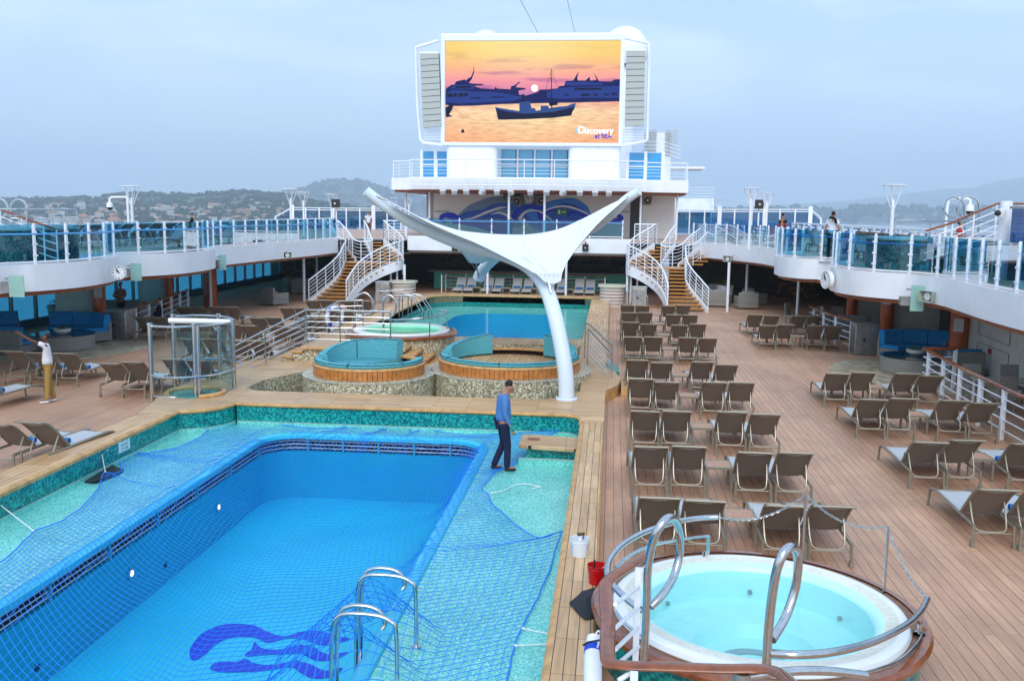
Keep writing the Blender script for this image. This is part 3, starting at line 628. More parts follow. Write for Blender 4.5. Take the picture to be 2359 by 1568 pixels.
def fascia(line,lab,zt=ZU+.06,zb=ZS):
    t=thing('balcony_front',lab,'balcony',(line[len(line)//2][0],line[len(line)//2][1],ZS))
    n_=len(line)
    side=1 if line[0][0]>-5 else -1
    def o2(d): 
        o=[]
        for i,p in enumerate(line):
            a=Vector(line[max(i-1,0)]); c=Vector(line[min(i+1,n_-1)]); tt=(c-a).normalized(); nn=Vector((tt.y,-tt.x))
            if nn.x*side<0: nn=-nn       # outboard
            o.append((p[0]+nn.x*d,p[1]+nn.y*d))
        return o
    inn=o2(.12); b=MB(); prof=[(0,zb),(0,zt),(.12,zt),(.12,ZU-.02)]
    rows=[line,line,inn,inn]; zz=[zb,zt,zt,ZU-.02]
    for r_,z in zip(rows,zz): b.v+=[(x,y,z) for x,y in r_]
    for k in range(3):
        for i in range(n_-1): b.face((k*n_+i,k*n_+i+1,(k+1)*n_+i+1,(k+1)*n_+i))
    b.build('white_fascia',white,t,smooth=True)
    # wooden band below, set back
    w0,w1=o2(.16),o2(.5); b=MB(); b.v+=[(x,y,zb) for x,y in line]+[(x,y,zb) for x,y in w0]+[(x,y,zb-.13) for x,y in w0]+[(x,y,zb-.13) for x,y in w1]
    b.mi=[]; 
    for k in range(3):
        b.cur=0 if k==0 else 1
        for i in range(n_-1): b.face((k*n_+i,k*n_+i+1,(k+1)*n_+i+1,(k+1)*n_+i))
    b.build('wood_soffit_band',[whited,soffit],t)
    return t,o2
bt=[]
for i,l in enumerate(LS): bt.append((*fascia(l,['curved white balcony front with a clock, nearest on the port side','middle scalloped white balcony front on the port side','farthest white balcony front on the port side, reaching the port stairs'][i]),l))
for i,l in enumerate(RS): bt.append((*fascia(l,['farthest white balcony front on the starboard side, next to the starboard stairs','middle scalloped white balcony front on the starboard side','long curved white balcony front nearest on the starboard side'][i]),l))
# soffit ceilings and the ship's upper hull side
for pl,xo,nm in ((plL,-25,'ceiling'),(LINE_R,16,'ceiling')):
    q=[(x+(-.5 if xo<0 else .5),y) for x,y in pl]+[(xo,pl[-1][1]),(xo,pl[0][1])]
    sheet_with_hole(nm,q,None,ZS-.12,mat('ceiling_panel',(.5,.49,.47),.6),None)['kind']='structure'
MB().poly([(-25,54.9,ZS-.12),(16,55.1,ZS-.12),(16,80,ZS-.12),(-25,80,ZS-.12)]).build('ceiling',mat('ceiling_panel',(.5,.49,.47),.6),kind='structure')
# centre balcony front over the bar
cf=thing('balcony_front','straight white balcony front over the poolside bar','balcony',(-5,54.7,ZS))
MB().box(-11.75,1.05,54.6,54.8,ZS+.08,ZU+.22).build('white_fascia',white,cf,bevel=.02)
MB().box(-11.7,1.0,54.81,55.4,ZS-.02,ZS+.079).build('grey_ledge',mat('ledge_grey',(.45,.46,.48),.5),cf)
MB().box(-11.7,1.0,55.0,55.5,ZS-.10,ZS-.021).build('wood_trim',soffit,cf)
# glass balustrades ------------------------------------------------
railb=mat('light_blue_rail','#4f9fdb',.3); bluerail=mat('white_rail',(.78,.81,.86),.3)
def balustrade(line,lab,off_,pitch=1.12,z0=ZU,h=1.12,skip=(),start=0):
    L_=[Vector((x,y,0)) for x,y in line]; cum=[0]
    for a,c in zip(L_,L_[1:]): cum.append(cum[-1]+(c-a).length)
    def P(s):
        s=max(0,min(cum[-1],s))
        for i in range(len(cum)-1):
            if cum[i+1]>=s: 
                t=(s-cum[i])/(cum[i+1]-cum[i]+1e-9); return L_[i].lerp(L_[i+1],t),(L_[i+1]-L_[i]).normalized()
        return L_[-1],(L_[-1]-L_[-2]).normalized()
    T=thing('glass_balustrade',lab,'balustrade',(L_[len(L_)//2].x,L_[len(L_)//2].y,z0))
    n_=max(2,round(cum[-1]/pitch)); ds=cum[-1]/n_; side=1 if L_[0].x>-5 else -1
    pts=[P(i*ds) for i in range(n_+1)]
    ins=[]
    for p,t in pts:
        nn=Vector((t.y,-t.x,0)); 
        if nn.x*side<0: nn=-nn
        ins.append((p+nn*off_,nn,math.atan2(t.y,t.x)))
    for p,nn,a in ins:
        b=MB(); b.obox((p.x,p.y,z0+h/2+.02),(.055,.075,h),a); b.cyl((p.x,p.y,z0+h+.0),(p.x,p.y,z0+h+.07),.035,8); 
        for zz in (.3,.62,.95): b.obox((p.x-nn.x*.03,p.y-nn.y*.03,z0+zz),(.14,.03,.05),a)
        b.build('post',bluerail,T)
    for i in range(n_):
        if i in skip: continue
        a_,c_=ins[i][0],ins[i+1][0]; d=(c_-a_).normalized()*.06; a2,c2=a_+d,c_-d
        b=MB(); k=4; nnn=(ins[i][1]+ins[i+1][1]).normalized()
        mid=P((i+.5)*ds)[0]+nnn*off_; bow=(mid-(a_+c_)/2)
        for j in range(k+1):
            t=j/k; p=a2.lerp(c2,t)+bow*(4*t*(1-t)); b.v+=[(p.x,p.y,z0+.16),(p.x,p.y,z0+h+.03)]
        for j in range(k): b.face((2*j,2*j+2,2*j+3,2*j+1))
        b.build('glass_pane',blueglass,T)
    rl=[P(cum[-1]*i/(n_*3))[0]+P(cum[-1]*i/(n_*3))[1].cross(Vector((0,0,1)))*(side*.16 if True else 0)*(1 if P(0)[1].cross(Vector((0,0,1))).x*side>0 else -1) for i in range(n_*3+1)]
    MB().tube([(p.x,p.y,z0+.90) for p in rl],.028,6).build('handrail',railb,T,smooth=True)
    b=MB()
    MB().tube([(p.x,p.y,z0+.12) for p,_,_ in ins],.025,5).build('bottom_rail',bluerail,T)
    return T
names=['nearest port balcony','middle port balcony','far port balcony ending at the port stairs','far starboard balcony beginning at the starboard stairs','middle starboard balcony','nearest starboard balcony']
for (t,o2,l),nm in zip(bt,names): balustrade(l,'blue glass balustrade on the '+nm,.06)
balustrade([(-10.6,54.72),(.6,54.72)],'blue glass balustrade over the bar, below the wave mural',.0,pitch=1.9,z0=ZU+.2,h=1.0)
# ================================================================ windbreaks along the outer edge of the upper deck
def windbreak(x,y0,y1,z0,z1a,z1b,lab,pitch=2.4):
    t=thing('windbreak',lab,'windbreak',(x,(y0+y1)/2,z0)); n_=int((y1-y0)/pitch)
    zt=lambda y: z1a+(z1b-z1a)*(y-y0)/(y1-y0); s_=-1 if x<-5 else 1
    for i in range(n_+1):
        y=y0+(y1-y0)*i/n_; MB().box(x-.05,x+.05,y-.06,y+.06,z0,zt(y)+.0).build('post',bluerail,t)
        if i<n_:
            y2=y0+(y1-y0)*(i+1)/n_; MB().poly([(x,y+.1,z0+.1),(x,y2-.1,z0+.1),(x,y2-.1,zt(y2)-.13),(x,y+.1,zt(y)-.13)]).build('glass_pane',darkglass,t)
            MB().box(x-s_*.05,x-s_*.25,y+.9,y+1.5,zt(y)-.3,zt(y)-.2).build('bracket',bluerail,t)
    MB().tube([(x,y0,zt(y0)),(x,y1,zt(y1))],.05,8).build('top_rail',bluerail,t,smooth=True)
    return t
windbreak(-23.5,14,84,ZU,3.98,4.12,'white rail with deep blue glass along the outer port edge of the upper deck')
windbreak(14.5,16,92,ZU,4.38,4.22,'white rail with deep blue glass along the outer starboard edge of the upper deck')
# higher windbreak walls far aft
def high_break(pts,lab,m_=darkglass):
    p=[Vector(q) for q in pts]; t=thing('glass_screen',lab,'glass screen',tuple(p[0])); 
    a,c=p[0],p[1]; n_=max(2,int((c-a).length/1.15))
    for i in range(n_+1):
        q=a.lerp(c,i/n_); big=i%3==0; r_=.16 if big else .05; 
        k=min(1,max(0,(i/n_)/.12)) if len(pts)>2 and pts[2]==1 else 1
        MB().box(q.x-r_,q.x+r_,q.y-.05,q.y+.05,ZU,q.z+(.25 if big else 0)).build('post',bluerail,t)
        if i<n_: 
            q2=a.lerp(c,(i+1)/n_); MB().poly([(q.x+.06,q.y,ZU+.1),(q2.x-.06,q2.y,ZU+.1),(q2.x-.06,q2.y,q2.z-.1),(q.x+.06,q.y,q.z-.1)]).build('glass_pane',m_,t)
    for z in (0,-.18): MB().tube([(a.x,a.y,a.z+z),(c.x,c.y,c.z+z)],.04,6).build('rail',bluerail,t)
    return t
a=atY(*Z2(850,300),80); c=atY(*Z2(1850,310),80); high_break([a,c],'tall blue glass screen with white posts aft on the port side')
a0=atY(*Z2(695,385),80); b=MB(); tt=thing('sloping_rail','sloping white rail at the outer end of the port glass screen','rail',a0)
MB().tube([a0,a],.06,6).build('rail',bluerail,tt); MB().tube([(a0[0],a0[1],a0[2]-.5),(a0[0],a0[1],a0[2])],.08,6).build('post',bluerail,tt)
MB().poly([(a0[0],80,ZU),(a[0],80,ZU),(a[0],80,a[2]-.2),(a0[0],80,a0[2]-.2)]).build('glass_pane',darkglass,tt)
a=atY(*Z4(690,318),80); c=atY(*Z4(1940,318),80); high_break([a,c],'tall blue glass screen with white posts aft on the starboard side')
c0=atY(*Z4(2035,398),80); tt=thing('sloping_rail','sloping white rail at the outer end of the starboard glass screen','rail',c0)
MB().tube([c0,c],.06,6).build('rail',bluerail,tt); MB().tube([(c0[0],c0[1],c0[2]-.5),(c0[0],c0[1],c0[2])],.08,6).build('post',bluerail,tt)
MB().poly([(c[0],80,ZU),(c0[0],80,ZU),(c0[0],80,c0[2]-.2),(c[0],80,c[2]-.2)]).build('glass_pane',darkglass,tt)
# ================================================================ superstructure over the bar
ss=thing('superstructure','white aft deckhouse with wave mural under an overhanging terrace','superstructure',(-5.4,66,ZU))
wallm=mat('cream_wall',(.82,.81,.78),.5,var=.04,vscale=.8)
MB().box(-12.35,1.2,66,72,ZU,6.06).build('mural_wall',wallm,ss)
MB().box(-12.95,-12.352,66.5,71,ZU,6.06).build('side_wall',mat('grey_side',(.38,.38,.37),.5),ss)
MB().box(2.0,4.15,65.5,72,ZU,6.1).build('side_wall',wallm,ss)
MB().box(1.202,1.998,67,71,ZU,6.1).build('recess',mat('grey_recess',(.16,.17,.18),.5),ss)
sl=[(-14.35,63.5),(-14.3,61.6),(-12.9,60.9)]+[(x,59.9-1.2*(1-((x+5.0)/7.9)**2)) for x in [-12.84+14.85*i/16 for i in range(17)]]+[(2.05,60.9),(4.7,61.6),(4.87,63.5),(4.87,76),(-14.35,76)]
MB().prism(sl,6.18,6.95).build('terrace_slab',white,ss)
MB().prism([(x*.985-.08,y+.35) for x,y in sl],6.06,6.179).build('wood_soffit',soffit,ss)
T_=thing('terrace_rail','white curved railing around the terrace under the movie screen','railing',(-5,60,6.95))
rl=[(-14.3,66)]+[(x*.99-.05,y+.12) for x,y in sl[:-2]]+[(4.8,66)]
for k,(z,r_) in enumerate([(1.06,.035),(.82,.014),(.62,.014),(.42,.014),(.22,.014)]): MB().tube([(x,y,6.95+z) for x,y in rl],r_,6).build('top_rail' if k==0 else 'rail_bar',bluerail,T_,smooth=True)
for i in range(1,len(rl),1):
    x,y=rl[i]
    if i%2==0 or i<4 or i>len(rl)-4: MB().cyl((x,y,6.95),(x,y,8.0),.028,6).build('post',bluerail,T_)
# glass doors and columns behind
for x0,x1,nm in ((-11.02,-7.65,'left'),(-2.93,.44,'right')):
    t=thing('screen_pedestal','broad white rounded pedestal carrying the %s side of the movie screen'%nm,'pedestal',((x0+x1)/2,64,6.95))
    MB().prism(rrect(x0,x1,63.2,66,[.3,.3,.4,.4],8),6.95,9.12).build('pedestal_body',white,t,smooth=True)
tg=thing('glass_wall','pale blue glass wall between the pedestals with white frames','glass wall',(-5.3,65.5,6.95))
paleglass=mat('pale_blue_glazing','#5aa6c9',.12,spec=.8,var=.12,vscale=.6)
for i in range(4):
    x=-7.55+1.16*i; w_=.92
    MB().box(x,x+w_,65.45,65.5,7.0,9.0).build('glass_pane',paleglass,tg)
for i in range(5): MB().box(-7.7+1.16*i,-7.58+1.16*i,65.38,65.52,6.95,9.1).build('mullion',bluerail,tg)
MB().box(-7.7,-2.9,65.36,65.44,7.95,8.02).build('mullion',bluerail,tg); MB().box(-7.7,-2.9,65.3,66,9.02,9.2).build('lintel',white,tg)
MB().box(-7.7,-2.9,65.52,66,6.95,9.02).build('back_wall',mat('glass_backing','#3d7fa3',.4),tg)
for xs,nm in (((-13.0,-12.05,-11.1),'left'),((.9,2.1,3.25),'right')):
    t=thing('glass_wall','blue terrace glass panels beside the %s pedestal'%nm,'glass wall',(xs[1],65,6.95))
    for i in range(2):
        MB().box(xs[i]+.12,xs[i+1]-.12,65.0,65.04,7.0,8.85).build('glass_pane',mat('blue_glazing','#2f8fc4',.12,spec=.8,var=.15,vscale=.8),t)
    for x in xs: MB().box(x-.09,x+.09,64.96,65.08,6.95,8.95).build('mullion',bluerail,t)
    MB().box(xs[0],xs[2],64.94,65.06,7.9,7.97).build('mullion',bluerail,t)
# stair house with louvres to the right behind
t=thing('vent_house','white louvred vent house behind the screen on the right','vent house',(4,70,6.9))
p0=atY(*Z3(1940,830),70); p1=atY(*Z3(2160,1010),70); p2=atY(*Z3(2040,830),70)
MB().prism(rrect(p0[0],p1[0]-.1,69,72,.5,5),5.9,p0[2]+.05).build('housing',white,t,smooth=True)
for x0 in (p0[0]+.12,p0[0]+1.55):
    for k in range(14): MB().box(x0,x0+.85,68.94,68.998,p1[2]+.2+k*.13,p1[2]+.26+k*.13).build('louvre',mat('louvre_grey',(.42,.43,.42),.5),t)
T_=thing('upper_rail','thin white railing on the vent deck right of the screen','railing',(6,69,7)); 
for z in (0,-.25,-.5,-.75): MB().tube([(x,y,zz+z) for x,y,zz in [atY(*Z3(1880,880),68),atY(*Z3(2100,885),68),atY(*Z3(2225,925),68),atY(*Z3(2215,1010),69)]],.02,5).build('rail_bar',bluerail,T_)
p=atY(*Z3(2020,1040),69); MB().box(p[0],p[0]+3.6,69.2,73,p[2]-.35,p[2]-.2).build('deck_edge',white,T_)
# lighting truss
tr=thing('lighting_truss','long white lighting truss under the edge of the terrace','truss',(-5.4,58.6,6.5))
tl=[(x,59.55-1.25*(1-((x+5.0)/7.9)**2)) for x in [-12.6+14.4*i/24 for i in range(25)]]
for z in (6.82,6.45): MB().tube([(x,y,z) for x,y in tl],.045,6).build('truss_tube',bluerail,tr,smooth=True)
for i in range(25): MB().cyl((*tl[i],6.45),(*tl[i],6.82),.02,5).build('truss_web',bluerail,tr)
greyw=mat('lamp_housing',(.60,.62,.64),.45); lens=mat('lamp_lens',(.35,.38,.40),.1)
sp=thing('stage_light','','stage light',(0,0,0),'stage lights hanging under the terrace')
MB().tube([(-.17,0,-.18),(-.17,0,.02),(.17,0,.02),(.17,0,-.18)],.02,5).build('yoke',bluerail,sp)
MB().cyl((0,0,0),(0,0,.22),.03,6).build('clamp',bluerail,sp)
MB().obox((0,0,-.22),(.30,.26,.26),0,.35).build('housing',greyw,sp); MB().obox((0,-.17,-.27),(.24,.03,.18),0,.35).build('lens',lens,sp)
for i,zx in enumerate([493,580,668,785,893,993,1134,1250,1366,1489,1599,1698]):
    X=atY(*Z3(zx,1230),58.9)[0]; y=59.5-1.25*(1-((X+5.0)/7.9)**2); lab='white stage light under the terrace, %s of twelve from the left'%ordn(i)
    o=sp if i==0 else dup(sp,(0,0,0)); o.location=(X,y,6.24); o.rotation_euler=(0,0,[0,.3,-.2,.9,0,-.3,0,.2,.8,-.1,0,.2][i]); o['label']=lab; o['group']='stage lights hanging under the terrace'
# poles under the terrace
for i,(x,y) in enumerate([(-6.39,59.4),(-4.18,59.4),(-11.78,61.5),(-13.56,62.5),(1.77,61.5),(4.1,62.5)]):
    tag(MB().cyl((x,y,ZU),(x,y,6.1),.075,10).build('support_pole',bluerail,base=(x,y,ZU),smooth=True),'white pole under the terrace, %s'%['left of the two in front of the mural','right of the two in front of the mural','inner one left of the mural','outer one left of the mural','inner one right of the mural','outer one right of the mural'][i],'pole','poles under the terrace')
# mural ribbons ----------------------------------------------------
cM=[mat('mural_navy','#0f38cc',.5),mat('mural_blue','#3f8ae8',.5),mat('mural_slate','#7796b8',.5),mat('mural_pale','#eceef2',.5),mat('mural_violet','#2f60c8',.5),mat('mural_cyan','#3aa0e6',.5)]
mu=thing('wave_mural','swirling blue wave mural on the cream wall under the terrace','mural',(-5.4,65.99,4.6))
def ribbon(pts,ws,c,k,nm='wave_band'):
    q=spline([atY(*Z3(*p),65.99-.004*k) for p in pts],8); n_=len(q); b=MB()
    for i in range(n_):
        t=(q[min(i+1,n_-1)]-q[max(i-1,0)]); t.y=0; t.normalize(); nn=Vector((-t.z,0,t.x)); f_=i/(n_-1)*(len(ws)-1); j=min(int(f_),len(ws)-2); w_=(ws[j]+(ws[j+1]-ws[j])*(f_-j))/2
        b.v+=[tuple(q[i]+nn*w_),tuple(q[i]-nn*w_)]
    for i in range(n_-1): b.face((2*i,2*i+2,2*i+3,2*i+1))
    return b.build(nm,cM[c],mu)
for k,(p,w_,c) in enumerate([
 ([(590,1440),(700,1405),(850,1370),(960,1380),(1010,1430),(1000,1500)],[.2,1.2,1.6,1.8,1.6,.8],2),
 ([(560,1465),(680,1440),(800,1450),(900,1480),(1000,1500)],[.3,1.0,1.4,1.4,1.0],4),
 ([(1020,1400),(1110,1380),(1200,1420),(1300,1460),(1400,1480)],[.3,1.6,2.0,1.6,1.0],5),
 ([(1180,1380),(1300,1370),(1420,1380),(1500,1420),(1560,1460)],[.4,1.2,1.7,1.5,.5],1),
 ([(1250,1440),(1350,1430),(1450,1450),(1540,1480)],[.4,1.2,1.3,.6],4),
 ([(1040,1470),(1090,1430),(1150,1440),(1210,1490)],[.3,.8,.9,.5],1),
 ([(1550,1450),(1620,1440),(1690,1430),(1750,1420)],[.5,.8,.5,.2],4),
 ([(700,1460),(800,1380),(900,1350),(1000,1365),(1080,1420),(1150,1480)],[.05,.25,.4,.5,.4,.1],4),
 ([(600,1450),(700,1440),(800,1400),(900,1365),(960,1360)],[.05,.12,.18,.14,.05],3),
 ([(870,1460),(1000,1450),(1060,1390),(1130,1350),(1190,1370),(1210,1430),(1190,1480)],[.05,.12,.14,.3,.6,.5,.15],0),
 ([(1075,1480),(1055,1440),(1100,1390),(1180,1385),(1240,1420),(1300,1470)],[.1,.25,.12,.1,.12,.05],3),
 ([(545,1455),(505,1462),(482,1440),(500,1418),(560,1425),(640,1465),(760,1480),(900,1460)],[.02,.22,.32,.3,.5,.4,.3,.1],0),
 ([(1030,1470),(1010,1430),(1030,1385),(1090,1350),(1150,1342)],[.1,.35,.25,.15,.05],0),
 ([(1180,1440),(1260,1390),(1370,1350),(1480,1370),(1560,1420),(1640,1450)],[.05,.2,.35,.2,.12,.05],0),
 ([(1200,1400),(1300,1360),(1400,1355),(1520,1395),(1600,1450)],[.04,.12,.15,.12,.04],3),
 ([(1410,1450),(1405,1410),(1450,1395),(1520,1420),(1560,1450)],[.05,.2,.2,.15,.05],0),
 ([(1560,1460),(1660,1462),(1750,1458),(1785,1440),(1770,1420),(1740,1425)],[.05,.3,.35,.35,.25,.05],0),
 ([(840,1410),(900,1400),(960,1420),(1010,1460)],[.03,.12,.15,.05],3)]): ribbon(p,w_,c,k+1)
# clocks -------------------------------------------------------------
clk=mat('clock_white',(.80,.81,.82),.3); blk=mat('matt_black',(.015,.015,.017),.5)
def clock(c,r,ang,lab,hands=(-.9,2.4)):
    t=thing('wall_clock',lab,'clock',c,None,ang)
    MB().cyl((0,.0,0),(0,-.14,0),r,36).build('case',clk,t,smooth=True) if False else None
    o=ORG[t.name]; ORG[t.name]=(0,0,0)
    MB().cyl((0,.06,0),(0,-.08,0),r,36).build('case',clk,t,smooth=True)
    MB().tube([(r*math.cos(2*PI*i/36),-.085,r*math.sin(2*PI*i/36)) for i in range(36)],.018,6,closed=True).build('rim',greyw,t,smooth=True)
    for i in range(12):
        a=PI/6*i; b=MB(); w_=.012 if i%3 else .022
        b.add([((r*.74)*math.sin(a)+w_*math.cos(a),-.083,(r*.74)*math.cos(a)-w_*math.sin(a)),((r*.74)*math.sin(a)-w_*math.cos(a),-.083,(r*.74)*math.cos(a)+w_*math.sin(a)),((r*.9)*math.sin(a)-w_*math.cos(a),-.083,(r*.9)*math.cos(a)+w_*math.sin(a)),((r*.9)*math.sin(a)+w_*math.cos(a),-.083,(r*.9)*math.cos(a)-w_*math.sin(a))],[(0,1,2,3)]); b.build('hour_mark',blk,t)
    for a,l in zip(hands,(.5,.75)):
        b=MB(); b.tube([(-.1*r*math.sin(a),-.09,-.1*r*math.cos(a)),(l*r*math.sin(a),-.09,l*r*math.cos(a))],.016,5); b.build('hand',blk,t)
    return t
p=atY(*Z3(1114,1296),65.9); clock(p,.37,0,'round white wall clock above the wave mural',(-.75,-.35))
# loudspeakers and exit sign beside it
spk=mat('speaker_grey',(.22,.22,.20),.6)
def cab(c,rz,lab,s=.38,col=spk,tilt=.4):
    t=thing('loudspeaker',lab,'loudspeaker',c,None,rz); ORG[t.name]=(0,0,0)
    MB().obox((0,0,0),(s,s*.8,s*1.15),0,tilt).build('cabinet',col,t,bevel=.02); b=MB(); d=Vector((0,-s*.42*math.cos(tilt),-s*.42*math.sin(tilt)))
    b.cyl(tuple(d*.9),tuple(d*1.04),s*.36,20); b.build('cone',blk,t,smooth=True); b=MB(); b.cyl(tuple(d*1.0),tuple(d*1.09),s*.13,12); b.build('dust_cap',greyw,t,smooth=True)
    b=MB(); b.tube([(0,s*.2,s*.3),(0,s*.7,s*.8)],.025,6); b.build('bracket',greyw,t); return t
for zx,zy,rz,lab in ((1042,1305,-.5,'dark loudspeaker hanging left of the mural clock'),(1196,1300,.5,'dark loudspeaker hanging right of the mural clock'),(1970,1297,.3,'grey loudspeaker under the terrace at far right of the mural'),(950,1285,.2,'small loudspeaker beside the left pole in front of the mural')):
    cab(atY(*Z3(zx,zy),65.6 if zx<1900 else 65.1),rz,lab,.62 if zx!=950 else .4)
p=atY(*Z3(1355,1393),65.88); t=tag(MB().box(p[0]-.36,p[0]+.36,65.84,65.88,p[2]-.22,p[2]+.22).build('exit_sign',mat('exit_green','#0f5a2c',.4,emit=(.02,.2,.06),es=.08),base=p),'green running-man exit sign on the wave mural','sign')
b=MB(); b.box(p[0]-.25,p[0]-.1,65.83,65.838,p[2]-.14,p[2]+.14); b.box(p[0]+.02,p[0]+.28,65.83,65.838,p[2]-.04,p[2]+.04); ob=b.build('symbol',mat('sign_white',(.8,.85,.8),.4),t)
for i,(zx,zy) in enumerate([(459,1389),(510,1389),(1815,1392)]):
    p=atY(*Z3(zx,zy),65.97); tag(MB().box(p[0]-.24,p[0]+.24,65.95,65.98,p[2]-.07,p[2]+.07).build('wall_plaque',mat('plaque',(.48,.49,.48),.5),base=p),['small grey plaque at far left of the mural wall','small grey plaque just left of the mural','small grey plaque right of the mural'][i],'plaque')
# ================================================================ movie screen
YS=63.0; SX0,SX1,SZ0,SZ1=-11.32,.50,9.13,16.1
ms=thing('movie_screen','giant outdoor screen showing boats at sunset, above the terrace','screen',(-5.4,YS,9.1))
frame=mat('screen_frame',(.72,.75,.78),.4)
bz=.24
b=MB(); b.box(SX0,SX1,YS,YS+.9,SZ0,SZ0+.2); b.box(SX0,SX1,YS,YS+.9,SZ1-.33,SZ1); b.box(SX0,SX0+bz,YS,YS+.9,SZ0+.2,SZ1-.33); b.box(SX1-bz,SX1,YS,YS+.9,SZ0+.2,SZ1-.33); b.box(SX0+bz,SX1-bz,YS+.4,YS+.9,SZ0+.2,SZ1-.33)
b.build('frame',frame,ms)
MB().cyl((SX0-.02,YS+.2,SZ1),(SX1+.02,YS+.2,SZ1),.14,12).build('roller_cover',white,ms,smooth=True)
def emis(nm,col,s=1.0):
    return mat(nm,(0.01,0.01,0.01),.8,emit=col,es=s,spec=0)
# the picture: graded sky and water with vertex colours; the boats are flat shapes on it
me_=bpy.data.materials.new('led_picture'); me_.use_nodes=True; t_=me_.node_tree; bb=t_.nodes['Principled BSDF']; va=t_.nodes.new('ShaderNodeVertexColor'); va.layer_name='Col'
bb.inputs['Base Color'].default_value=(.01,.01,.01,1); bb.inputs['Roughness'].default_value=.9; bb.inputs['Specular IOR Level'].default_value=0; t_.links.new(va.outputs[0],bb.inputs['Emission Color']); bb.inputs['Emission Strength'].default_value=SCREEN=.60
dx0,dx1,dz0,dz1=SX0+bz,SX1-bz,SZ0+.2,SZ1-.33
def SP(zx,zy,k=0):
    # picture coordinates: 487..1785 across, 135..900 down in the image crop
    u=(zx-(488+(zy-150)*.028))/(1786-(zy-150)*.018-(488+(zy-150)*.028)); v=(zy-(153-24*u))/(900-(-6*u)-(153-24*u))
    return (dx0+(dx1-dx0)*u,YS+.38-.004*k,dz1-(dz1-dz0)*v)
W_,H_=160,100; b=MB(); b.grid(lambda u,v:(dx0+(dx1-dx0)*u,YS+.38,dz1-(dz1-dz0)*v),W_,H_); ob=b.build('display',me_,ms)
stops=[(0,(1.0,.72,.22)),(.12,(1.0,.66,.20)),(.28,(1.0,.48,.30)),(.38,(.95,.35,.38)),(.46,(.80,.27,.42)),(.54,(.45,.22,.50)),(.60,(.90,.42,.30)),(.68,(1,.62,.38)),(.85,(1,.52,.30)),(1,(1,.42,.22))]
ca=ob.data.color_attributes.new('Col','FLOAT_COLOR','POINT')
for j in range(H_+1):
    v=j/H_
    for q in range(len(stops)-1):
        if stops[q][0]<=v<=stops[q+1][0]:
            t=(v-stops[q][0])/(stops[q+1][0]-stops[q][0]); col=[stops[q][1][k]*(1-t)+stops[q+1][1][k]*t for k in range(3)]; break
    for i in range(W_+1):
        u=i/W_; c_=list(col)
        if v<.55:
            g_=max(0,1-((u-.45)**2/.16+(v-.05)**2/.12)); c_=[c_[0],c_[1]+.10*g_,c_[2]+.10*g_]
            e_=noise.fractal(Vector((u*3,v*14,2)),1,2,4); k_=max(0,min(1,(e_-.12)*3))*min(1,v*3); c_=[c_[0]*(1-.35*k_),c_[1]*(1-.4*k_),c_[2]*(1-.05*k_)]
        else:
            e_=noise.fractal(Vector((u*14,v*70,5)),1,2,4); f_=1+.35*e_; g_=max(0,1-abs(u-.5)*1.8)
            c_=[min(1,c_[0]*f_),c_[1]*f_*(1+.25*g_),c_[2]*f_*(1+.2*g_)]
        ca.data[j*(W_+1)+i].color=(max(0,c_[0]),max(0,c_[1]),max(0,c_[2]),1)
E1=SCREEN
navy=emis('led_navy',(.007,.014,.12),E1); blue_=emis('led_blue',(.02,.05,.27),E1); blu2=emis('led_hull_blue',(.03,.08,.28),E1); blackb=emis('led_black',(.008,.012,.05),E1); sunm=emis('led_sun',(1,.80,.62),1.4); wht=emis('led_white',(.85,.88,1),1.1); bluet=emis('led_text_blue',(.0,.02,.7),.7)
def flat(pts,m_,k,nm='picture_shape'):
    bm=bmesh.new(); o=Vector(ORG[ms.name]); vs=[bm.verts.new(Vector(SP(x,y,k))-o) for x,y in pts]; es=[bm.edges.new((vs[i],vs[(i+1)%len(vs)])) for i in range(len(vs))]
    bmesh.ops.triangle_fill(bm,edges=es,use_beauty=True)
    me=bpy.data.meshes.new(nm); bm.to_mesh(me); bm.free(); me.materials.append(m_); ob2=bpy.data.objects.new(nm,me); C.objects.link(ob2); ob2.parent=ob; return ob2
flat([(500,560),(500,500),(540,470),(560,470),(575,445),(640,430),(650,440),(660,425),(685,410),(703,365),(708,380),(690,430),(670,455),(700,460),(780,462),(775,472),(710,478),(760,495),(860,500),(870,480),(880,495),(980,500),(985,478),(1010,470),(1040,445),(1055,447),(1030,465),(1020,485),(1090,490),(1092,500),(1040,510),(1045,540),(1100,545),(1180,520),(1200,500),(1240,500),(1330,490),(1335,475),(1375,470),(1385,435),(1440,430),(1455,405),(1480,360),(1470,410),(1475,430),(1530,430),(1560,400),(1565,430),(1610,425),(1590,370),(1620,420),(1630,435),(1720,435),(1740,420),(1780,418),(1780,585),(1500,595),(1300,600),(1100,605),(900,612),(700,625),(560,628),(502,620)],navy,1)
flat([(502,530),(560,505),(700,520),(860,520),(1000,545),(1090,560),(980,590),(800,598),(600,608),(502,600)],blue_,2)
flat([(1250,520),(1330,490),(1440,480),(1780,470),(1780,560),(1500,560),(1380,570),(1250,560)],blue_,2)
flat([(1380,445),(1540,440),(1660,450),(1660,462),(1380,468)],blue_,2)
flat([(540,498),(560,470),(700,468),(712,490),(700,500)],blue_,2)
for x0,x1,y0,y1 in ((505,550,536,562),(556,586,534,560),(596,632,534,560),(640,664,532,556),(690,760,564,574),(840,930,555,565),(1450,1650,485,502),(1500,1560,530,548),(1590,1620,530,546),(1670,1700,528,542),(1720,1760,524,538),(1380,1410,535,548),(570,690,478,494)):
    flat([(x0,y0),(x1,y0-2),(x1,y1-2),(x0,y1)],blackb,3)
flat([(502,640),(540,615),(560,612),(555,650),(530,690),(560,705),(506,712)],blackb,3)
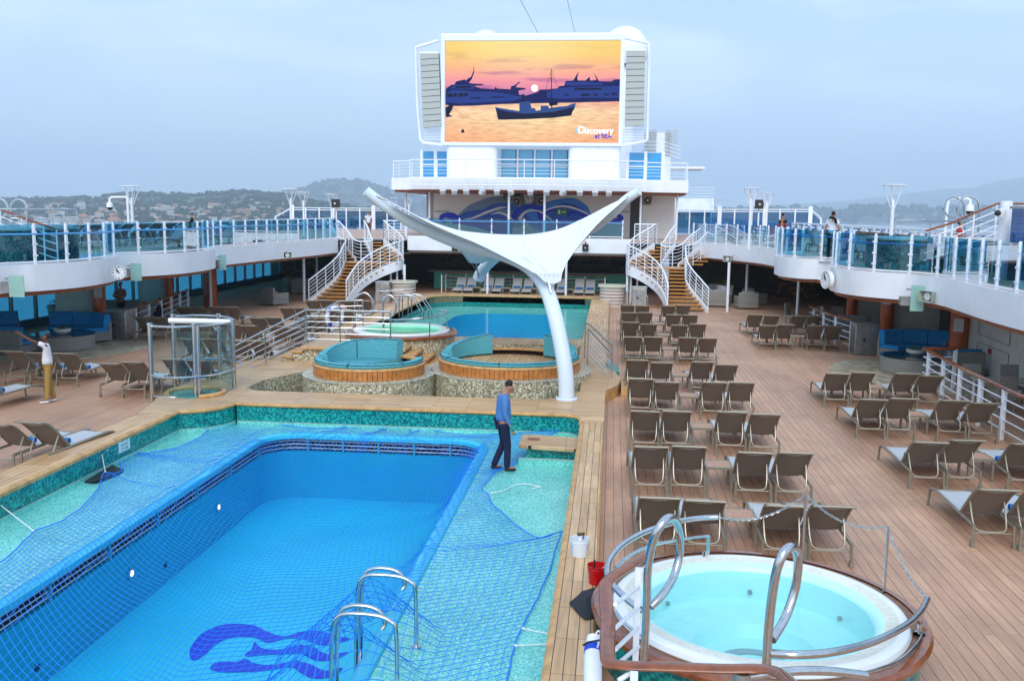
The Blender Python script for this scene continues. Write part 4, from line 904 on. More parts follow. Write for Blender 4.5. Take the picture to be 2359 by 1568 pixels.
flat([(870,632),(900,640),(1040,662),(1050,662),(1048,596),(1125,590),(1140,640),(1165,640),(1170,660),(1205,655),(1207,622),(1262,620),(1265,640),(1330,630),(1400,622),(1440,605),(1462,600),(1455,640),(1430,680),(1425,695),(1300,712),(1100,722),(950,728),(895,728)],blu2,3)
flat([(880,645),(960,668),(1100,682),(1300,668),(1450,628),(1430,695),(1300,712),(1100,724),(897,728)],blackb,4)
flat([(1065,596),(1068,535),(1082,535),(1085,594)],blackb,4)
for pts in ([(1276,345),(1280,345),(1292,640),(1283,640)],[(1268,415),(1292,412),(1292,418),(1268,420)],[(1150,545),(1330,600),(1330,605),(1150,550)],[(1280,350),(1232,520),(1234,521),(1282,352)],[(1280,350),(1330,500),(1332,499),(1282,350)],[(702,335),(706,335),(708,380),(702,380)],[(1462,615),(1520,690),(1521,692),(1463,618)],[(560,635),(628,698),(628,700),(560,638)],[(1265,600),(1330,590),(1330,615),(1270,625)],[(890,700),(875,720),(876,721),(892,702)]):
    flat(pts,blackb,5)
flat([(1158+25*math.cos(2*PI*i/20),490+25*math.sin(2*PI*i/20)) for i in range(20)],sunm,2)
flat([(1130,494),(1186,492),(1186,497),(1130,499)],emis('led_pink',(.85,.25,.35),E1),3)
flat([(624,827),(624,810),(632,802),(635,795),(639,802),(647,810),(648,827)],blackb,3)
def stext(body,zx,zy,size,m_,al='CENTER',bold=.0):
    p=SP(zx,zy,7); M2=Matrix(((1,0,0,p[0]),(0,0,-1,p[1]),(0,1,0,p[2]),(0,0,0,1))); q=text_obj(body,size,M2,m_,ms,'lettering',al,.002,bold); q.parent=ob; return q
stext('D',1506,806,.62,wht,'CENTER',.008); stext('iscovery',1632,810,.56,wht,'CENTER',.008); stext('at SEA',1664,851,.42,bluet,'CENTER',.010)
flat([(1478+16*math.cos(2*PI*i/16),808+16*math.sin(2*PI*i/16)) for i in range(16)],emis('led_globe',(.12,.42,.85),.9),6)
flat([(1470,800),(1478,796),(1484,804),(1476,812),(1470,808)],emis('led_globe_land',(.5,.75,.85),.9),7)
# side brackets and line arrays
for sgn,xs,nm in ((-1,[(463,150),(297,200),(300,330),(310,640),(330,870),(350,890),(495,908)],'left'),(1,[(1805,130),(1985,170),(1988,300),(1978,640),(1975,870),(1960,880),(1790,912)],'right')):
    P_=[atY(*Z3(*q),YS+.6) for q in xs]; MB().tube(P_,.10,8).build('side_bracket',white,ms)
    xa=atY(*Z3(*((405,240) if sgn<0 else (1893,215))),YS)
    for k in range(5):
        a=atY(*Z3((345,1) if False else ((350,795+k*18) if sgn<0 else (1800,795+k*18)) [0],((350,795+k*18) if sgn<0 else (1800,795+k*18))[1]),YS+.5); c_=atY(*Z3(485 if sgn<0 else 1955,795+k*18),YS+.5); MB().tube([a,c_],.03,5).build('bracket_bar',white,ms)
    if sgn<0: top=[(325,245),(460,235)]; bot=[(348,785),(480,775)]
    else: top=[(1825,225),(1962,222)]; bot=[(1812,775),(1950,772)]
    t=thing('line_array_speaker','tall grey line array loudspeaker on the %s of the movie screen'%nm,'loudspeaker',atY(*Z3(*bot[0]),YS))
    for k in range(12):
        f0,f1=k/12,(k+1)/12-.008
        cs=[]
        for f_ in (f0,f1):
            for j in (0,1): cs.append(atY(*Z3(top[j][0]+(bot[j][0]-top[j][0])*f_,top[j][1]+(bot[j][1]-top[j][1])*f_),YS-.1))
        b=MB(); A,B,C_,D=cs; b.v=[A,B,D,C_]+[(q[0],q[1]+.5,q[2]) for q in (A,B,D,C_)]; b.mi=[]; 
        for f_ in ((0,1,2,3),(4,7,6,5),(0,4,5,1),(1,5,6,2),(2,6,7,3),(3,7,4,0)): b.face(f_)
        b.build('speaker_module',mat('array_grey',(.40,.42,.40),.6),t)
    q=[atY(*Z3(*top[0]),YS-.12),atY(*Z3(*top[1]),YS-.12)]; MB().box(q[0][0],q[1][0],YS-.12,YS+.4,q[0][2],q[0][2]+.12).build('top_bar',white,t)
# radar domes and aerial wires
for zx,zy,r_,d,nm in ((805,192,1.2,74,'smaller white radar dome peeping above the left of the screen'),(1815,222,1.75,74,'large white radar dome behind the right corner of the screen')):
    p=atY(*Z3(zx,zy),d); prof=[(r_*math.cos(R(a)),r_*math.sin(R(a))) for a in range(-40,91,10)]
    t=thing('radar_dome',nm,'radar dome',(p[0],d,p[2])); MB().lathe(prof,(p[0],d,p[2]),32).build('dome',white,t,smooth=True); MB().cyl((p[0],d,6.9),(p[0],d,p[2]-r_*.7),.8,16).build('pedestal',white,t,smooth=True)
for i,(a_,c_) in enumerate([((1182,93),(1100,-60)),((1450,90),(1415,-60))]):
    p,q=Vector(atY(*Z3(*a_),70)),Vector(atY(*Z3(*c_),70)); tag(MB().tube([p,q+(q-p)*1.5],.02,4).build('aerial_wire',blk,base=tuple(p)),'thin aerial wire rising above the screen, %s of two'%['left','right'][i],'wire')
# ================================================================ under the balconies
winb=glass('tinted_window',(.08,.42,.56),.12)
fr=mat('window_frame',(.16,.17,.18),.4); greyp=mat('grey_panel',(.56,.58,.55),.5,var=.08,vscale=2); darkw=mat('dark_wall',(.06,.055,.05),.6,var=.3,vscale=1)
ww=thing('window_wall','blue tinted window wall along the port side of the lounge','window wall',(-23.2,45,0))
MB().box(-23.3,-23.1,20,70,0,.35).build('sill_wall',mat('sill_blue','#1b5f7c',.5),ww); MB().box(-23.3,-23.1,20,70,2.25,2.5).build('header',fr,ww)
for i in range(28):
    y=22+1.6*i; MB().box(-23.25,-23.12,y-.05,y+.05,.35,2.25).build('mullion',fr,ww); MB().poly([(-23.2,y+.05,.35),(-23.2,y+1.55,.35),(-23.2,y+1.55,2.25),(-23.2,y+.05,2.25)]).build('window_pane',winb,ww)
MB().box(-23.24,-23.13,20,70,1.45,1.51).build('transom',fr,ww)
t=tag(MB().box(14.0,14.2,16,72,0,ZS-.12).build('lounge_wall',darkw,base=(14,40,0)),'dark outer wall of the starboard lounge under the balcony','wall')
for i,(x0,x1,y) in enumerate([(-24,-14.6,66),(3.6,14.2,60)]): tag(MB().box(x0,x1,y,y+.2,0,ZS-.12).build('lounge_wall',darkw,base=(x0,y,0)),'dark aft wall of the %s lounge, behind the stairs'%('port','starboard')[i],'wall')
def panel(x0,x1,y,lab,z0=0,z1=ZS-.13,d=.5,m_=greyp): return tag(MB().box(x0,x1,y,y+d,z0,z1).build('wall_panel',m_,base=((x0+x1)/2,y,0)),lab,'wall panel')
panel(-21.6,-19.95,35.2,'grey wall panel behind the port corner sofa'); panel(-23.04,-21.6,44.6,'grey wall panel between two wooden columns on the port side, farther aft')
panel(10.6,12.35,37.2,'grey wall panel behind the starboard blue sofa'); panel(10.4,11.6,42,'narrow grey wall panel beside the farther starboard column')
b=MB(); b.prism([(11.72,32.75),(14,34),(14,20),(11.2,20),(11.3,25)],0,ZS-.13); t=tag(b.build('wall_panel',greyp,base=(12,28,0)),'long light grey wall with hatches at the far right edge','wall panel')
for y0,y1,z0,z1 in ((28.6,31.4,1.25,2.2),(28.6,31.4,.1,1.0)):
    fx=lambda y: 11.3+(y-25)*.0542-.012
    b=MB(); 
    for (ya,za,yb,zb_) in ((y0,z0,y1,z0),(y0,z1,y1,z1),(y0,z0,y0,z1),(y1,z0,y1,z1)): b.tube([(fx(ya),ya,za),(fx(yb),yb,zb_)],.012,4)
    b.build('hatch_outline',fr,t)
MB().obox((fx(30.2),30.2,.86),(.04,.22,.16)).build('fire_call_point',mat('signal_red','#a01424',.4),t)
MB().cyl((fx(31.6),31.6,.35),(fx(31.6)-.03,31.6,.35),.06,12).build('vent_cap',fr,t)
def column(x,y,r,lab,paper=None):
    t=thing('wooden_column',lab,'column',(x,y,0)); MB().cyl((x,y,0),(x,y,ZS-.13),r,28).build('wood_cladding',woodcol,t,smooth=True)
    return t
column(-19.67,34.9,.29,'wooden column with a notice, behind the port trash bin'); column(-21.35,44.3,.28,'dark wooden column at the middle of the port lounge'); column(-19.62,45.2,.33,'dark wooden column beside the port white pole')
column(10.35,36.9,.25,'wooden column with a notice behind the starboard blue sofa'); column(11.49,32.6,.31,'wooden column with a notice right of the starboard blue sofa'); column(10.18,41.5,.22,'wooden column farther aft in the starboard lounge')
for x,y,z,rz,lab in ((-19.50,34.63,1.62,.5,'white notice sheet taped to the port wooden column'),(10.24,36.66,1.85,-.4,'white notice sheet taped to the column behind the blue sofa'),(11.34,32.31,1.40,-.5,'white notice sheet taped to the column right of the blue sofa')):
    t=tag(MB().obox((x,y,z),(.30,.006,.42),rz).build('notice',mat('paper',(.62,.63,.64),.7),base=(x,y,z)),lab,'notice')
    for k in range(8):
        b=MB(); dx=Vector((math.cos(rz),math.sin(rz),0)); nn=Vector((math.sin(rz),-math.cos(rz),0))*.006; c=Vector((x,y,z+.15-.04*k))+nn; b.obox(tuple(c),(.24 if k%3 else .17,.003,.008),rz); b.build('printed_line',fr,t)
# white poles
for i,p in enumerate([(5.91,48.99),(9.11,47.65),(-16.13,49.07),(-19.43,44.8),(-11.36,52.0),(.9,52.2),(-7.1,54.9),(-2.55,54.9),(7.3,52.5),(-17.6,56)]):
    lab=['beside the starboard wicker sofa','at the edge of the starboard lounge, right of the wicker sofa','at the edge of the port lounge, nearest the port stairs','beside the dark wooden columns of the port lounge','under the landing of the port stairs','under the landing of the starboard stairs','in front of the bar, left of the white sail mast','in front of the bar behind the white mast','inside the starboard lounge','inside the port lounge'][i]
    tag(MB().cyl((*p,0),(*p,ZS if i not in (4,5) else 1.9),.07,12).build('support_pole',bluerail,base=(*p,0),smooth=True),'slim white pole '+lab,'pole','poles under the balconies')
# patterned screens, plants, wicker seats
pat=mosaic('patterned_screen',['#20160f','#2c1d0e','#7a4f1a','#1a1410','#23180f','#5a3a16'],.12,.6)
for p,lab in (((-19.9,59.5),'dark screen with gold pattern at the back of the port lounge'),((10.4,54.5),'dark screen with gold pattern at the back of the starboard lounge')):
    tag(MB().box(p[0]-1.1,p[0]+1.1,p[1],p[1]+.1,.3,2.3).build('patterned_screen',pat,base=(*p,0)),lab,'screen')
leafm=mat('palm_leaf','#3f5a2c',.6,var=.4,vscale=4); leafd=mat('dark_leaf','#1d3320',.6,var=.4,vscale=6)
def plant(x,y,potm,h,r,lab,leaf=leafm,n=46,pot='tall_planter',spread=.95):
    t=thing('potted_plant',lab,'plant',(x,y,0)); MB().lathe([(r*.7,0),(r,h),(r-.04,h),(r-.06,h-.06),(.01,h-.06)],(x,y,0),24).build('pot',potm,t,smooth=True)
    rd=random.Random(int(x*100)); b=MB()
    for k in range(n):
        a=rd.uniform(0,2*PI); L_=rd.uniform(.5,1)*spread; lift=rd.uniform(.4,1.25); pr=None; w0=.035
        for j in range(6):
            q=j/5; rr=L_*q; z=h+L_*lift*q-.75*L_*q*q; w_=w0*(1-q)*(1 if j else .6)+.004; c=Vector((x+rr*math.cos(a),y+rr*math.sin(a),z)); sd=Vector((-math.sin(a),math.cos(a),0))*w_
            o=len(b.v); b.v+=[tuple(c-sd),tuple(c+sd)]
            if j: b.face((o-2,o-1,o+1,o))
    b.build('leaves',leaf,t); return t
potw=mat('white_pot',(.6,.61,.64),.4); potg=mat('grey_pot',(.30,.31,.34),.5)
plant(-14.9,54.5,potg,1.0,.5,'leafy palm in a tall grey planter behind the port stairs'); plant(6.3,53.6,potw,1.0,.48,'leafy palm in a white planter right of the starboard stairs')
plant(-22.2,36.4,potg,.9,.45,'dark bushy plant at the far left window',leafd,60,spread=.6)
wick=mat('grey_wicker',(.26,.25,.225),.7,var=.25,vscale=30,bump=.5,bscale=90); cush=mat('grey_cushion',(.24,.26,.28),.85,var=.1,vscale=3)
bluec=mat('blue_cushion','#1283c2',.85,var=.12,vscale=3,bump=.15,bscale=60)
def seat(x,y,w,d,rz,lab,cm=cush,nm='armchair',cat='armchair',h=.42,bh=.85,arms=True):
    t=thing(nm,lab,cat,(x,y,0),None,rz); ORG[t.name]=(0,0,0)
    MB().box(-w/2,w/2,-d/2,d/2,.06,h-.12).build('base',wick,t,bevel=.03)
    MB().box(-w/2,w/2,d/2-.14,d/2,h-.119,bh).build('back',wick,t,bevel=.03)
    if arms:
        for s_ in (-1,1): MB().box(s_*w/2-s_*.14 if s_>0 else -w/2,w/2 if s_>0 else -w/2+.14,-d/2,d/2-.141,h-.119,.64).build('arm',wick,t,bevel=.03)
    n_=max(1,round((w-.3)/.75)); ww_=(w-(.32 if arms else .04))/n_
    for i in range(n_):
        x0=-w/2+(.16 if arms else .02)+ww_*i
        MB().box(x0+.01,x0+ww_-.01,-d/2+.01,d/2-.15,h-.118,h+.03).build('seat_cushion',cm,t,bevel=.04)
        MB().obox((x0+ww_/2,d/2-.22,h+.27),(ww_-.02,.15,.46),0,-.12).build('back_cushion',cm,t,bevel=.05)
    return t
def ats(f,x,y,z=0): p=at(*f(x,y),z); return p[0],p[1]
A_=crop(0,1150,2.3037); B_=crop(3072,1150,2.3037); C__=crop(2300,1150,2.3037)
seat(*ats(Z2,690,1195),1.0,1.0,2.6,'grey wicker armchair at the front of the port lounge beside the pole'); seat(-17.2,54.0,2.4,1.0,3.3,'grey wicker sofa in the port lounge behind the stairs',nm='sofa',cat='sofa')
seat(-18.6,54.5,1.0,1.0,2.2,'grey wicker armchair with light cushion deeper in the port lounge'); seat(5.2,51.9,2.3,1.0,PI-.25,'grey wicker sofa seen from behind, left of the starboard pole',nm='sofa',cat='sofa')
seat(7.1,51.0,1.05,1.0,PI+.15,'grey wicker armchair seen from behind in the starboard lounge'); seat(7.9,53.4,1.0,1.0,PI-1.2,'grey wicker armchair with pale cushion behind another armchair, starboard')
seat(5.6,55.4,2.0,1.0,0,'grey wicker sofa with pale cushions facing the starboard deck',nm='sofa',cat='sofa')
seat(-21.1,38.6,2.6,.9,.15,'dark grey sofa beyond the port handrail',nm='sofa',cat='sofa'); seat(9.3,39.4,2.5,.9,0,'grey sofa beyond the starboard handrail',nm='sofa',cat='sofa')
# blue corner sofas
def corner(cx_,cy_,r,a0,a1,lab,n_=3):
    t=thing('curved_sofa',lab,'sofa',(cx_,cy_,0)); 
    for i in range(n_):
        b0=a0+(a1-a0)*i/n_; b1=a0+(a1-a0)*(i+1)/n_; g=.5
        MB().lathe([(r-.85,.40),(r-.12,.40),(r-.10,.43),(r-.10,.50),(r-.14,.53),(r-.83,.53),(r-.87,.5),(r-.87,.43),(r-.85,.40)],(cx_,cy_,0),8,R(b0+g),R(b1-g)).build('seat_cushion',bluec,t,smooth=True)
        MB().lathe([(r-.28,.54),(r-.08,.54),(r-.02,.6),(r-.02,.96),(r-.07,1.02),(r-.2,1.02),(r-.26,.96),(r-.28,.54)],(cx_,cy_,0),8,R(b0+g),R(b1-g)).build('back_cushion',bluec,t,smooth=True)
    MB().lathe([(r-.86,.07),(r,.07),(r,.75),(r-.06,.75),(r-.1,.395),(r-.86,.395),(r-.86,.07)],(cx_,cy_,0),24,R(a0),R(a1)).build('wicker_base',wick,t)
    return t
corner(-19.6,31.0,2.4,48,115,'curved blue cushioned wicker sofa below the wooden column, port'); corner(-20.6,30.9,2.6,118,178,'second curved blue sofa at the far left edge',3)
corner(10.6,32.0,2.35,58,125,'curved blue cushioned wicker sofa on the starboard patio')
seat(-19.6,29.6,.95,.85,PI-.1,'blue cushioned low wicker chair facing the port round table',bluec,bh=.8,arms=False); seat(10.75,30.3,1.15,.85,PI+.2,'blue cushioned wicker chair with its back to the camera, starboard patio',bluec,bh=.85,arms=False)
seat(12.0,33.6,1.0,.9,-1.2,'blue cushioned chair partly behind the starboard column',bluec)
tabg=mat('table_glass','#0e2b33',.08,spec=.8)
def rtable(x,y,r,lab):
    t=thing('round_table',lab,'table',(x,y,0)); MB().lathe([(r,.03),(r,.50),(.01,.50)],(x,y,0),40).build('wicker_drum',wick,t,smooth=True); MB().lathe([(.01,.502),(r+.02,.502),(r+.02,.52),(.01,.52)],(x,y,0),40).build('glass_top',tabg,t)
    return t
pT=at(*A_(700,610)); rtable(-18.75,30.95,1.0,'round wicker drum table with glass top on the port patio'); rtable(9.65,31.2,1.0,'round wicker drum table with glass top on the starboard patio')
for x,y,lab in ((-18.75,30.9,'white bowl planter on the port round table'),(9.75,31.4,'white bowl planter on the starboard round table')):
    t=thing('bowl_planter',lab,'planter',(x,y,.52)); MB().lathe([(.14,.52),(.26,.60),(.28,.70),(.25,.70),(.23,.66),(.01,.66)],(x,y,0),24).build('bowl',clk,t,smooth=True); b=MB(); rd=random.Random(3)
    for k in range(60):
        a=rd.uniform(0,6.3); q=rd.uniform(0,.2); c=Vector((x+q*math.cos(a),y+q*math.sin(a),.67)); d=Vector((rd.uniform(-.06,.06),rd.uniform(-.06,.06),rd.uniform(.04,.11))); s_=Vector((rd.uniform(-.03,.03),rd.uniform(-.03,.03),0)); b.poly([tuple(c-s_),tuple(c+s_),tuple(c+d+s_*.4),tuple(c+d-s_*.4)])
    b.build('leaves',leafm,t)
# paving patches
for side,(cx_,cy_,r) in (('port',(-19.0,31.2,2.9)),('starboard',(10.0,30.6,3.0))):
    pts=[(cx_+r*math.cos(R(a)),cy_+r*1.15*math.sin(R(a))) for a in range(0,360,8)]
    MB().prism(pts,.003,.006).build('patio',mostile,kind='structure')
    MB().ring([(cx_+(r+.28)*math.cos(R(a)),cy_+(r+.28)*1.15*math.sin(R(a))) for a in range(0,360,8)],[(cx_+(r+.01)*math.cos(R(a)),cy_+(r+.01)*1.15*math.sin(R(a))) for a in range(0,360,8)],.001,.005).build('patio_border',mat('border_board','#bf937a',.6,var=.1,vscale=5),kind='structure')
# trash bins
for x,y,lab,w_ in ((-18.1,33.6,'brushed steel bin cabinet at the end of the port handrail',.8),(9.1,35.0,'brushed steel bin cabinet beside the starboard blue sofa',.85),(-12.0,49.8,'brushed steel bin cabinet by the port towel counter',.75),(1.5,49.9,'brushed steel bin cabinet behind the starboard loungers',.75)):
    t=thing('bin_cabinet',lab,'bin',(x,y,0)); MB().box(x-w_/2,x+w_/2,y-.35,y+.35,0,1.05).build('cabinet',satin,t,bevel=.03); MB().prism([(x-w_/2-.02,y-.37),(x+w_/2+.02,y-.37),(x+w_/2+.02,y+.37),(x-w_/2-.02,y+.37)],1.051,1.12).build('lid',satin,t,bevel=.02)
    MB().cyl((x-.1,y-.352,.55),(x-.1,y-.358,.55),.06,16).build('badge',blk,t)
# towel counters, striped
for x,y,lab in ((-11.05,50.4,'round-ended cream counter with dark stripes left of the far pool'),(.2,50.6,'round-ended cream counter with dark stripes right of the far pool')):
    t=thing('towel_counter',lab,'counter',(x,y,0)); MB().prism(rrect(x-.75,x+.55,y-.5,y+.9,.45,6),0,1.02).build('body',mat('counter_cream',(.55,.54,.50),.5),t,smooth=True); MB().prism(rrect(x-.85,x+.65,y-.6,y+1.0,.5,6),1.021,1.10).build('worktop',mat('counter_top','#c9c6ae',.35),t,smooth=True)
    for k in range(5): MB().prism(rrect(x-.76,x+.56,y-.51,y+.91,.455,6),.12+.17*k,.155+.17*k).build('stripe',mahog,t)
# bar
bar=thing('bar_counter','long teal poolside bar counter under the centre balcony','bar',(-5.2,60,0))
MB().box(-11.2,1.2,60,61,0,1.05).build('front',mat('bar_teal','#4ab89e',.35,var=.15,vscale=.7),bar); MB().box(-11.5,1.5,59.8,61.1,1.051,1.13).build('worktop',mat('bar_top',(.20,.20,.18),.3),bar)
tag(MB().box(-14.5,3.5,66,66.2,0,2.38).build('bar_back_wall',mat('bar_dark','#1a100c',.4,var=.5,vscale=1.5),base=(-5,66,0)),'dark back wall of the bar','wall')
sh=thing('bottle_shelf','dim bottle shelves at the back of the bar','shelf',(-5,65.5,0))
for z in (1.3,1.75): MB().box(-12,2,65.5,65.9,z,z+.04).build('shelf_board',mahog,sh)
bm_=[mat('bottle_amber','#6b3a14',.1),mat('bottle_blue','#1d4a7a',.1),mat('bottle_clear','#7f8a8a',.1)]
rd=random.Random(9); bp=[]
for i,m_ in enumerate(bm_):
    o=MB().lathe([(.01,0),(.04,0),(.04,.2),(.015,.26),(.015,.33),(.01,.33)],(0,0,0),8).build('bottle',m_); bp.append(o)
for k in range(54):
    i=k%3; z=1.34 if k<27 else 1.79; x=-11.6+ (k%27)*.5+rd.uniform(-.1,.1); o=bp[i] if k<3 else bp[i].copy()
    if k>=3: C.objects.link(o)
    o.location=(x,65.6,z); tag(o,['amber','blue','clear'][i]+' bottle on the dim shelf at the back of the bar','bottle',['amber','blue','clear'][i]+' bottles behind the bar')
for i in range(6):
    x=-10+1.9*i; t=thing('bar_stool','dark bar stool at the teal bar, %s from the left'%ordn(i),'stool',(x,59.3,0),'stools at the bar'); MB().cyl((x,59.3,.0),(x,59.3,.72),.03,8).build('stem',satin,t); MB().box(x-.22,x+.22,59.1,59.5,.72,.80).build('seat',mahog,t); MB().cyl((x,59.3,0),(x,59.3,.02),.2,16).build('foot',satin,t)
# ================================================================ generic railing
def railing(name,label,path,h=1.05,bars=4,m_=bluerail,rt_=.03,rb=.014,post=.022,step=1.2,topm=None,nposts=None,ends=True,group=None,sq=False,topw=None):
    P=[Vector(p) for p in path]; cum=[0]
    for a,c in zip(P,P[1:]): cum.append(cum[-1]+(c-a).length)
    def Q(s):
        for i in range(len(cum)-1):
            if cum[i+1]>=s-1e-6: return P[i].lerp(P[i+1],max(0,min(1,(s-cum[i])/(cum[i+1]-cum[i]+1e-9))))
        return P[-1]
    t=thing(name,label,'railing',tuple(P[0]),group)
    MB().tube([(p.x,p.y,p.z+h) for p in P],rt_,8,rr=None).build('top_rail',topm or m_,t,smooth=True)
    for k in range(bars): MB().tube([(p.x,p.y,p.z+h*(k+1)/(bars+1)) for p in P],rb,6).build('rail_bar',m_,t,smooth=True)
    n_=nposts or max(1,round(cum[-1]/step))
    for i in range(n_+1):
        q=Q(cum[-1]*i/n_); b=MB()
        if sq: b.box(q.x-post,q.x+post,q.y-post,q.y+post,q.z,q.z+h-.01)
        else: b.cyl(tuple(q),(q.x,q.y,q.z+h),post,8)
        b.build('post',m_,t)
    return t
# ================================================================ twin stairs
stairw=mat('tread_wood','#b9803c',.5,var=.2,vscale=5)
def stairs(mir,side):
    M=(lambda x:-10.75-x) if mir else (lambda x:x)
    t=thing('staircase','white %s staircase with wooden treads splitting at a landing'%side,'staircase',(M(3.5),48.4,0))
    XL=[2.95,2.92,2.84,2.74,2.62,2.48,2.32,2.12,1.88,1.60,1.30]; XR=[4.78,4.66,4.53,4.39,4.25,4.11,3.98,3.90,3.87,3.87,3.87]
    for i in range(11):
        y=48.6+.29*i; z=.167*(i+1); MB().box(M(XL[i]),M(XR[i]),y,y+.31,z-.06,z).build('tread',stairw,t)
    MB().prism([(M(.95),51.79),(M(3.9),51.79),(M(4.1),53.4),(M(.98),53.4)],1.93,2.0).build('landing',deckx,t); MB().box(M(.99),M(3.88),51.74,51.785,1.92,1.995).build('landing_nosing',stairw,t)
    uL=[.98,1.12,1.4,1.75,2.1,2.5]; uR=[2.72,2.75,2.86,3.02,3.25,3.5]
    for i in range(6):
        y=53.05+.28*i; z=2.0+.17*(i+1); MB().box(M(uL[i]),M(uR[i]),y,y+.3,z-.06,z).build('tread',stairw,t); MB().box(M(3.72+.28*i),M(5.0+.28*i),y,y+.3,z-.06,z).build('tread',stairw,t)
    def stringer(path,d0=-.32,d1=.12):
        b=MB(); q=spline(path,5); n_=len(q)
        for s_ in (-.03,.03):
            pass
        b.v=[]; 
        for p in q: b.v+=[(M(p.x)-.03,p.y,p.z+d0),(M(p.x)-.03,p.y,p.z+d1),(M(p.x)+.03,p.y,p.z+d1),(M(p.x)+.03,p.y,p.z+d0)]
        for i in range(n_-1):
            for k in range(4): b.face((4*i+k,4*i+(k+1)%4,4*i+4+(k+1)%4,4*i+4+k))
        b.face((0,1,2,3)); b.face((4*n_-4,4*n_-3,4*n_-2,4*n_-1))
        b.build('stringer',white,t,smooth=True)
    A=[(2.88,48.3,.05),(2.86,49.0,.35),(2.7,49.7,.80),(2.35,50.5,1.25),(1.75,51.2,1.65),(1.05,51.75,1.95),(.86,52.3,2.02),(.88,53.0,2.06),(1.3,53.6,2.45),(1.9,54.1,2.8),(2.4,54.6,3.12)]
    Bp=[(4.88,48.3,.05),(4.55,49.2,.45),(4.2,49.9,.85),(3.95,50.7,1.3),(3.93,51.5,1.75),(3.98,52.2,2.02),(4.6,53.0,2.15),(5.2,53.7,2.7),(5.8,54.3,3.12)]
    stringer(A,-.42,.10); stringer(Bp[:6]); stringer([(3.66,53.1,2.06),(4.3,53.8,2.55),(5.1,54.6,3.1)],-.15,.1); stringer([(2.74,53.1,2.06),(2.9,53.5,2.3),(3.2,54.1,2.75),(3.55,54.6,3.1)],-.15,.1)
    def rl(path,h,nm,np_):
        q=[(M(p.x),p.y,p.z) for p in spline(path,4)]; r_=railing('stair_railing','x',q,h,5,bluerail,.042,.014,.026,nposts=np_); 
        for c in list(r_.children): c.parent=t; c.location=Vector(ORG[r_.name])-Vector(ORG[t.name])
        for c in t.children: pass
        bpy.data.objects.remove(r_)
    rl(A,1.15,'',14); rl(Bp,1.15,'',10); rl([(3.55,54.6,3.15),(3.2,54.1,2.75),(2.9,53.5,2.3),(2.74,53.1,2.04),(3.66,53.1,2.04),(4.3,53.8,2.55),(5.1,54.6,3.12)],1.1,'',8)
    rl([(2.4,54.6,3.2),(2.5,55.6,3.2),(1.3,55.8,3.2)],1.05,'',3)
    for x in (1.1,1.45): MB().cyl((M(x),52.3,0),(M(x),52.3,1.9),.06,10).build('landing_post',bluerail,t)
stairs(False,'starboard'); stairs(True,'port')
# ================================================================ sail canopy and masts
mast=mat('mast_paint',(.66,.74,.80),.35,var=.04,vscale=1)
def mpath(pts): return spline([atY(x,y,Y) for x,y,Y in pts],6)
def tap(n_,r0,r1,p=1): return [r0+(r1-r0)*(i/(n_-1))**p for i in range(n_)]
mA=thing('canopy_mast','tall white curved mast rising from the teak deck in front of the sail','mast',(-1.0,23.16,.325))
q=mpath([(1305,918,23.16),(1303,860,23.2),(1292,790,23.35),(1275,715,23.7),(1252,655,24.6),(1212,612,26.8),(1150,586,29.6),(1060,563,31.6),(960,520,31.8),(895,480,31.5),(843,440,31.2)])
MB().tube(q,.2,20,rr=tap(len(q),.195,.17,1.3)).build('tube',mast,mA,smooth=True)
MB().lathe([(.27,.325),(.27,.365),(.21,.385)],(q[0].x,q[0].y,0),28).build('base_flange',mast,mA,smooth=True)
mB=thing('canopy_mast','white curved mast behind the sail, reaching to its right tip','mast',tuple(atY(1103,645,38.0)))
q2=mpath([(1102,642,38.0),(1112,622,37.8),(1135,598,37.2),(1165,583,36.3),(1250,572,35.0),(1330,545,33.6),(1400,500,32.6),(1440,462,32.2),(1472,440,32.0)])
MB().tube(q2,.2,18,rr=tap(len(q2),.24,.15)).build('tube',mast,mB,smooth=True)
sail=mat('sail_fabric',(.84,.87,.88),.6,var=.03,vscale=2)
sm_=sail.node_tree; 
TL=Vector(atY(893,462,31.2)); TR=Vector(atY(1444,455,32.0)); F_=Vector(atY(1265,632,23.9)); Bk=Vector(atY(1097,607,37.2)); cen=(TL+TR+F_+Bk)/4
def sp(pts,n_): 
    q=spline([atY(*p) for p in pts],12); return [q[round(i*(len(q)-1)/n_)] for i in range(n_+1)]
ridge=sp([(893,462,31.2),(960,497,31.2),(1045,527,31.3),(1102,536,31.4),(1164,540,31.5),(1226,539,31.6),(1288,527,31.7),(1350,500,31.8),(1411,468,31.9),(1444,455,32)],48)
frA=sp([(893,462,31.2),(979,508,29.6),(1040,536,28.5),(1103,562,27.2),(1185,603,25.3),(1238,632,23.9)],23); frB=sp([(1292,634,23.9),(1308,599,25.0),(1349,546,27.2),(1391,501,29.6),(1444,455,32)],23)
front=frA+[F_]+frB
rear=sp([(893,462,31.2),(950,494,32.0),(1004,531,33.4),(1057,574,35.8),(1082,606,37.2)],23)+[Bk]+sp([(1112,607,37.2),(1180,565,36),(1300,525,34.5),(1444,455,32)],23)
def S(u,v):
    # u runs from the left tip to the right tip, v from the front edge over the ridge to the rear edge
    f=u*48; i=min(int(f),47); g=f-i; a=front[i].lerp(front[i+1],g); r=ridge[i].lerp(ridge[i+1],g); c=rear[i].lerp(rear[i+1],g)
    if v<=.5: t=v*2; p=a.lerp(r,t); return p-Vector((0,0,.10*math.sin(PI*t)*math.sin(PI*u)))
    t=(v-.5)*2; p=r.lerp(c,t); return p-Vector((0,0,.12*math.sin(PI*t)*math.sin(PI*u)))
sl_=thing('sail_canopy','white four-cornered sail canopy stretched between the two curved masts','canopy',tuple(cen))
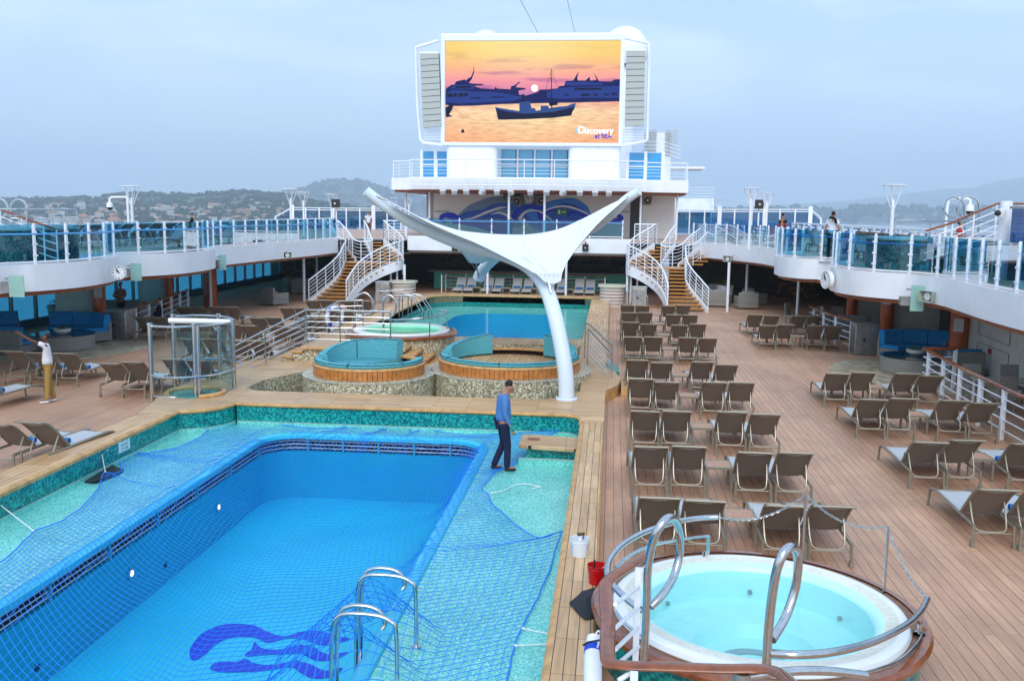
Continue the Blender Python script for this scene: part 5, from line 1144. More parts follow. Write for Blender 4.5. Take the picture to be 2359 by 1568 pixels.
MB().grid(S,48,32).build('sail_cloth',sail,sl_,smooth=True)
seam=mat('sail_seam',(.62,.66,.69),.6)
for k in (.25,.5,.75): MB().tube([S(k,j/24)+Vector((0,0,.004)) for j in range(25)],.010,4).build('seam',seam,sl_)
for f in (lambda t:S(t,0),lambda t:S(t,1)): MB().tube([f(j/30) for j in range(31)],.016,6).build('edge_rope',sail,sl_,smooth=True)
b=MB(); b.prism([(F_.x-.33,F_.z+.02),(F_.x+.33,F_.z+.06),(F_.x+.30,F_.z-.16),(F_.x+.12,F_.z-.24),(F_.x-.12,F_.z-.18)],F_.y-.03,F_.y-.01); b.v=[(x,z,y) for x,y,z in b.v]; b.build('corner_plate',white,sl_)
for i in range(5): MB().cyl((F_.x-.22+.11*i,F_.y-.04,F_.z-.02),(F_.x-.22+.11*i,F_.y-.03,F_.z-.02),.014,8).build('bolt',satin,sl_)
MB().tube([(F_.x,F_.y,F_.z-.2),(F_.x+.06,F_.y-.1,F_.z-.45)],.03,8).build('turnbuckle',steel,sl_)
MB().tube([TL,Vector(atY(846,442,31.2))],.03,6).build('turnbuckle',satin,sl_); MB().tube([TR,Vector(atY(1470,441,32.0))],.03,6).build('turnbuckle',satin,sl_)
MB().tube([Bk,Vector(atY(1103,640,37.5))],.03,6).build('turnbuckle',satin,sl_)
cab_=mat('cable',(.25,.25,.25),.4,.6)
for i,(a,c) in enumerate([(atY(905,480,30.6),atY(1262,640,25.2)),(atY(1003,502,33),atY(1105,632,37.4)),(atY(1380,515,32.6),atY(1300,606,26))]):
    tag(MB().tube([a,c],.012,5).build('stay_cable',cab_,base=a),['thin stay cable from the left mast down to the front mast','thin stay cable running to the rear mast foot','thin stay cable between the right mast and the front corner of the sail'][i],'cable')
# ================================================================ deck lamps
lamps=[(Z1,1208,103,175,'white funnel deck lamp nearest on the port side'),(Z2,833,128,140,'white funnel deck lamp, left of the three by the port stairs'),(Z2,952,160,120,'white funnel deck lamp, middle of the three by the port stairs'),(Z2,1213,178,110,'white funnel deck lamp, right of the three by the port stairs'),
 (Z4,1395,122,150,'tallest white funnel deck lamp of the three on the starboard side aft'),(Z4,1405,182,112,'shorter white funnel deck lamp just behind the tallest one, starboard'),(Z4,1543,162,130,'white funnel deck lamp, right one of the three on the starboard side aft'),(Z5B,1163,92,200,'large white funnel deck lamp by the starboard tub rail'),
 (Z4,1093,218,84,'small far white deck lamp, first in the row beside the deckhouse'),(Z4,1028,228,76,'small far white deck lamp, second in the row beside the deckhouse'),(Z4,965,238,70,'small far white deck lamp, third in the row beside the deckhouse'),(Z4,900,247,66,'small far white deck lamp, fourth in the row beside the deckhouse'),(Z2,1792,212,84,'small far white deck lamp left of the deckhouse, outer'),(Z2,1925,220,76,'small far white deck lamp left of the deckhouse, inner')]
for i,(z_,x,y,w_,lab) in enumerate(lamps):
    Y=.82*2200/(w_*.25); p=atY(*z_(x,y),Y); X,Yv,zt=p; t=thing('deck_lamp',lab,'lamp',(X,Y,ZU),'white funnel lamps on the upper deck')
    MB().cyl((X,Y,ZU),(X,Y,zt-.72),.075,12,.06).build('pole',white,t,smooth=True); MB().cyl((X,Y,zt-.72),(X,Y,zt-.5),.06,10,.045).build('spigot',white,t,smooth=True)
    for k in range(5):
        a=2*PI*k/5+.3; MB().tube([(X+.06*math.cos(a),Y+.06*math.sin(a),zt-.85),(X+.36*math.cos(a),Y+.36*math.sin(a),zt-.02)],.018,5).build('strut',white,t)
    MB().lathe([(.01,0),(.40,0),(.41,.02),(.40,.035),(.01,.045)],(X,Y,zt-.02),28).build('disc',white,t,smooth=True)
# small far masts of the ship and louvred houses seen past the deckhouse
t=thing('far_deckhouse','low white deckhouse with railing seen far aft beyond the lamps','deckhouse',atY(*Z4(690,300),100))
a=atY(*Z4(650,212),100); c=atY(*Z4(1050,266),100); MB().box(a[0],c[0],100,106,a[2]-1.4,a[2]).build('roof_slab',white,t); MB().box(a[0],c[0]-.4,100.5,105,ZU,a[2]-1.5).build('house_wall',mat('grey_side',(.38,.38,.37),.5),t)
for k in range(4): MB().tube([(a[0],100.1,a[2]+.3*k+.2),(c[0],100.1,a[2]+.3*k+.2)],.03,4).build('rail_bar',bluerail,t)
# green glass wing panels, horns, clocks on the balcony fronts
gg=mat('green_glass','#93bdb2',.15,var=.05,vscale=4,spec=.7)
for z_,x0,x1,y0,y1,Y,lab in ((Z1,75,225,925,1125,24.2,'frosted green glass panel at the far left edge'),(Z1,1200,1305,812,975,30.4,'frosted green glass panel right of the port clock'),(Z1,2020,2085,735,875,37.2,'small frosted green glass panel between the port balconies'),(Z5B,1322,1428,1015,1255,27.9,'frosted green glass panel beside the large starboard horn speaker')):
    a=atY(*z_(x0,y0),Y); c=atY(*z_(x1,y1),Y); t=thing('glass_wing',lab,'glass panel',c); MB().box(a[0],c[0],Y,Y+.02,c[2],a[2]).build('pane',gg,t)
    for zz in (.2,.8): MB().box(a[0]-.12,a[0]+.02,Y+.021,Y+.05,c[2]+(a[2]-c[2])*zz,c[2]+(a[2]-c[2])*zz+.05).build('clip',satin,t)
    MB().box(min(a[0],c[0])-.25,min(a[0],c[0])+.05,Y+.051,Y+.25,c[2]+.15,c[2]+.4).build('bracket',satin,t)
hornm=mat('horn_grey','#a9b1a0',.5)
for z_,x,y,Y,s_,rz,lab in ((Z2,800,735,43.4,.36,.5,'grey horn speaker on the port balcony front near the stairs'),(Z4,1190,770,50.2,.42,-.6,'grey horn speaker on the starboard balcony front near the stairs'),(Z5B,1510,1115,27.6,.42,-1.0,'large grey horn speaker beside the green glass panel, starboard')):
    c=atY(*z_(x,y),Y); t=thing('horn_speaker',lab,'loudspeaker',c,None,rz); ORG[t.name]=(0,0,0); b=MB(); w_=s_*.5
    fr0=[(-w_,-w_*1.3,-w_*.7),(w_,-w_*1.3,-w_*.7),(w_,-w_*1.3,w_*.7),(-w_,-w_*1.3,w_*.7)]; bk=[(-w_*.45,w_*1.3,-w_*.35),(w_*.45,w_*1.3,-w_*.35),(w_*.45,w_*1.3,w_*.4),(-w_*.45,w_*1.3,w_*.4)]
    b.add(fr0+bk,[(0,1,5,4),(1,2,6,5),(2,3,7,6),(3,0,4,7),(4,5,6,7)]); b.build('flare',hornm,t,solid=.015); MB().cyl((0,-w_*.4,0),(0,-w_*.9,0),w_*.45,14,w_*.55).build('cone',greyw,t,smooth=True)
    MB().tube([(0,w_*1.2,0),(0,w_*1.9,.02)],.035,8).build('bracket',greyw,t); MB().tube([(w_*.2,w_*1.2,w_*.5),(w_*.3,w_*1.5,w_*.9),(w_*.1,w_*1.8,w_*.6)],.014,5).build('red_cable',mat('cable_red','#c02a1e',.5),t,smooth=True)
p=atY(*Z1(1085,897),28.6); clock((p[0]+.05,p[1],p[2]),.21,.95 if False else .35,'round white clock on the port balcony front',(-.95,-.5))
p=atY(*Z5B(552,965),31.2); clock((p[0],p[1],p[2]),.27,-1.25,'round white clock seen edge-on on the starboard balcony front',(-.95,-.5))
# ================================================================ sun loungers
taupe=mat('frame_taupe','#8a8374',.4,.3,var=.06,vscale=5); sbk=mat('sling_back','#7a7066',.8,var=.05,vscale=60); sft=mat('sling_front','#b4b6b8',.8,var=.04,vscale=60)
def lounger_proto():
    t=thing('sun_lounger','','sun lounger',(0,0,0)); W=.29
    rail=spline([(0,0,.33),(0,.6,.345),(0,1.3,.36),(0,1.72,.365),(0,1.92,.335),(0,2.03,.27)],4)
    for s_ in (-1,1):
        b=MB(); b.tube([(s_*W,p.y,p.z) for p in rail],.026,6); b.build('side_rail',taupe,t,smooth=True)
        MB().tube([(s_*W,.0,.345),(s_*(W+.01),-.015,0)],.024,6).build('leg',taupe,t); MB().box(s_*(W+.01)-.028,s_*(W+.01)+.028,-.05,.03,.0,.09).build('leg_foot',taupe,t)
        MB().tube([(s_*W,2.02,.28),(s_*W,2.07,0)],.022,6).build('leg',taupe,t)
    MB().tube([(-W,.02,.22),(W,.02,.22)],.012,5).build('cross_bar',taupe,t); MB().tube([(-W,1.95,.31),(W,1.95,.31)],.014,5).build('cross_bar',taupe,t)
    # seat sling
    def seat_f(u,v):
        y=.56+1.47*v; i=min(int(v*(len(rail)-1)),len(rail)-2)
        z=.372 if y<1.7 else .372-.62*(y-1.7)**1.7
        return (-W+.58*u,y,z-.02*(4*u*(1-u)))
    b=MB(); b.grid(seat_f,6,10); b.build('seat_sling',sft,t,smooth=True)
    bp=spline([(0,.60,.36),(0,.36,.60),(0,.12,.82),(0,-.02,.905),(0,-.13,.93)],5)
    for s_ in (-1,1): MB().tube([(s_*(W-.01),p.y,p.z) for p in bp],.022,6).build('back_rail',taupe,t,smooth=True)
    MB().tube([(-W+.01,-.13,.93),(W-.01,-.13,.93)],.02,6).build('back_bar',taupe,t); MB().tube(spline([(-W+.02,-.03,.905),(0,-.0,.86),(W-.02,-.03,.905)],4),.013,5).build('back_bar',mat('bar_pale','#b3ab98',.3,.4),t,smooth=True)
    n_=len(bp)-1
    def back_f(u,v,o=0):
        p=bp[min(int(v*n_),n_)]; q=bp[min(int(v*n_)+1,n_)]; f=v*n_-int(v*n_); y=p.y+(q.y-p.y)*f; z=p.z+(q.z-p.z)*f; sag=.035*4*u*(1-u)
        return (-W+.02+(2*W-.04)*u,y-sag*.7+o*.012,z-sag*.5+o*.01)
    b=MB(); b.cur=0; b.grid(lambda u,v:back_f(u,v,0),6,14); b.cur=1; b.grid(lambda u,v:back_f(u,v,1),6,14)
    me_o=b.build('back_sling',[sbk,sft],t,smooth=True)
    U=spline([(-W+.04,.34,.62),(-W+.05,.18,.33),(-W+.10,.10,.23),(0,.08,.215),(W-.10,.10,.23),(W-.05,.18,.33),(W-.04,.34,.62)],4)
    MB().tube(U,.013,6).build('support_bracket',mat('bar_pale','#b3ab98',.3,.4),t,smooth=True)
    return t
LP=lounger_proto(); used_l=[False]
def lounger(x,y,lab,grp,rz=0):
    if not used_l[0]: used_l[0]=True; LP.location=(x,y,0); LP.rotation_euler=(0,0,rz); LP['label']=lab; LP['group']=grp; o=LP
    else: o=dup(LP,(x,y,0),rz,lab); o['group']=grp; o.scale=(1,1,random.uniform(.96,1.03))
    return o
towelm=mat('towel_blue','#0b6fb3',.95,bump=.4,bscale=50)
tw=[None]
def towel(x,y,z,lab,rz=0,grp='rolled towels on the loungers',s=1):
    if tw[0] is None:
        b=MB(); 
        sp_=[(math.cos(a*.6)*(.022+.008*a*.5),math.sin(a*.6)*(.022+.008*a*.5)) for a in range(22)]
        b.cyl((-.21,0,0),(.21,0,0),.052,16); o=b.build('towel',towelm,None,smooth=True)
        e=MB(); 
        for s_ in (-1,1): e.tube([(s_*.212,p*0.45,q*.45) for p,q in sp_],.004,4)
        r=e.build('rolled_end',mat('towel_dark','#084f86',.95),None); r.parent=o; tw[0]=o
    else:
        o=tw[0].copy(); C.objects.link(o)
        for c in tw[0].children: d=c.copy(); C.objects.link(d); d.parent=o
    o.location=(x,y,z); o.rotation_euler=(0,0,rz); o.scale=(s,s,s); tag(o,lab,'towel',grp); return o
tabm=planks('table_slats','#b98f74','#b08669','#6a5546',wid=.045,length=3,along='X',mort=.006,var=.15,stain=.1)
tpro=[None]
def side_table(x,y,lab,grp,rz=0):
    if tpro[0] is None:
        t=thing('side_table','','side table',(0,0,0)); 
        b=MB()
        for k in range(9): b.box(-.21,.21,-.235+.0525*k,-.235+.0525*k+.043,.415,.432)
        b.build('slatted_top',mat('composite_slat','#b48d74',.6,var=.12,vscale=9),t)
        b=MB(); 
        for (x0,x1,y0,y1) in ((-.24,.24,-.27,-.24),(-.24,.24,.24,.27),(-.24,-.211,-.239,.239),(.211,.24,-.239,.239)): b.box(x0,x1,y0,y1,.39,.436)
        b.build('apron',taupe,t)
        for a in (-1,1):
            for c in (-1,1): MB().box(a*.215-.022,a*.215+.022,c*.245-.022,c*.245+.022,0,.389).build('leg',taupe,t)
        tpro[0]=t; o=t
    else: o=dup(tpro[0],(0,0,0))
    o.location=(x,y,0); o.rotation_euler=(0,0,rz); o['label']=lab; o['group']=grp; return o
rowY=[13.15,16.05,19.2,22.68,25.72,31.0,34.68,38.25,41.8]
G1='loungers in the inner starboard block'
for r_,y in enumerate(rowY):
    for c_,x in enumerate((.48,1.13,2.23,2.89)):
        rn='nearest row by the hot tub' if r_==0 else '%s row'%ordn(r_) if r_<8 else 'farthest row below the stairs'
        lounger(x+.30+random.uniform(-.015,.015),y+.2+random.uniform(-.07,.07),'sun lounger %s from the pool, %s, inner starboard block'%(ordn(c_),rn),G1,random.uniform(-.035,.035))
    side_table(2.02,y+1.05,'slatted side table between loungers, %s, inner starboard block'%(rn),'side tables in the inner starboard block')
G2='loungers in the outer starboard block'
outer=[(14.2,5.5,4),(17.35,5.5,4),(21.22,5.53,4),(24.7,5.55,4),(35.2,5.45,4),(38.7,5.52,4)]
for r_,(y,x0,n_) in enumerate(outer):
    for c_ in range(n_):
        x=x0+(0,.65,1.72,2.36)[c_]; lounger(x+.30,y+.2+random.uniform(-.05,.05),'sun lounger %s from the left, %s row, outer starboard block'%(ordn(c_),ordn(r_)),G2,random.uniform(-.035,.035))
    side_table(x0+1.48,y+1.1,'slatted side table between loungers, %s row, outer starboard block'%ordn(r_),'side tables in the outer starboard block')
for i,(x,y,lab) in enumerate([(5.85,14.8,'first lounger of the outer starboard block, nearest row'),(6.5,14.8,'second lounger of the outer starboard block, nearest row'),(6.47,25.35,'second lounger of the outer starboard block, fourth row'),(5.84,17.95,'first lounger of the outer starboard block, second row'),(7.5,17.95,'third lounger of the outer starboard block, second row')]): towel(x,y+.38,.425,'rolled blue towel on the '+lab)
G3='loungers on the port side'
ports=[(-11.48,16.0,'left one of the pair at the bottom left edge',-.1,1),(-10.82,16.05,'right of the pair at the bottom left edge, beside the coping',-.1,1),
 (-13.04,22.86,'first of the row left of the glass shower',0,1),(-12.44,22.88,'second of the row left of the glass shower',0,1),(-11.8,23.74,'behind the glass shower, left one, near row',0,1),(-11.13,23.77,'behind the glass shower, right one, near row',0,1),
 (-16.46,24.03,'first of three behind the pointing man, at the left edge',0,1),(-15.72,24.07,'middle of three behind the pointing man',0,1),(-15.02,24.16,'right of three behind the pointing man',0,1),
 (-15.2,20.6,'cut by the left edge, nearest the pointing man',-.12,1),
 (-17.29,32.87,'left one next to the port bin cabinet',0,0),(-16.72,32.98,'second next to the port bin cabinet',0,0),(-15.82,33.09,'seen through the shower top, far row',0,0),(-15.17,33.1,'second seen through the shower top, far row',0,0),
 (-17.42,36.5,'leftmost of the far port row by the handrail',0,0),(-16.8,36.5,'second of the far port row by the handrail',0,0),(-16.15,36.85,'third of the far port row',0,0),(-15.55,36.92,'fourth of the far port row, with a towel',0,1),
 (-13.04,27.56,'left one seen through the middle of the glass shower',0,0),(-12.43,27.69,'right one seen through the middle of the glass shower',0,1),(-11.6,27.64,'left of the pair at the foot of the steel handrail',0,0),(-10.93,27.67,'right of the pair at the foot of the steel handrail',0,0),
 (-13.2,31.2,'first of the row right of the shower top',0,0),(-12.58,31.2,'second of the row right of the shower top',0,0),(-11.52,31.1,'third of the row behind the steel handrail, middle port rows',0,0),(-10.92,31.05,'fourth of the row behind the steel handrail, middle port rows',0,0),
 (-13.2,33.56,'first of the row before the last two, port side',0,0),(-12.57,33.5,'second of the row before the last two, port side',0,0),(-11.45,33.57,'third of the row before the last two, port side',0,0),(-10.92,33.7,'fourth of the row before the last two, port side',0,0),
 (-13.3,37.06,'first of the last but one port row',0,0),(-12.72,37.2,'second of the last but one port row',0,0),(-11.5,37.1,'third of the last but one port row, behind the life ring',0,0),(-10.9,37.1,'fourth of the last but one port row, behind the life ring',0,0),
 (-13.24,40.2,'first of the last port row, below the stairs',0,0),(-12.64,40.3,'second of the last port row, below the stairs',0,0),(-11.6,40.4,'third of the last port row, behind the steel hoop',0,0),(-11.0,40.5,'fourth of the last port row, behind the steel hoop',0,0)]
for x,y,lab,rz,tw_ in ports:
    lounger(x+.3,y+.2,'port side lounger, '+lab,G3,rz+random.uniform(-.02,.02))
    if tw_: towel(x+.34,y+.2+.74,.425,'rolled towel, port lounger '+lab,rz)
for x,y,lab in ((-12.1,28.6,'seen through the glass shower'),(-11.95,32.1,'between the middle port rows'),(-11.95,34.6,'behind the steel handrail'),(-15.98,25.2,'behind the pointing man'),(-16.4,37.9,'in the far port row'),(-12.0,38.1,'in the last but one port row')): side_table(x,y,'slatted side table on the port side, '+lab,'side tables on the port side')
# white-grey loungers facing the camera in front of the bar
K3=crop(1650,1000,2.949)
bars_=[(525,'first'),(650,'second'),(860,'third'),(985,'fourth'),(1205,'fifth'),(1340,'sixth'),(1600,'seventh'),(1745,'eighth'),(1960,'ninth'),(2090,'tenth')]
for i,(zx,o_) in enumerate(bars_):
    X=atY(*K3(zx,470),55.4)[0]; lounger(X,57.35,'pale lounger facing the camera before the teal bar, %s from the left'%o_,'loungers in front of the bar',PI); towel(X,56.75,.43,'rolled blue towel on the %s lounger in front of the bar'%o_,0,'rolled towels in front of the bar',1)
for zx,lab in ((752,'between the second and third'),(1105,'between the fourth and fifth'),(1440,'between the sixth and seventh'),(1850,'between the eighth and ninth')): side_table(atY(*K3(zx,470),55.6)[0],55.9,'slatted side table %s lounger in front of the bar'%lab,'side tables in front of the bar')
a=atY(*K3(400,480),57.9)[0]; c=atY(*K3(2268,500),57.9)[0]
railing('railing','white railing with wooden top behind the pale loungers in front of the bar',[(a,56.2,0),(a,57.9,0),(c,57.9,0),(c,56.2,0)],1.1,4,bluerail,.04,.014,.03,nposts=9,topm=mahog)
# upper deck loungers, dark teal and pale, seen through the glass
upm=mat('upper_frame','#39464a',.5,.2); uf=mat('upper_sling','#6f7b80',.8)
UP_=[None]
def uplounger(x,y,rz,lab,grp):
    if UP_[0] is None:
        r=dup(LP,(0,0,0)); 
        for c in r.children:
            if 'sling' in c.name or 'rail' in c.name:
                c.data=c.data.copy()
                for q in range(len(c.data.materials)): c.data.materials[q]=uf if 'sling' in c.name else upm
        UP_[0]=r; o=r
    else: o=dup(UP_[0],(0,0,0))
    o.location=(x,y,ZU+.005); o.rotation_euler=(0,0,rz); o['label']=lab; o['group']=grp
for i in range(15):
    uplounger(-20.6,27.5+1.32*i,PI/2-.25,'grey lounger on the port upper deck facing the sea rail, %s from the front'%(ordn(i) if i<12 else ['thirteenth','fourteenth','fifteenth'][i-12]),'loungers on the port upper deck')
for i in range(8): uplounger(-18.0+.25*(i%2),39+1.6*i,PI-.3,'dark lounger on the inner port upper deck, %s from the front'%ordn(i),'inner loungers on the port upper deck')
for i in range(14): uplounger(12.2,32+1.35*i,-PI/2+.2,'grey lounger on the starboard upper deck facing the sea rail, %s from the front'%(ordn(i) if i<12 else ['thirteenth','fourteenth'][i-12]),'loungers on the starboard upper deck')
for i in range(7): uplounger(9.6-.25*(i%2),36+1.9*i,PI+.25,'dark lounger on the inner starboard upper deck, %s from the front'%ordn(i),'inner loungers on the starboard upper deck')
# green mosaic tubs on the upper deck with rails and hoops
for sd,(x0,x1,y0,y1,zt) in (('port',(-22.0,-17.0,26.3,29.6,4.15)),('starboard',(8.6,13.2,31.3,34.2,4.15))):
    t=thing('mosaic_tub','green mosaic tub wall on the %s upper deck behind the glass'%sd,'tub',((x0+x1)/2,y0,ZU))
    MB().prism(rrect(x0,x1,y0,y1,.6,6),ZU,zt).build('mosaic_wall',mosgreen,t,smooth=True); MB().prism(rrect(x0-.05,x1+.05,y0-.05,y1+.05,.62,6),zt+.001,zt+.07).build('stone_cap',mat('cap_stone',(.45,.46,.44),.4),t)
    railing('tub_rail','steel rail on top of the green mosaic tub, %s side'%sd,[(x0+.3,y0+.2,zt+.07),(x1-.3,y0+.2,zt+.07),(x1-.1,y1-.3,zt+.07)],.55,2,steel,.03,.014,.018,nposts=6)
def hoop(z_,pts,Y,lab,r=.035):
    q=spline([atY(*z_(*p),Y) for p in pts],6); tag(MB().tube(q,r,8).build('steel_hoop',steel,base=tuple(q[-1]),smooth=True),lab,'handrail')
hoop(Z1,[(100,500),(98,380),(100,290),(130,240),(175,225),(225,250),(245,310),(225,370),(185,397),(110,400)],28,'right steel hoop handrail on the port upper tub')
hoop(Z1,[(-60,400),(0,400),(50,370),(72,310),(50,250),(10,220),(-40,225)],28,'left steel hoop handrail at the far left edge',.035)
hoop(Z5B,[(1805,500),(1808,330),(1790,250),(1720,205),(1650,230),(1612,300),(1640,360),(1700,395),(1830,398)],32.5,'left steel hoop handrail on the starboard upper tub')
hoop(Z5B,[(1935,535),(1945,300),(1920,225),(1850,195),(1770,225),(1740,300),(1770,370),(1820,400),(1940,402)],31.8,'right steel hoop handrail on the starboard upper tub')
for z_,pts,Y,lab in ((Z1,[(-100,270),(0,315),(200,390),(400,460),(520,500)],27,'sloping varnished handrail at the far left of the port upper deck'),(Z5B,[(1450,515),(1700,440),(1900,350),(2110,265),(2359,265)],30,'sloping varnished handrail by the starboard upper stair')):
    q=[atY(*z_(*p),Y) for p in pts]; t=thing('stair_handrail',lab,'handrail',q[0]); MB().tube(q,.035,8).build('wooden_rail',mahog,t,smooth=True)
    for k in range(1,5): MB().tube([(a[0],a[1],a[2]-.22*k) for a in q],.016,5).build('rail_bar',bluerail,t)
    for a in q[1:]: MB().cyl((a[0],a[1],ZU),a,.025,6).build('post',bluerail,t)
p=atY(*Z5B(2200,600),28.5); t=thing('white_pillar','thick white pillar with a dome camera at the far right','pillar',(p[0],28.5,ZU)); a=atY(*Z5B(2200,240),28.5); MB().cyl((a[0],28.5,ZU),(a[0],28.5,a[2]),.16,20).build('shaft',white,t,smooth=True)
p=atY(*Z5B(2150,350),28.2); MB().lathe([(.01,-.12),(.10,-.12),(.12,0),(.12,.1),(.01,.12)],p,16).build('camera_body',white,t,smooth=True); p2=atY(*Z5B(2115,350),28.0); MB().lathe([(.085*math.cos(R(a_)),.085*math.sin(R(a_))) for a_ in range(-90,91,15)],p2,16).build('camera_dome',blk,t,smooth=True)
p=atY(*Z5B(2300,450),27.5); t=thing('blue_screen','blue tinted glass screen at the far right edge','glass screen',(p[0],27.5,ZU)); a=atY(*Z5B(2255,310),27.5); MB().box(a[0],a[0]+2.5,27.5,27.53,ZU,a[2]).build('pane',darkglass,t); MB().box(a[0]-.05,a[0]+2.5,27.45,27.58,a[2]+.001,a[2]+.06).build('top_rail',fr,t)
# dome cameras on goosenecks
for z_,base_,pts,Y,lab in ((Z1,(1190,480),[(1188,480),(1180,350),(1172,215),(1160,203),(1030,205),(1012,215),(1010,250)],40,'white gooseneck dome camera beside the first port deck lamp'),(Z5B,(1640,440),[(1635,440),(1650,300),(1662,225),(1700,215),(1840,218),(1860,235),(1862,270)],34,'white gooseneck dome camera behind the starboard steel hoops')):
    q=[Vector(atY(*z_(*p),Y)) for p in pts]; q[0].z=ZU; t=thing('gooseneck_camera',lab,'camera',tuple(q[0])); MB().tube(q,.05,8).build('arm',white,t,smooth=True); e=q[-1]; MB().lathe([(.03,.02),(.13,-.06),(.14,-.22),(.01,-.22)],tuple(e),16).build('housing',white,t,smooth=True); MB().lathe([(.12*math.cos(R(a_)),.12*math.sin(R(a_))) for a_ in range(-90,1,15)],(e.x,e.y,e.z-.23),16).build('smoked_dome',blk,t,smooth=True)
for z_,x,y,Y,lab in ((Z2,1250,262,63,'small dark speaker on a post beside the third port lamp'),(Z4,1467,270,62,'small dark speaker on a post between the starboard lamps')):
    c=atY(*z_(x,y),Y); t=cab(c,0,lab,.5,blk,0); MB().cyl((0,.1,-(c[2]-ZU)),(0,.1,-.3),.05,8).build('post',bluerail,t)
# ================================================================ handrails by the pools
railing('ramp_railing','stainless steel handrail sloping up beside the port loungers to the raised platform',[(-10.55,26.2,.0),(-9.15,27.7,.80),(-9.15,28.0,.80)],1.0,5,steel,.026,.013,.018,nposts=3) if False else None
def steelrail(lab,top,foot,bars,lo=.22,nposts=None,nm='steel_railing',pr=None):
    t=thing(nm,lab,'railing',tuple(foot[0])); T_=[Vector(p) for p in top]; F__=[Vector(p) for p in foot]
    MB().tube(T_,.028,8).build('top_rail',steel,t,smooth=True)
    for k in range(bars): MB().tube([F__[i].lerp(T_[i],(k+1)/(bars+1)) for i in range(len(T_))],.013,6).build('rail_bar',steel,t,smooth=True)
    for i in (pr or range(len(T_))): MB().cyl(tuple(F__[i]),tuple(T_[i]),.022,8).build('post',steel,t,smooth=True)
    return t
steelrail('steel handrail sloping up to the platform, front one',[(-10.62,25.9,.98),(-10.0,26.8,1.35),(-9.15,28.0,1.86),(-8.1,28.0,1.86),(-6.55,28.0,1.86)],[(-10.62,25.9,0),(-10.0,26.8,.33),(-9.15,28.0,.8),(-8.1,28.0,.8),(-6.55,28.0,.8)],5)
steelrail('steel handrail sloping up to the platform, rear one',[(-10.6,28.3,.98),(-9.7,29.6,1.4),(-8.95,30.9,1.86),(-8.2,31.0,1.9),(-8.1,30.7,1.9)],[(-10.6,28.3,0),(-9.7,29.6,.33),(-8.95,30.9,.8),(-8.2,31.0,.8),(-8.1,30.7,.8)],5)
steelrail('steel handrail sloping down to the deck, right of the daybeds',[(-.75,29.9,1.45),(-.62,29.4,1.48),(-.05,27.6,1.2),(.08,27.3,1.15)],[(-.75,29.9,.325),(-.62,29.4,.325),(-.05,27.6,.0),(.08,27.3,.0)],3,pr=(0,3))
steelrail('second steel handrail right of the daybeds, nearer one',[(-.62,28.3,1.45),(-.5,27.8,1.42),(.02,26.6,1.05),(.1,26.4,1.02)],[(-.62,28.3,.325),(-.5,27.8,.325),(.02,26.6,.0),(.1,26.4,.0)],3,pr=(0,3))
MB()
def steelpath(nm,lab,pts,r,feet=(),cat='handrail',sm=5,m_=steel):
    t=thing(nm,lab,cat,tuple(pts[0])); MB().tube(spline(pts,sm),r,10).build('tube',m_,t,smooth=True)
    for f_ in feet: MB().cyl(f_,(f_[0],f_[1],f_[2]+.02),r*2.2,14).build('floor_flange',m_,t,smooth=True)
    return t
# hoops at the far hot tub
def hoopg(pts,Y,lab): steelpath('steel_hoop',lab,[atY(*G_(*p),Y) for p in pts],.035)
hoopg([(690,470),(692,340),(690,290),(705,225),(760,200),(805,240),(815,290),(790,335),(740,350),(700,345)],31.5,'left steel hoop handrail at the smaller hot tub')
hoopg([(882,470),(878,300),(880,250),(915,215),(955,240),(965,290),(945,345),(900,372),(885,375)],29.3,'right steel hoop handrail at the smaller hot tub')
t=steelpath('tub_rail','curved steel rail along the rear of the smaller hot tub',[atY(*G_(885,377),29.4),atY(*G_(980,377),28.9),atY(*G_(1120,368),28.8),atY(*G_(1230,355),29.3),atY(*G_(1300,330),30.6),atY(*G_(1290,318),31.4),atY(*G_(1245,311),31.8)],.028)
for x,y,Y in ((1185,445,28.85),(1300,415,30.4),(1240,370,31.6)):
    f_=atY(*G_(x,y),Y); MB().cyl((f_[0],f_[1],1.0),(f_[0],f_[1],1.5),.02,8).build('post',steel,t)
for k,(x,y,dx,Y) in enumerate([(990,360,0,39.5),(1050,355,0,40.5)]):
    for j in range(2):
        P0=Vector(atY(*G_(x-5+22*j+dx,y),Y+.2*j)); steelpath('pool_ladder_rail','steel grab rail of the far pool, %s one'%['leftmost','second','third','rightmost'][k*2+j],[P0,P0+Vector((0,0,.75)),P0+Vector((.12,0,.95)),P0+Vector((.45,0,.9)),P0+Vector((.85,.0,.35)),P0+Vector((.9,0,-.1))],.024)
# low grey rails behind loungers by the counters
for lab,pts in (('low steel rail left of the far pool by the bin cabinet',[(825,280),(828,200),(860,190),(1015,180)]),):
    steelpath('deck_rail',lab,[atY(*G_(*p),44.5) for p in pts],.028,sm=2)
steelpath('deck_rail','low steel rail behind the inner starboard loungers',[atY(*Z4(240,1180),49),atY(*Z4(245,1075),49),atY(*Z4(430,1110),47.5),atY(*Z4(440,1130),47.5),atY(*Z4(440,1220),47.5)],.028,sm=1)
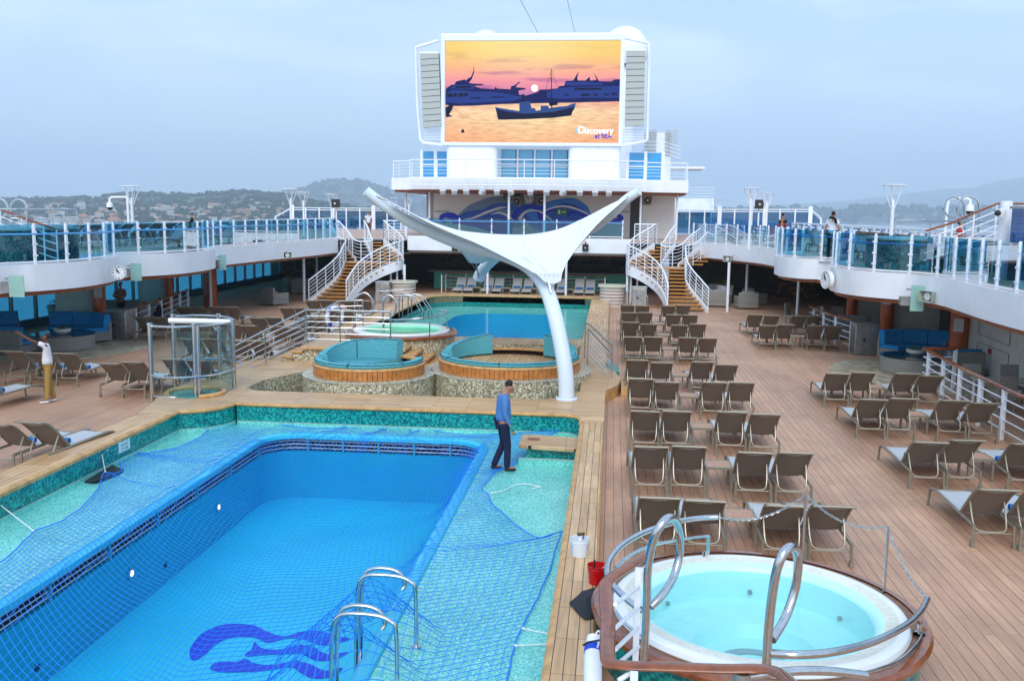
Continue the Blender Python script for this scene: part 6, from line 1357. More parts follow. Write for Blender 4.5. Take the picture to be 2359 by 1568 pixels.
# patio handrails with wooden tops
railing('patio_railing','white railing with varnished wooden top beyond the port bin cabinet',[(-17.75,34.1,0),(-18.45,38,0),(-19.4,42.2,0)],1.12,4,bluerail,.045,.016,.04,nposts=5,topm=mahog,sq=True)
railing('patio_railing','white railing with varnished wooden top beyond the starboard bin cabinet',[(8.75,35.6,0),(8.45,37.6,0),(8.3,40.8,0),(8.9,41.3,0)],1.12,4,bluerail,.045,.016,.04,nposts=4,topm=mahog,sq=True)
railing('patio_railing','long white wooden-topped railing at the right edge before the dining chairs',[(9.9,28.3,0),(9.0,28.2,0),(8.8,24.5,0),(8.75,21.5,0),(8.75,17.5,0)],1.15,4,bluerail,.05,.018,.045,nposts=8,topm=mahog,sq=True)
# dining set
def dchair(x,y,rz,lab):
    t=thing('dining_chair',lab,'chair',(x,y,0),'wicker dining chairs at the right edge',rz); ORG[t.name]=(0,0,0)
    MB().box(-.24,.24,-.24,.24,.38,.47).build('seat',wick,t,bevel=.02); MB().obox((0,.23,.72),(.48,.05,.54),0,-.1).build('backrest',wick,t,bevel=.02)
    for a in (-1,1):
        for c in (-1,1): MB().box(a*.2-.02,a*.2+.02,c*.2-.02,c*.2+.02,0,.38).build('leg',wick,t)
tabw=mat('table_stone','#9a9a90',.3,var=.1,vscale=8)
for x,y,lab in ((10.25,25.6,'pale rectangular dining table behind the white railing, farther one'),(10.0,21.3,'pale rectangular dining table at the right edge, nearer one')):
    t=thing('dining_table',lab,'table',(x,y,0)); MB().box(x-.75,x+.75,y-.38,y+.38,.70,.745).build('tabletop',tabw,t,bevel=.01)
    for a in (-1,1):
        for c in (-1,1): MB().box(x+a*.66-.025,x+a*.66+.025,y+c*.3-.025,y+c*.3+.025,0,.699).build('leg',clk,t)
for i,(x,y,rz) in enumerate([(9.75,26.3,0),(10.75,26.4,0),(9.9,24.8,PI),(10.9,24.9,PI),(10.3,22.3,0),(9.9,20.4,PI)]): dchair(x,y,rz,'grey wicker dining chair, '+['far left at the farther table','far right at the farther table','near left at the farther table','near right at the farther table','far side of the nearer table','near side of the nearer table'][i])
for i,(x,y,rz) in enumerate([(8.1,43.5,.9),(9.0,42.4,PI),(9.8,42.6,PI)]): dchair(x,y,rz,'shaded dining chair beyond the farther starboard railing, '+['left one turned sideways','middle one','right one'][i])
# ================================================================ glass shower
sh_=thing('glass_shower','round outdoor shower of steel posts and clear curved glass beside the pool','shower',(-10.4,22.9,0))
Z_a=A_
posts=[(Z_a(1425,1110),1375,345),(Z_a(1640,1045),1590,260),(Z_a(1830,1060),1783,350),(Z_a(2055,1030),2010,255),(Z_a(2180,1000),2140,300)]
PB=[Vector((*at(*Z_a(x,y),2.06)[:2],0)) for x,y in ((1378,345),(1592,262),(1785,350),(2012,258),(2142,305))]
HT=2.06
for p in PB:
    MB().cyl((p.x,p.y,0),(p.x,p.y,HT),.055,14).build('post',steel,sh_,smooth=True); MB().cyl((p.x,p.y,HT),(p.x,p.y,HT+.05),.07,14).build('post_cap',steel,sh_,smooth=True)
MB().cyl((PB[2].x+.09,PB[2].y+.02,0),(PB[2].x+.09,PB[2].y+.02,HT),.05,14).build('post',steel,sh_,smooth=True)
def arcv(a,c,bulge,n_=12):
    d=(c-a); nn=Vector((d.y,-d.x,0)).normalized()*bulge; return [a.lerp(c,i/n_)+nn*(4*(i/n_)*(1-i/n_)) for i in range(n_+1)]
segs=[(PB[0],PB[2],.16),(PB[2],PB[4],.22),(PB[4],PB[3],.15),(PB[3],PB[1],.28)]
for a,c,bl in segs:
    q=arcv(a,c,bl); MB().tube([(p.x,p.y,HT-.02) for p in q],.03,8).build('top_ring',steel,sh_,smooth=True)
    if (a,c)!=(PB[3],PB[1]) or True:
        b=MB(); 
        for p in q: b.v+=[(p.x,p.y,.35),(p.x,p.y,HT-.12)]
        for i in range(len(q)-1): b.face((2*i,2*i+2,2*i+3,2*i+1))
        b.build('glass_panel',clearglass,sh_,smooth=True)
    MB().tube([(p.x,p.y,.32) for p in q],.018,6).build('bottom_ring',steel,sh_,smooth=True)
mid=[at(*Z_a(x,y),.82) for x,y in ((1368,800),(1450,825),(1600,830),(1820,822),(2000,800),(2130,765),(2215,720),(2215,695),(2100,665),(1900,655),(1750,655),(1655,665))]
MB().tube(spline(mid,5),.028,8).build('towel_rail',steel,sh_,smooth=True)
MB().tube([(PB[4].x-.02,PB[4].y,HT-.03),(PB[4].x-1.65,PB[4].y-.05,HT-.03)],.07,10).build('shower_arm',clk,sh_,smooth=True)
sb=thing('shower_basin','small mosaic shower basin with curved teak edge','shower basin',(-10.1,22.4,0))
MB().prism(arc(-10.15,22.35,.62,0,360,24)[:-1],.0,.335).build('mosaic_floor',mosteal,sb)
MB().tube(arc3((-10.15,22.35),.68,-60,200,.36,16),.06,8).build('teak_edge',teaks,sb,smooth=True)
# ================================================================ bench step in the near pool
bn=thing('pool_bench','teak topped mosaic bench jutting from the right pool wall','bench',(-1.2,19.3,ZF))
bz=.20
MB().prism([(-1.78,18.95),(-1.70,18.9),(PX1-.002,18.75),(PX1-.002,19.72),(-1.70,19.85),(-1.78,19.78)],bz-.09,bz).build('teak_top',teakx,bn,bevel=.02)
MB().box(-1.62,PX1-.003,19.0,19.7,ZF,bz-.091).build('mosaic_base',mosteal,bn); MB().box(-1.77,PX1-.004,18.88,18.999,ZF,ZF+.13).build('mosaic_step',mosmint,bn); MB().tube([(-1.77,18.87,ZF+.14),(PX1,18.87,ZF+.14)],.01,5).build('trim_strip',greytrim,bn)
MB().box(-1.62,-1.38,19.3,19.52,bz+.001,bz+.006).build('plaque',mahog,bn)
# ================================================================ near hot tub
mosblu=mosaic('tub_mosaic_dark',['#0c6f6d','#148a84','#0d5f66','#1b968c'],.04)
nt_,nc=hot_tub('large round hot tub with pale blue water at the bottom right',(1.70,10.36),.58,1.81,1.57,1.23,(.80,.97,.97),(.0,-.06),n=96,side=mosblu,basin='#c0f2f0',dp=.62)
# grey grille on the tub floor and specks band
gm=mat('tub_grille',(.30,.38,.40),.5); b=MB(); b.ring([(nc[0]+.42*math.cos(R(a)),nc[1]-.05+.42*math.sin(R(a))) for a in range(0,181,6)]+[(nc[0]-.42,nc[1]-.05)],[(nc[0]+.30*math.cos(R(a)),nc[1]-.05+.30*math.sin(R(a))) for a in range(0,181,6)]+[(nc[0]-.30,nc[1]-.05)],-.062,-.054); b.build('floor_grille',gm,nt_)
rd=random.Random(4)
b=MB()
for k in range(90):
    x=nc[0]-.55+1.1*rd.random(); y=nc[1]-.22-.25*(x-nc[0])/1.1+rd.uniform(-.03,.03); b.box(x-.008,x+.008,y-.006,y+.006,-.05,-.046)
b.build('mosaic_band',mat('band_ink','#3a6f9a',.5),nt_)
# its rails, hoops, chain
def hrail(lab,P_,r,m_=steel,flat_=()): return steelpath('tub_handrail',lab,P_,r)
H7=crop(2200,1900,1.9024); D8=crop(2900,1700,1.5326)
def hY(pts): return [atY(*H7(x,y),Y) for x,y,Y in pts]
steelpath('tub_handrail','left tall steel hoop handrail at the large hot tub',hY([(715,1400,8.75),(735,1000,8.7),(745,700,8.6),(790,480,8.5),(850,370,8.5),(905,322,8.6),(955,345,8.8),(985,440,9.0),(985,600,9.1),(940,770,9.0),(860,900,8.8),(765,1000,8.7)]),.04)
steelpath('tub_handrail','right tall steel hoop handrail at the large hot tub',hY([(1645,1470,8.0),(1660,1200,8.0),(1685,950,7.95),(1720,740,7.9),(1770,600,7.9),(1830,545,8.0),(1880,590,8.2),(1885,720,8.35),(1860,880,8.4),(1790,1080,8.3),(1690,1250,8.05)]),.04)
t=steelpath('tub_handrail','left curved steel rail with flat posts at the large hot tub',hY([(1275,318,11.7),(1150,325,11.65),(1000,345,11.4),(850,385,11.05),(700,440,10.7),(560,520,10.3),(480,600,10.0),(440,680,9.7),(445,780,9.35),(520,880,9.05),(620,970,8.85),(710,1030,8.75)]),.034)
MB().tube(spline(hY([(1210,462,11.75),(1050,480,11.6),(850,515,11.2),(700,560,10.8),(570,635,10.4),(500,700,10.1)]),5),.018,8).build('lower_rail',steel,t,smooth=True)
MB().tube(spline(hY([(500,1035,9.2),(560,1110,9.0),(640,1180,8.85),(715,1225,8.78)]),5),.018,8).build('lower_rail',steel,t,smooth=True)
def fpost(par,x,y,h,rz=0,w_=.045):
    tb=par.children[0].data.vertices; o=Vector(ORG[par.name]); c=min((v.co+o for v in tb),key=lambda q:(q.x-x)**2+(q.y-y)**2); h=max(.12,c.z-.58-.01); x,y=c.x,c.y
    MB().obox((x,y,.58+h/2),(w_,.012,h),rz).build('post',steel,par); MB().cyl((x,y,.572),(x,y,.588),.06,16).build('floor_flange',steel,par,smooth=True)
for x,y,h,rz in ((1.34,11.98,.85,.1),(.22,10.85,.72,.9),(.22,9.2,.60,1.5)): fpost(t,x,y,h,rz)
t2=steelpath('tub_handrail','right curved steel rail of the large hot tub, ending at the chain',[atY(*D8(x,y),Y) for x,y,Y in ((285,1395,8.0),(450,1405,7.95),(650,1390,8.15),(850,1345,8.6),(1000,1285,9.0),(1130,1210,9.5),(1200,1140,9.95),(1240,1065,10.4))],.036)
MB().tube(spline([atY(*D8(x,y),Y) for x,y,Y in ((850,1520,8.45),(950,1490,8.7),(1050,1450,9.0),(1150,1370,9.4),(1210,1280,9.9),(1225,1220,10.2))],5),.018,8).build('lower_rail',steel,t2,smooth=True)
for x,y,h,rz in ((3.24,9.95,.70,1.2),(2.84,9.1,.62,.7),(2.0,8.55,.58,.2)): fpost(t2,x,y,h,rz)
t3=steelpath('tub_handrail','steel rail with a round-topped post at the bottom edge',hY([(1480,1530,6.9),(1650,1505,6.95),(1900,1485,7.1),(2150,1490,7.3),(2400,1520,7.5)]),.035)
p=atY(*H7(1461,1495),6.8); MB().cyl((p[0],p[1],0),(p[0],p[1],p[2]),.066,20).build('post',satin,t3,smooth=True)
# chain with posts
cp=[(2.50,11.90,.86),(3.24,10.95,.80)]
ch=thing('barrier_chain','steel chain hung between thin posts behind the large hot tub','chain',(2.5,11.9,.58))
for x,y,h in cp: MB().obox((x,y,.58+h/2),(.04,.012,h),.6).build('post',steel,ch)
ends=[Vector(atY(*H7(1278,315),11.7)),Vector((2.50,11.90,1.44)),Vector((3.24,10.95,1.38)),Vector(atY(*D8(1235,1055),10.45))]
lb=MB(); R_=.014
for a,c in zip(ends,ends[1:]):
    L_=(c-a).length; n_=int(L_/.038); sag=.13*L_
    P_=lambda f: a.lerp(c,f)-Vector((0,0,sag*4*f*(1-f)))
    for i in range(n_):
        p0,p1=P_(i/n_),P_((i+1)/n_); t_=(p1-p0).normalized(); s_=t_.cross(Vector((0,0,1))).normalized(); u_=s_ if i%2 else t_.cross(s_); mid_=(p0+p1)/2
        lb.tube([mid_+t_*(.027*math.cos(2*PI*k/8))+u_*(.013*math.sin(2*PI*k/8)) for k in range(8)],.0042,4,closed=True)
lb.build('links',steel,ch)
# white gate with wooden rail in the corner
gt=thing('corner_railing','white railing with broad varnished wooden handrail at the bottom right, by the tub','railing',(.05,8,.0))
WR=[atY(*H7(x,y),Y) for x,y,Y in ((740,590,9.1),(600,690,8.75),(440,800,8.4),(425,900,8.15),(440,1130,7.6),(440,1390,7.0),(520,1440,6.9),(900,1455,6.85),(1300,1470,6.8),(1690,1480,6.75),(1850,1600,6.3))]
q=spline(WR,4); b=MB(); n_=len(q)
for i in range(n_):
    tt=(q[min(i+1,n_-1)]-q[max(i-1,0)]).normalized(); s_=tt.cross(Vector((0,0,1))).normalized(); 
    for k in range(10):
        a=2*PI*k/10; b.v.append(tuple(q[i]+s_*(.062*math.cos(a))+Vector((0,0,.03*math.sin(a)))))
for i in range(n_-1):
    for k in range(10): b.face((i*10+k,i*10+(k+1)%10,(i+1)*10+(k+1)%10,(i+1)*10+k))
b.face(list(range(10))); b.face(list(range((n_-1)*10,n_*10)))
b.build('wooden_handrail',mahog,gt,smooth=True)
for (x,y,Y,h) in ((672,690,8.6,1.15),(640,1480,6.75,1.2),(440,1560,6.75,1.2)):
    p=atY(*H7(x,y),Y); MB().box(p[0]-.028,p[0]+.028,p[1]-.028,p[1]+.028,p[2]-h,p[2]-.02).build('post',bluerail,gt)
for y0,y1 in ((950,850),(1130,1005),(1295,1155),(1420,1300)):
    a=atY(*H7(495,y0+30),7.6); c=atY(*H7(672,y1),8.5); MB().tube([a,c],.02,8).build('rail_bar',bluerail,gt,smooth=True)
a=atY(*H7(520,1560),6.8); c=atY(*H7(660,1470),6.9); MB().tube([a,c],.02,8).build('rail_bar',bluerail,gt,smooth=True)
MB().tube([atY(*H7(x,y),Y) for x,y,Y in ((740,585,9.1),(765,592,9.05))],.035,10).build('end_cap',steel,gt)
# life rings
lw=mat('ring_white',(.78,.80,.84),.45); lb_=mat('ring_blue','#1747c9',.4)
def lifering(c,rad,rz,lab,tilt=0,sc=1):
    t=thing('life_ring',lab,'life ring',c,None,rz); ORG[t.name]=(0,0,0); t.rotation_euler=(tilt,0,rz)
    MB().tube([(rad*math.cos(2*PI*i/32),0,rad*math.sin(2*PI*i/32)) for i in range(32)],.075,12,closed=True).build('ring',lw,t,smooth=True)
    for k in range(4):
        a=PI/4+k*PI/2; MB().tube([(rad*math.cos(a+d),0,rad*math.sin(a+d)) for d in (-.22,-.1,.1,.22)],.079,12).build('blue_band',lb_,t,smooth=True)
    MB().tube([((rad+.085)*math.cos(2*PI*i/40),.0,(rad+.085)*math.sin(2*PI*i/40)) for i in range(40)],.009,5,closed=True).build('grab_line',lw,t,smooth=True)
p=atY(*C4(1978,200) if False else crop(500,1180,2.359)(1978,205),31.2); lifering((p[0],p[1],p[2]),.31,.95,'white life ring with blue bands hanging on the steel handrail of the platform')
t=thing('life_ring','white and blue life ring in its holder at the bottom edge, by the wooden handrail','life ring',atY(*H7(330,1400),7.6)); 
p=[atY(*H7(x,y),Y) for x,y,Y in ((345,1240,7.75),(330,1330,7.65),(325,1450,7.5),(325,1620,7.3))]; c0=Vector(p[0])
MB().tube(spline(p,4),.075,14).build('ring',lw,t,smooth=True); o=spline(p,4); MB().tube(o[3:6],.079,14).build('blue_band',lb_,t,smooth=True)
MB().tube([atY(*H7(255,1290),7.6),atY(*H7(290,1268),7.55),atY(*H7(390,1250),7.5)],.01,6).build('strap',blk,t); MB().tube(spline([atY(*H7(x,y),7.6) for x,y in ((350,1200),(370,1180),(385,1210),(365,1290),(350,1340),(380,1380))],4),.008,5).build('grab_line',lw,t,smooth=True)
# buckets, spray bottle and cloth on the coping
def bucket(x,y,r,h,m_,lab,fill=None):
    t=thing('bucket',lab,'bucket',(x,y,CT+.002)); z=CT+.002
    MB().lathe([(.01,0),(r*.80,0),(r*.97,h*.8),(r*.97,h*.82),(r*1.02,h*.83),(r*1.02,h*.88),(r,h*.9),(r*1.02,h),(r*1.06,h+.005),(r*1.0,h+.005),(r*.95,h*.85),(r*.78,.01),(.01,.01)],(x,y,z),36).build('pail',m_,t,smooth=True)
    if fill: MB().lathe([(.01,h*.6),(r*.9,h*.6)],(x,y,z),24).build('contents',fill,t)
    q=[(x+(r*1.03)*math.cos(R(a)),y-r*.25*math.sin(R(a))-r*.4,z+h*.82-r*.75*math.sin(R(a))) for a in range(0,181,15)]; MB().tube(q,.003,5).build('wire_handle',steel,t)
    return t
pb=mat('pail_white',(.70,.74,.80),.35); prd=mat('pail_red','#b30f12',.3)
bx,by,_=at(*H7(225,610),CT); bucket(bx,by,.125,.24,pb,'white plastic bucket standing on the teak coping')
t=thing('spray_bottle','white spray bottle with brown trigger standing in the white bucket','spray bottle',(bx+.0,by,CT+.05)); z=CT+.02; MB().lathe([(.01,0),(.045,0),(.045,.16),(.018,.22),(.018,.25),(.01,.25)],(bx,by+.02,z),16).build('bottle',clk,t,smooth=True); MB().obox((bx+.01,by+.02,z+.275),(.10,.03,.035),.3,0).build('trigger_head',mat('trigger_brown','#5d4a12',.4),t); MB().obox((bx+.045,by+.02,z+.24),(.012,.02,.06),.3,.2).build('trigger',mat('trigger_brown','#5d4a12',.4),t)
bx,by,_=at(*H7(355,818),CT); bucket(bx,by,.12,.23,prd,'red bucket of cleaning things on the teak coping beside the white bucket',mat('rag_pale',(.45,.55,.6),.9,var=.4,vscale=30))
t=thing('scrub_brush','black handled brush standing in the red bucket','brush',(bx,by,CT+.1)); MB().cyl((bx-.03,by-.02,CT+.08),(bx-.035,by-.03,CT+.31),.013,8).build('handle',blk,t,smooth=True); MB().obox((bx-.03,by-.02,CT+.07),(.05,.03,.03)).build('head',blk,t)
t=tag(MB().cyl((bx+.03,by,CT+.16),(bx+.26,by+.12,CT+.33),.008,6).build('wooden_stick',mat('stick','#c9a873',.6),base=(bx,by,CT+.1),smooth=True),'pale wooden stick leaning out of the red bucket','stick')
cl=[at(*H7(*p),CT+.02) for p in [(145,968),(215,908),(240,870),(390,838),(392,960),(335,1080),(262,1095),(205,1040)]]; b=MB(); cx_=sum(p[0] for p in cl)/8; cy_=sum(p[1] for p in cl)/8
def clothf(k,f): 
    i=k%8; p=cl[i]; return (cx_+(p[0]-cx_)*f,cy_+(p[1]-cy_)*f,CT+.012+.035*(1-f)+.012*math.sin(i*2.1+f*7))
b.v=[(cx_,cy_,CT+.06)]
for f in (.33,.66,1.0):
    for i in range(8): b.v.append(clothf(i,f))
for i in range(8):
    j=(i+1)%8; b.face((0,1+i,1+j)); b.face((1+i,9+i,9+j,1+j)); b.face((9+i,17+i,17+j,9+j))
tag(b.build('cloth',mat('cloth_black',(.02,.022,.028),.9),base=(cx_,cy_,CT),smooth=True,solid=.006),'crumpled black cloth lying on the coping beside the red bucket','cloth')
# black rubber mat left in the pool
p=[at(*Z5(*q),ZF+.02) for q in ((510,320),(690,255),(760,270),(730,300),(580,358),(520,345))]
b=MB(); n_=len(p); b.v=[(x,y,ZF+.03+.03*math.sin(i*2)) for i,(x,y,_) in enumerate(p)]; b.face(range(n_)); tag(b.build('rubber_mat',blk,base=p[0],solid=.02),'black rubber mat curled on the shelf at the left pool wall','mat')
# ================================================================ pool ladders
Z6=crop(1100,1700,1.5318)
def ladder(lab,top0,dy,H=1.35):
    t=thing('pool_ladder',lab,'ladder',top0)
    return t
for k,(xa,ya,nm) in enumerate([(-2.62,10.75,'farther'),(-2.60,9.65,'nearer')]):
    t=thing('pool_ladder','steel pool ladder rail over the basin edge, %s of two'%nm,'ladder',(xa,ya,ZF))
    for j,off_ in enumerate((0,.16)):
        y=ya-off_*1.3; x=xa+.0+.0*j
        pts=[(x-.30,y,ZB+.1),(x-.28,y,ZF-.1),(x-.26,y,ZF+.55),(x-.22,y,ZF+.78),(x-.10,y,ZF+.86),(x+.1+.12*j,y,ZF+.86),(x+.22+.16*j,y,ZF+.80),(x+.27+.17*j,y,ZF+.68),(x+.28+.17*j,y,ZF+(.0 if j else .55))]
        if j==0: pts=pts[:-1]+[(x+.24,y-.02,ZF+.62)]
        MB().tube(spline(pts,4),.024,10).build('rail',steel,t,smooth=True)
        if j: MB().lathe([(.01,.02),(.06,.02),(.065,0),(.01,0)],(x+.28+.17*j,y,ZF),16).build('floor_flange',steel,t,smooth=True)
    for z in (-.5,-.8,-1.1,-1.4): MB().box(xa-.31,xa-.25,ya-.22,ya+.02,z,z+.03).build('rung',steel,t)
# ================================================================ safety net
netm=mat('net_blue','#1c7eea',.7); ropem=mat('rope_white',(.75,.76,.74),.8)
# boundary of the net on the shelf (clockwise), traced from image pixels
ZN=ZF+.03
def nz(x,y): return at(x,y,ZN)
bl=[at(*Z5(*p),ZN) for p in [(-260,1000),(0,838),(120,750),(210,650),(370,590),(500,500),(590,400),(645,290),(700,305),(755,285),(745,215),(705,165),(900,172),(1090,140),(1220,80),(1310,-5)]]
bt_=[at(*G_(*p),ZN) for p in [(0,1025),(200,1070),(400,1098),(600,1095),(820,1065),(870,1110),(940,1090),(1005,1045),(1070,1125),(1155,1095),(1280,1130),(1400,1143),(1580,1143),(1750,1125)]]
tipR=at(*G_(2140,1030),ZN+.2)
br_=[at(*Z6(*p),ZN) for p in [(1500,200),(1440,245),(1350,290),(1310,350),(1283,393),(1325,420),(1330,480),(1400,560),(1500,640),(1590,690),(1640,698)]]
tip2=at(*Z6(1770,650),ZN+.1)
br2=[at(*Z6(*p),ZN) for p in [(1700,800),(1640,940),(1580,1100),(1510,1250),(1465,1350),(1430,1440),(1400,1567),(1340,1900)]]
left=[Vector(p) for p in bl]; top=[Vector(p) for p in bt_]+[Vector(at(*G_(1950,1090),ZN+.1)),Vector(tipR)]
right=[Vector(tipR),Vector(at(*G_(1900,1200),ZN+.05))]+[Vector(p) for p in br_]+[Vector(tip2)]+[Vector(p) for p in br2]
def resample(P_,n_):
    cum=[0]
    for a,c in zip(P_,P_[1:]): cum.append(cum[-1]+(c-a).length)
    o=[]
    for i in range(n_+1):
        s_=cum[-1]*i/n_
        for k in range(len(cum)-1):
            if cum[k+1]>=s_-1e-9: o.append(P_[k].lerp(P_[k+1],(s_-cum[k])/(cum[k+1]-cum[k]+1e-9))); break
    return o
bottom=[left[0]+Vector((0,-3,0)),Vector((-5,5.2,ZN)),right[-1]+Vector((0,-1.2,0))]
NU,NV=74,118
Lf=resample([bottom[0]]+left,NV); Rt=resample([bottom[-1]]+right[::-1],NV); Tp=resample(top,NU); Bt=resample(bottom,NU)
Lf[-1]=top[0]; 
lads=[(-2.72,10.6,ZF+.88,.30),(-2.72,9.5,ZF+.88,.30)]
ridge=[(-2.75,10.55,ZF+.9),(-3.6,9.3,ZF+.0),(-4.6,8.2,-.6)]
def smooth(P_,w=22,it=2):
    for _ in range(it):
        n_=len(P_); o=[]
        for i in range(n_):
            k=min(w,i,n_-1-i); o.append(sum((P_[q] for q in range(i-k,i+k+1)),Vector())/(2*k+1))
        P_=o
    return P_
LS_,RS_,TS_=smooth(Lf),smooth(Rt),smooth(Tp,12)
def smp(P_,f,n_):
    i=min(int(f*n_),n_-1); return P_[i].lerp(P_[i+1],f*n_-i)
def net(u,v):
    l,r,t_,b_=smp(LS_,v,NV),smp(RS_,v,NV),smp(TS_,u,NU),smp(Bt,u,NU)
    p=l*(1-u)+r*u+b_*(1-v)+t_*v-(LS_[0]*(1-u)*(1-v)+RS_[0]*u*(1-v)+LS_[-1]*(1-u)*v+RS_[-1]*u*v)
    p=p+(smp(Lf,v,NV)-l)*math.exp(-u*9)+(smp(Rt,v,NV)-r)*math.exp(-(1-u)*7)+(smp(Tp,u,NU)-t_)*math.exp(-(1-v)*20)
    x,y=p.x,p.y
    # wavy drift of the mesh
    x+=.10*noise.noise(Vector((x*.5,y*.5,1)))+.02*noise.noise(Vector((x*3,y*3,4))); y+=.12*noise.noise(Vector((x*.5,y*.5,9)))+.02*noise.noise(Vector((x*3,y*3,7)))
    dx=min(x-RX0,RX1-x); dy=RY1-y
    inside=dx>0 and dy>0
    d=min(dx,dy)
    if inside:
        d=dx*dy/(dx+dy+.001)*1.6; d=min(d,min(dx,dy)*1.4)
        z=ZF+.09-.62*(1-math.exp(-d/.75))+.05*noise.noise(Vector((x*.9,y*.9,3)))
    else:
        z=max(ZF+.02,p.z-.02)+.02+.02*abs(noise.noise(Vector((x*2,y*2,3))))
        if d>-.25: z=max(z,ZF+.075)
    for lx,ly,lz,w_ in lads:
        q=math.hypot((x-lx)*.9,(y-ly)*1.0); z=max(z,lz-.02-1.15*q+.10*q*q) if q<1.1 else z
    return Vector((x,y,z))
Gd=[[net(i/NU,j/NV) for i in range(NU+1)] for j in range(NV+1)]
b=MB(); 
for j in range(0,NV+1):
    b.tube(Gd[j],.0043,3,caps=False)
for i in range(0,NU+1): b.tube([Gd[j][i] for j in range(NV+1)],.0043,3,caps=False)
nt1=thing('safety_net','blue safety net draped over the drained pool and its ladders','net',(-5,14,ZF))
b.build('mesh',netm,nt1)
MB().tube([Gd[j][0] for j in range(NV+1)]+[Gd[NV][i] for i in range(NU+1)],.011,5).build('edge_rope',netm,nt1,smooth=True)
MB().tube([Gd[j][NU] for j in range(NV+1)],.011,5).build('edge_rope',netm,nt1,smooth=True)
ties=[([at(*Z5(-60,440),ZF+.4),at(*Z5(205,645),ZN+.02)],'at the far left edge'),([at(*Z5(622,165),.18),at(*Z5(645,283),ZN+.03)],'above the rubber mat'),([at(*Z5(655,152),.22),at(*Z5(702,163),ZN+.05)],'beside the depth sign'),
 ([at(*A_(2005,1150),.15),at(*A_(2000,1225),ZN+.02)],'at the corner below the shower'),([at(*G_(1045,968),.24),at(*G_(815,1060),ZN+.02)],'left of three fanning from the far wall'),([at(*G_(1045,968),.24),at(*G_(1010,1045),ZN+.02)],'middle of three fanning from the far wall'),([at(*G_(1055,970),.24),at(*G_(1145,1090),ZN+.02)],'right of three fanning from the far wall'),
 ([at(*Z6(1520,1243),ZN+.02),at(*Z6(1610,1262),ZN),at(*Z6(1690,1278),ZN+.02)],'upper of two near the bottom right'),([at(*Z6(1475,1348),ZN+.02),at(*Z6(1580,1343),ZN),at(*Z6(1685,1337),ZN+.02)],'lower of two near the bottom right'),
 ([at(*Z6(1330,415),ZN),at(*Z6(1400,400),ZN),at(*Z6(1460,370),ZN),at(*Z6(1530,358),ZN),at(*Z6(1600,372),ZN),at(*Z6(1628,375),ZN),at(*Z6(1570,388),ZN)],'lying loose on the shelf beside the worker'),([at(*G_(2125,1040),ZN+.2),at(*G_(2118,1050),ZN+.2),at(*G_(2140,1030),ZN+.22)],'knotted at the far right corner')]
for q,lab in ties:
    t=tag(MB().tube(spline(q,6) if len(q)>2 else q,.008,6).build('tie_rope',ropem,base=tuple(q[0]),smooth=True),'white tie rope of the net, '+lab,'rope','tie ropes of the net')
    e=Vector(q[-1] if len(q)<3 else q[0]); MB().lathe([(.02*math.cos(R(a)),.02*math.sin(R(a))) for a in range(-90,91,30)],tuple(e),8).build('knot',ropem,t)

p=at((2300+392/2.3037)*.576,(1150+806/2.3037)*.576,0); t=thing('deck_drain','round steel deck drain cover beside the handrail, right of the daybeds','drain',p); MB().cyl((p[0],p[1],.001),(p[0],p[1],.008),.12,24).build('cover',satin,t)
for k in range(-2,3): MB().box(p[0]+.04*k-.006,p[0]+.04*k+.006,p[1]-.08,p[1]+.08,.0081,.0085).build('slot',blk,t)
# ================================================================ people
skinc=mat('skin_tan','#a9745a',.5,var=.05,vscale=20); skind=mat('skin_brown','#5f3a28',.5); haird=mat('hair_dark','#16100d',.7,bump=.5,bscale=200); hairb=mat('hair_brown','#4a2f1e',.7)
def skinned(name,V,E_,m_,parent,sub=2,root=0):
    me=bpy.data.meshes.new(name); o=Vector((0,0,0)); me.from_pydata([v[:3] for v in V],E_,[]); ob=bpy.data.objects.new(name,me); C.objects.link(ob)
    sk=ob.modifiers.new('s','SKIN'); sk.use_smooth_shade=True; sk.branch_smoothing=.6
    for i,v in enumerate(V):
        r=v[3]; r2=v[4] if len(v)>4 else r; me.skin_vertices[0].data[i].radius=(r,r2); me.skin_vertices[0].data[i].use_root=(i==root)
    sb=ob.modifiers.new('b','SUBSURF'); sb.levels=sub; sb.render_levels=sub
    bpy.context.view_layer.update(); nm=bpy.data.meshes.new_from_object(ob.evaluated_get(bpy.context.evaluated_depsgraph_get())); bpy.data.objects.remove(ob)
    nm.name=name; nm.materials.clear(); nm.materials.append(m_); nm.polygons.foreach_set('use_smooth',[True]*len(nm.polygons))
    r=bpy.data.objects.new(name,nm); C.objects.link(r); r.parent=parent; return r
J0=dict(pel=(0,0,.98),wai=(0,0,1.10),che=(0,0,1.32),nek=(0,-.01,1.50),hed=(0,.01,1.64),shL=(-.18,-.01,1.44),elL=(-.24,-.03,1.16),wrL=(-.24,.05,.92),shR=(.18,-.01,1.44),elR=(.24,-.03,1.16),wrR=(.24,.05,.92),
 hiL=(-.09,0,.93),knL=(-.10,.02,.51),anL=(-.10,-.02,.09),hiR=(.09,0,.93),knR=(.10,.02,.51),anR=(.10,-.02,.09),look=(0,1,0))
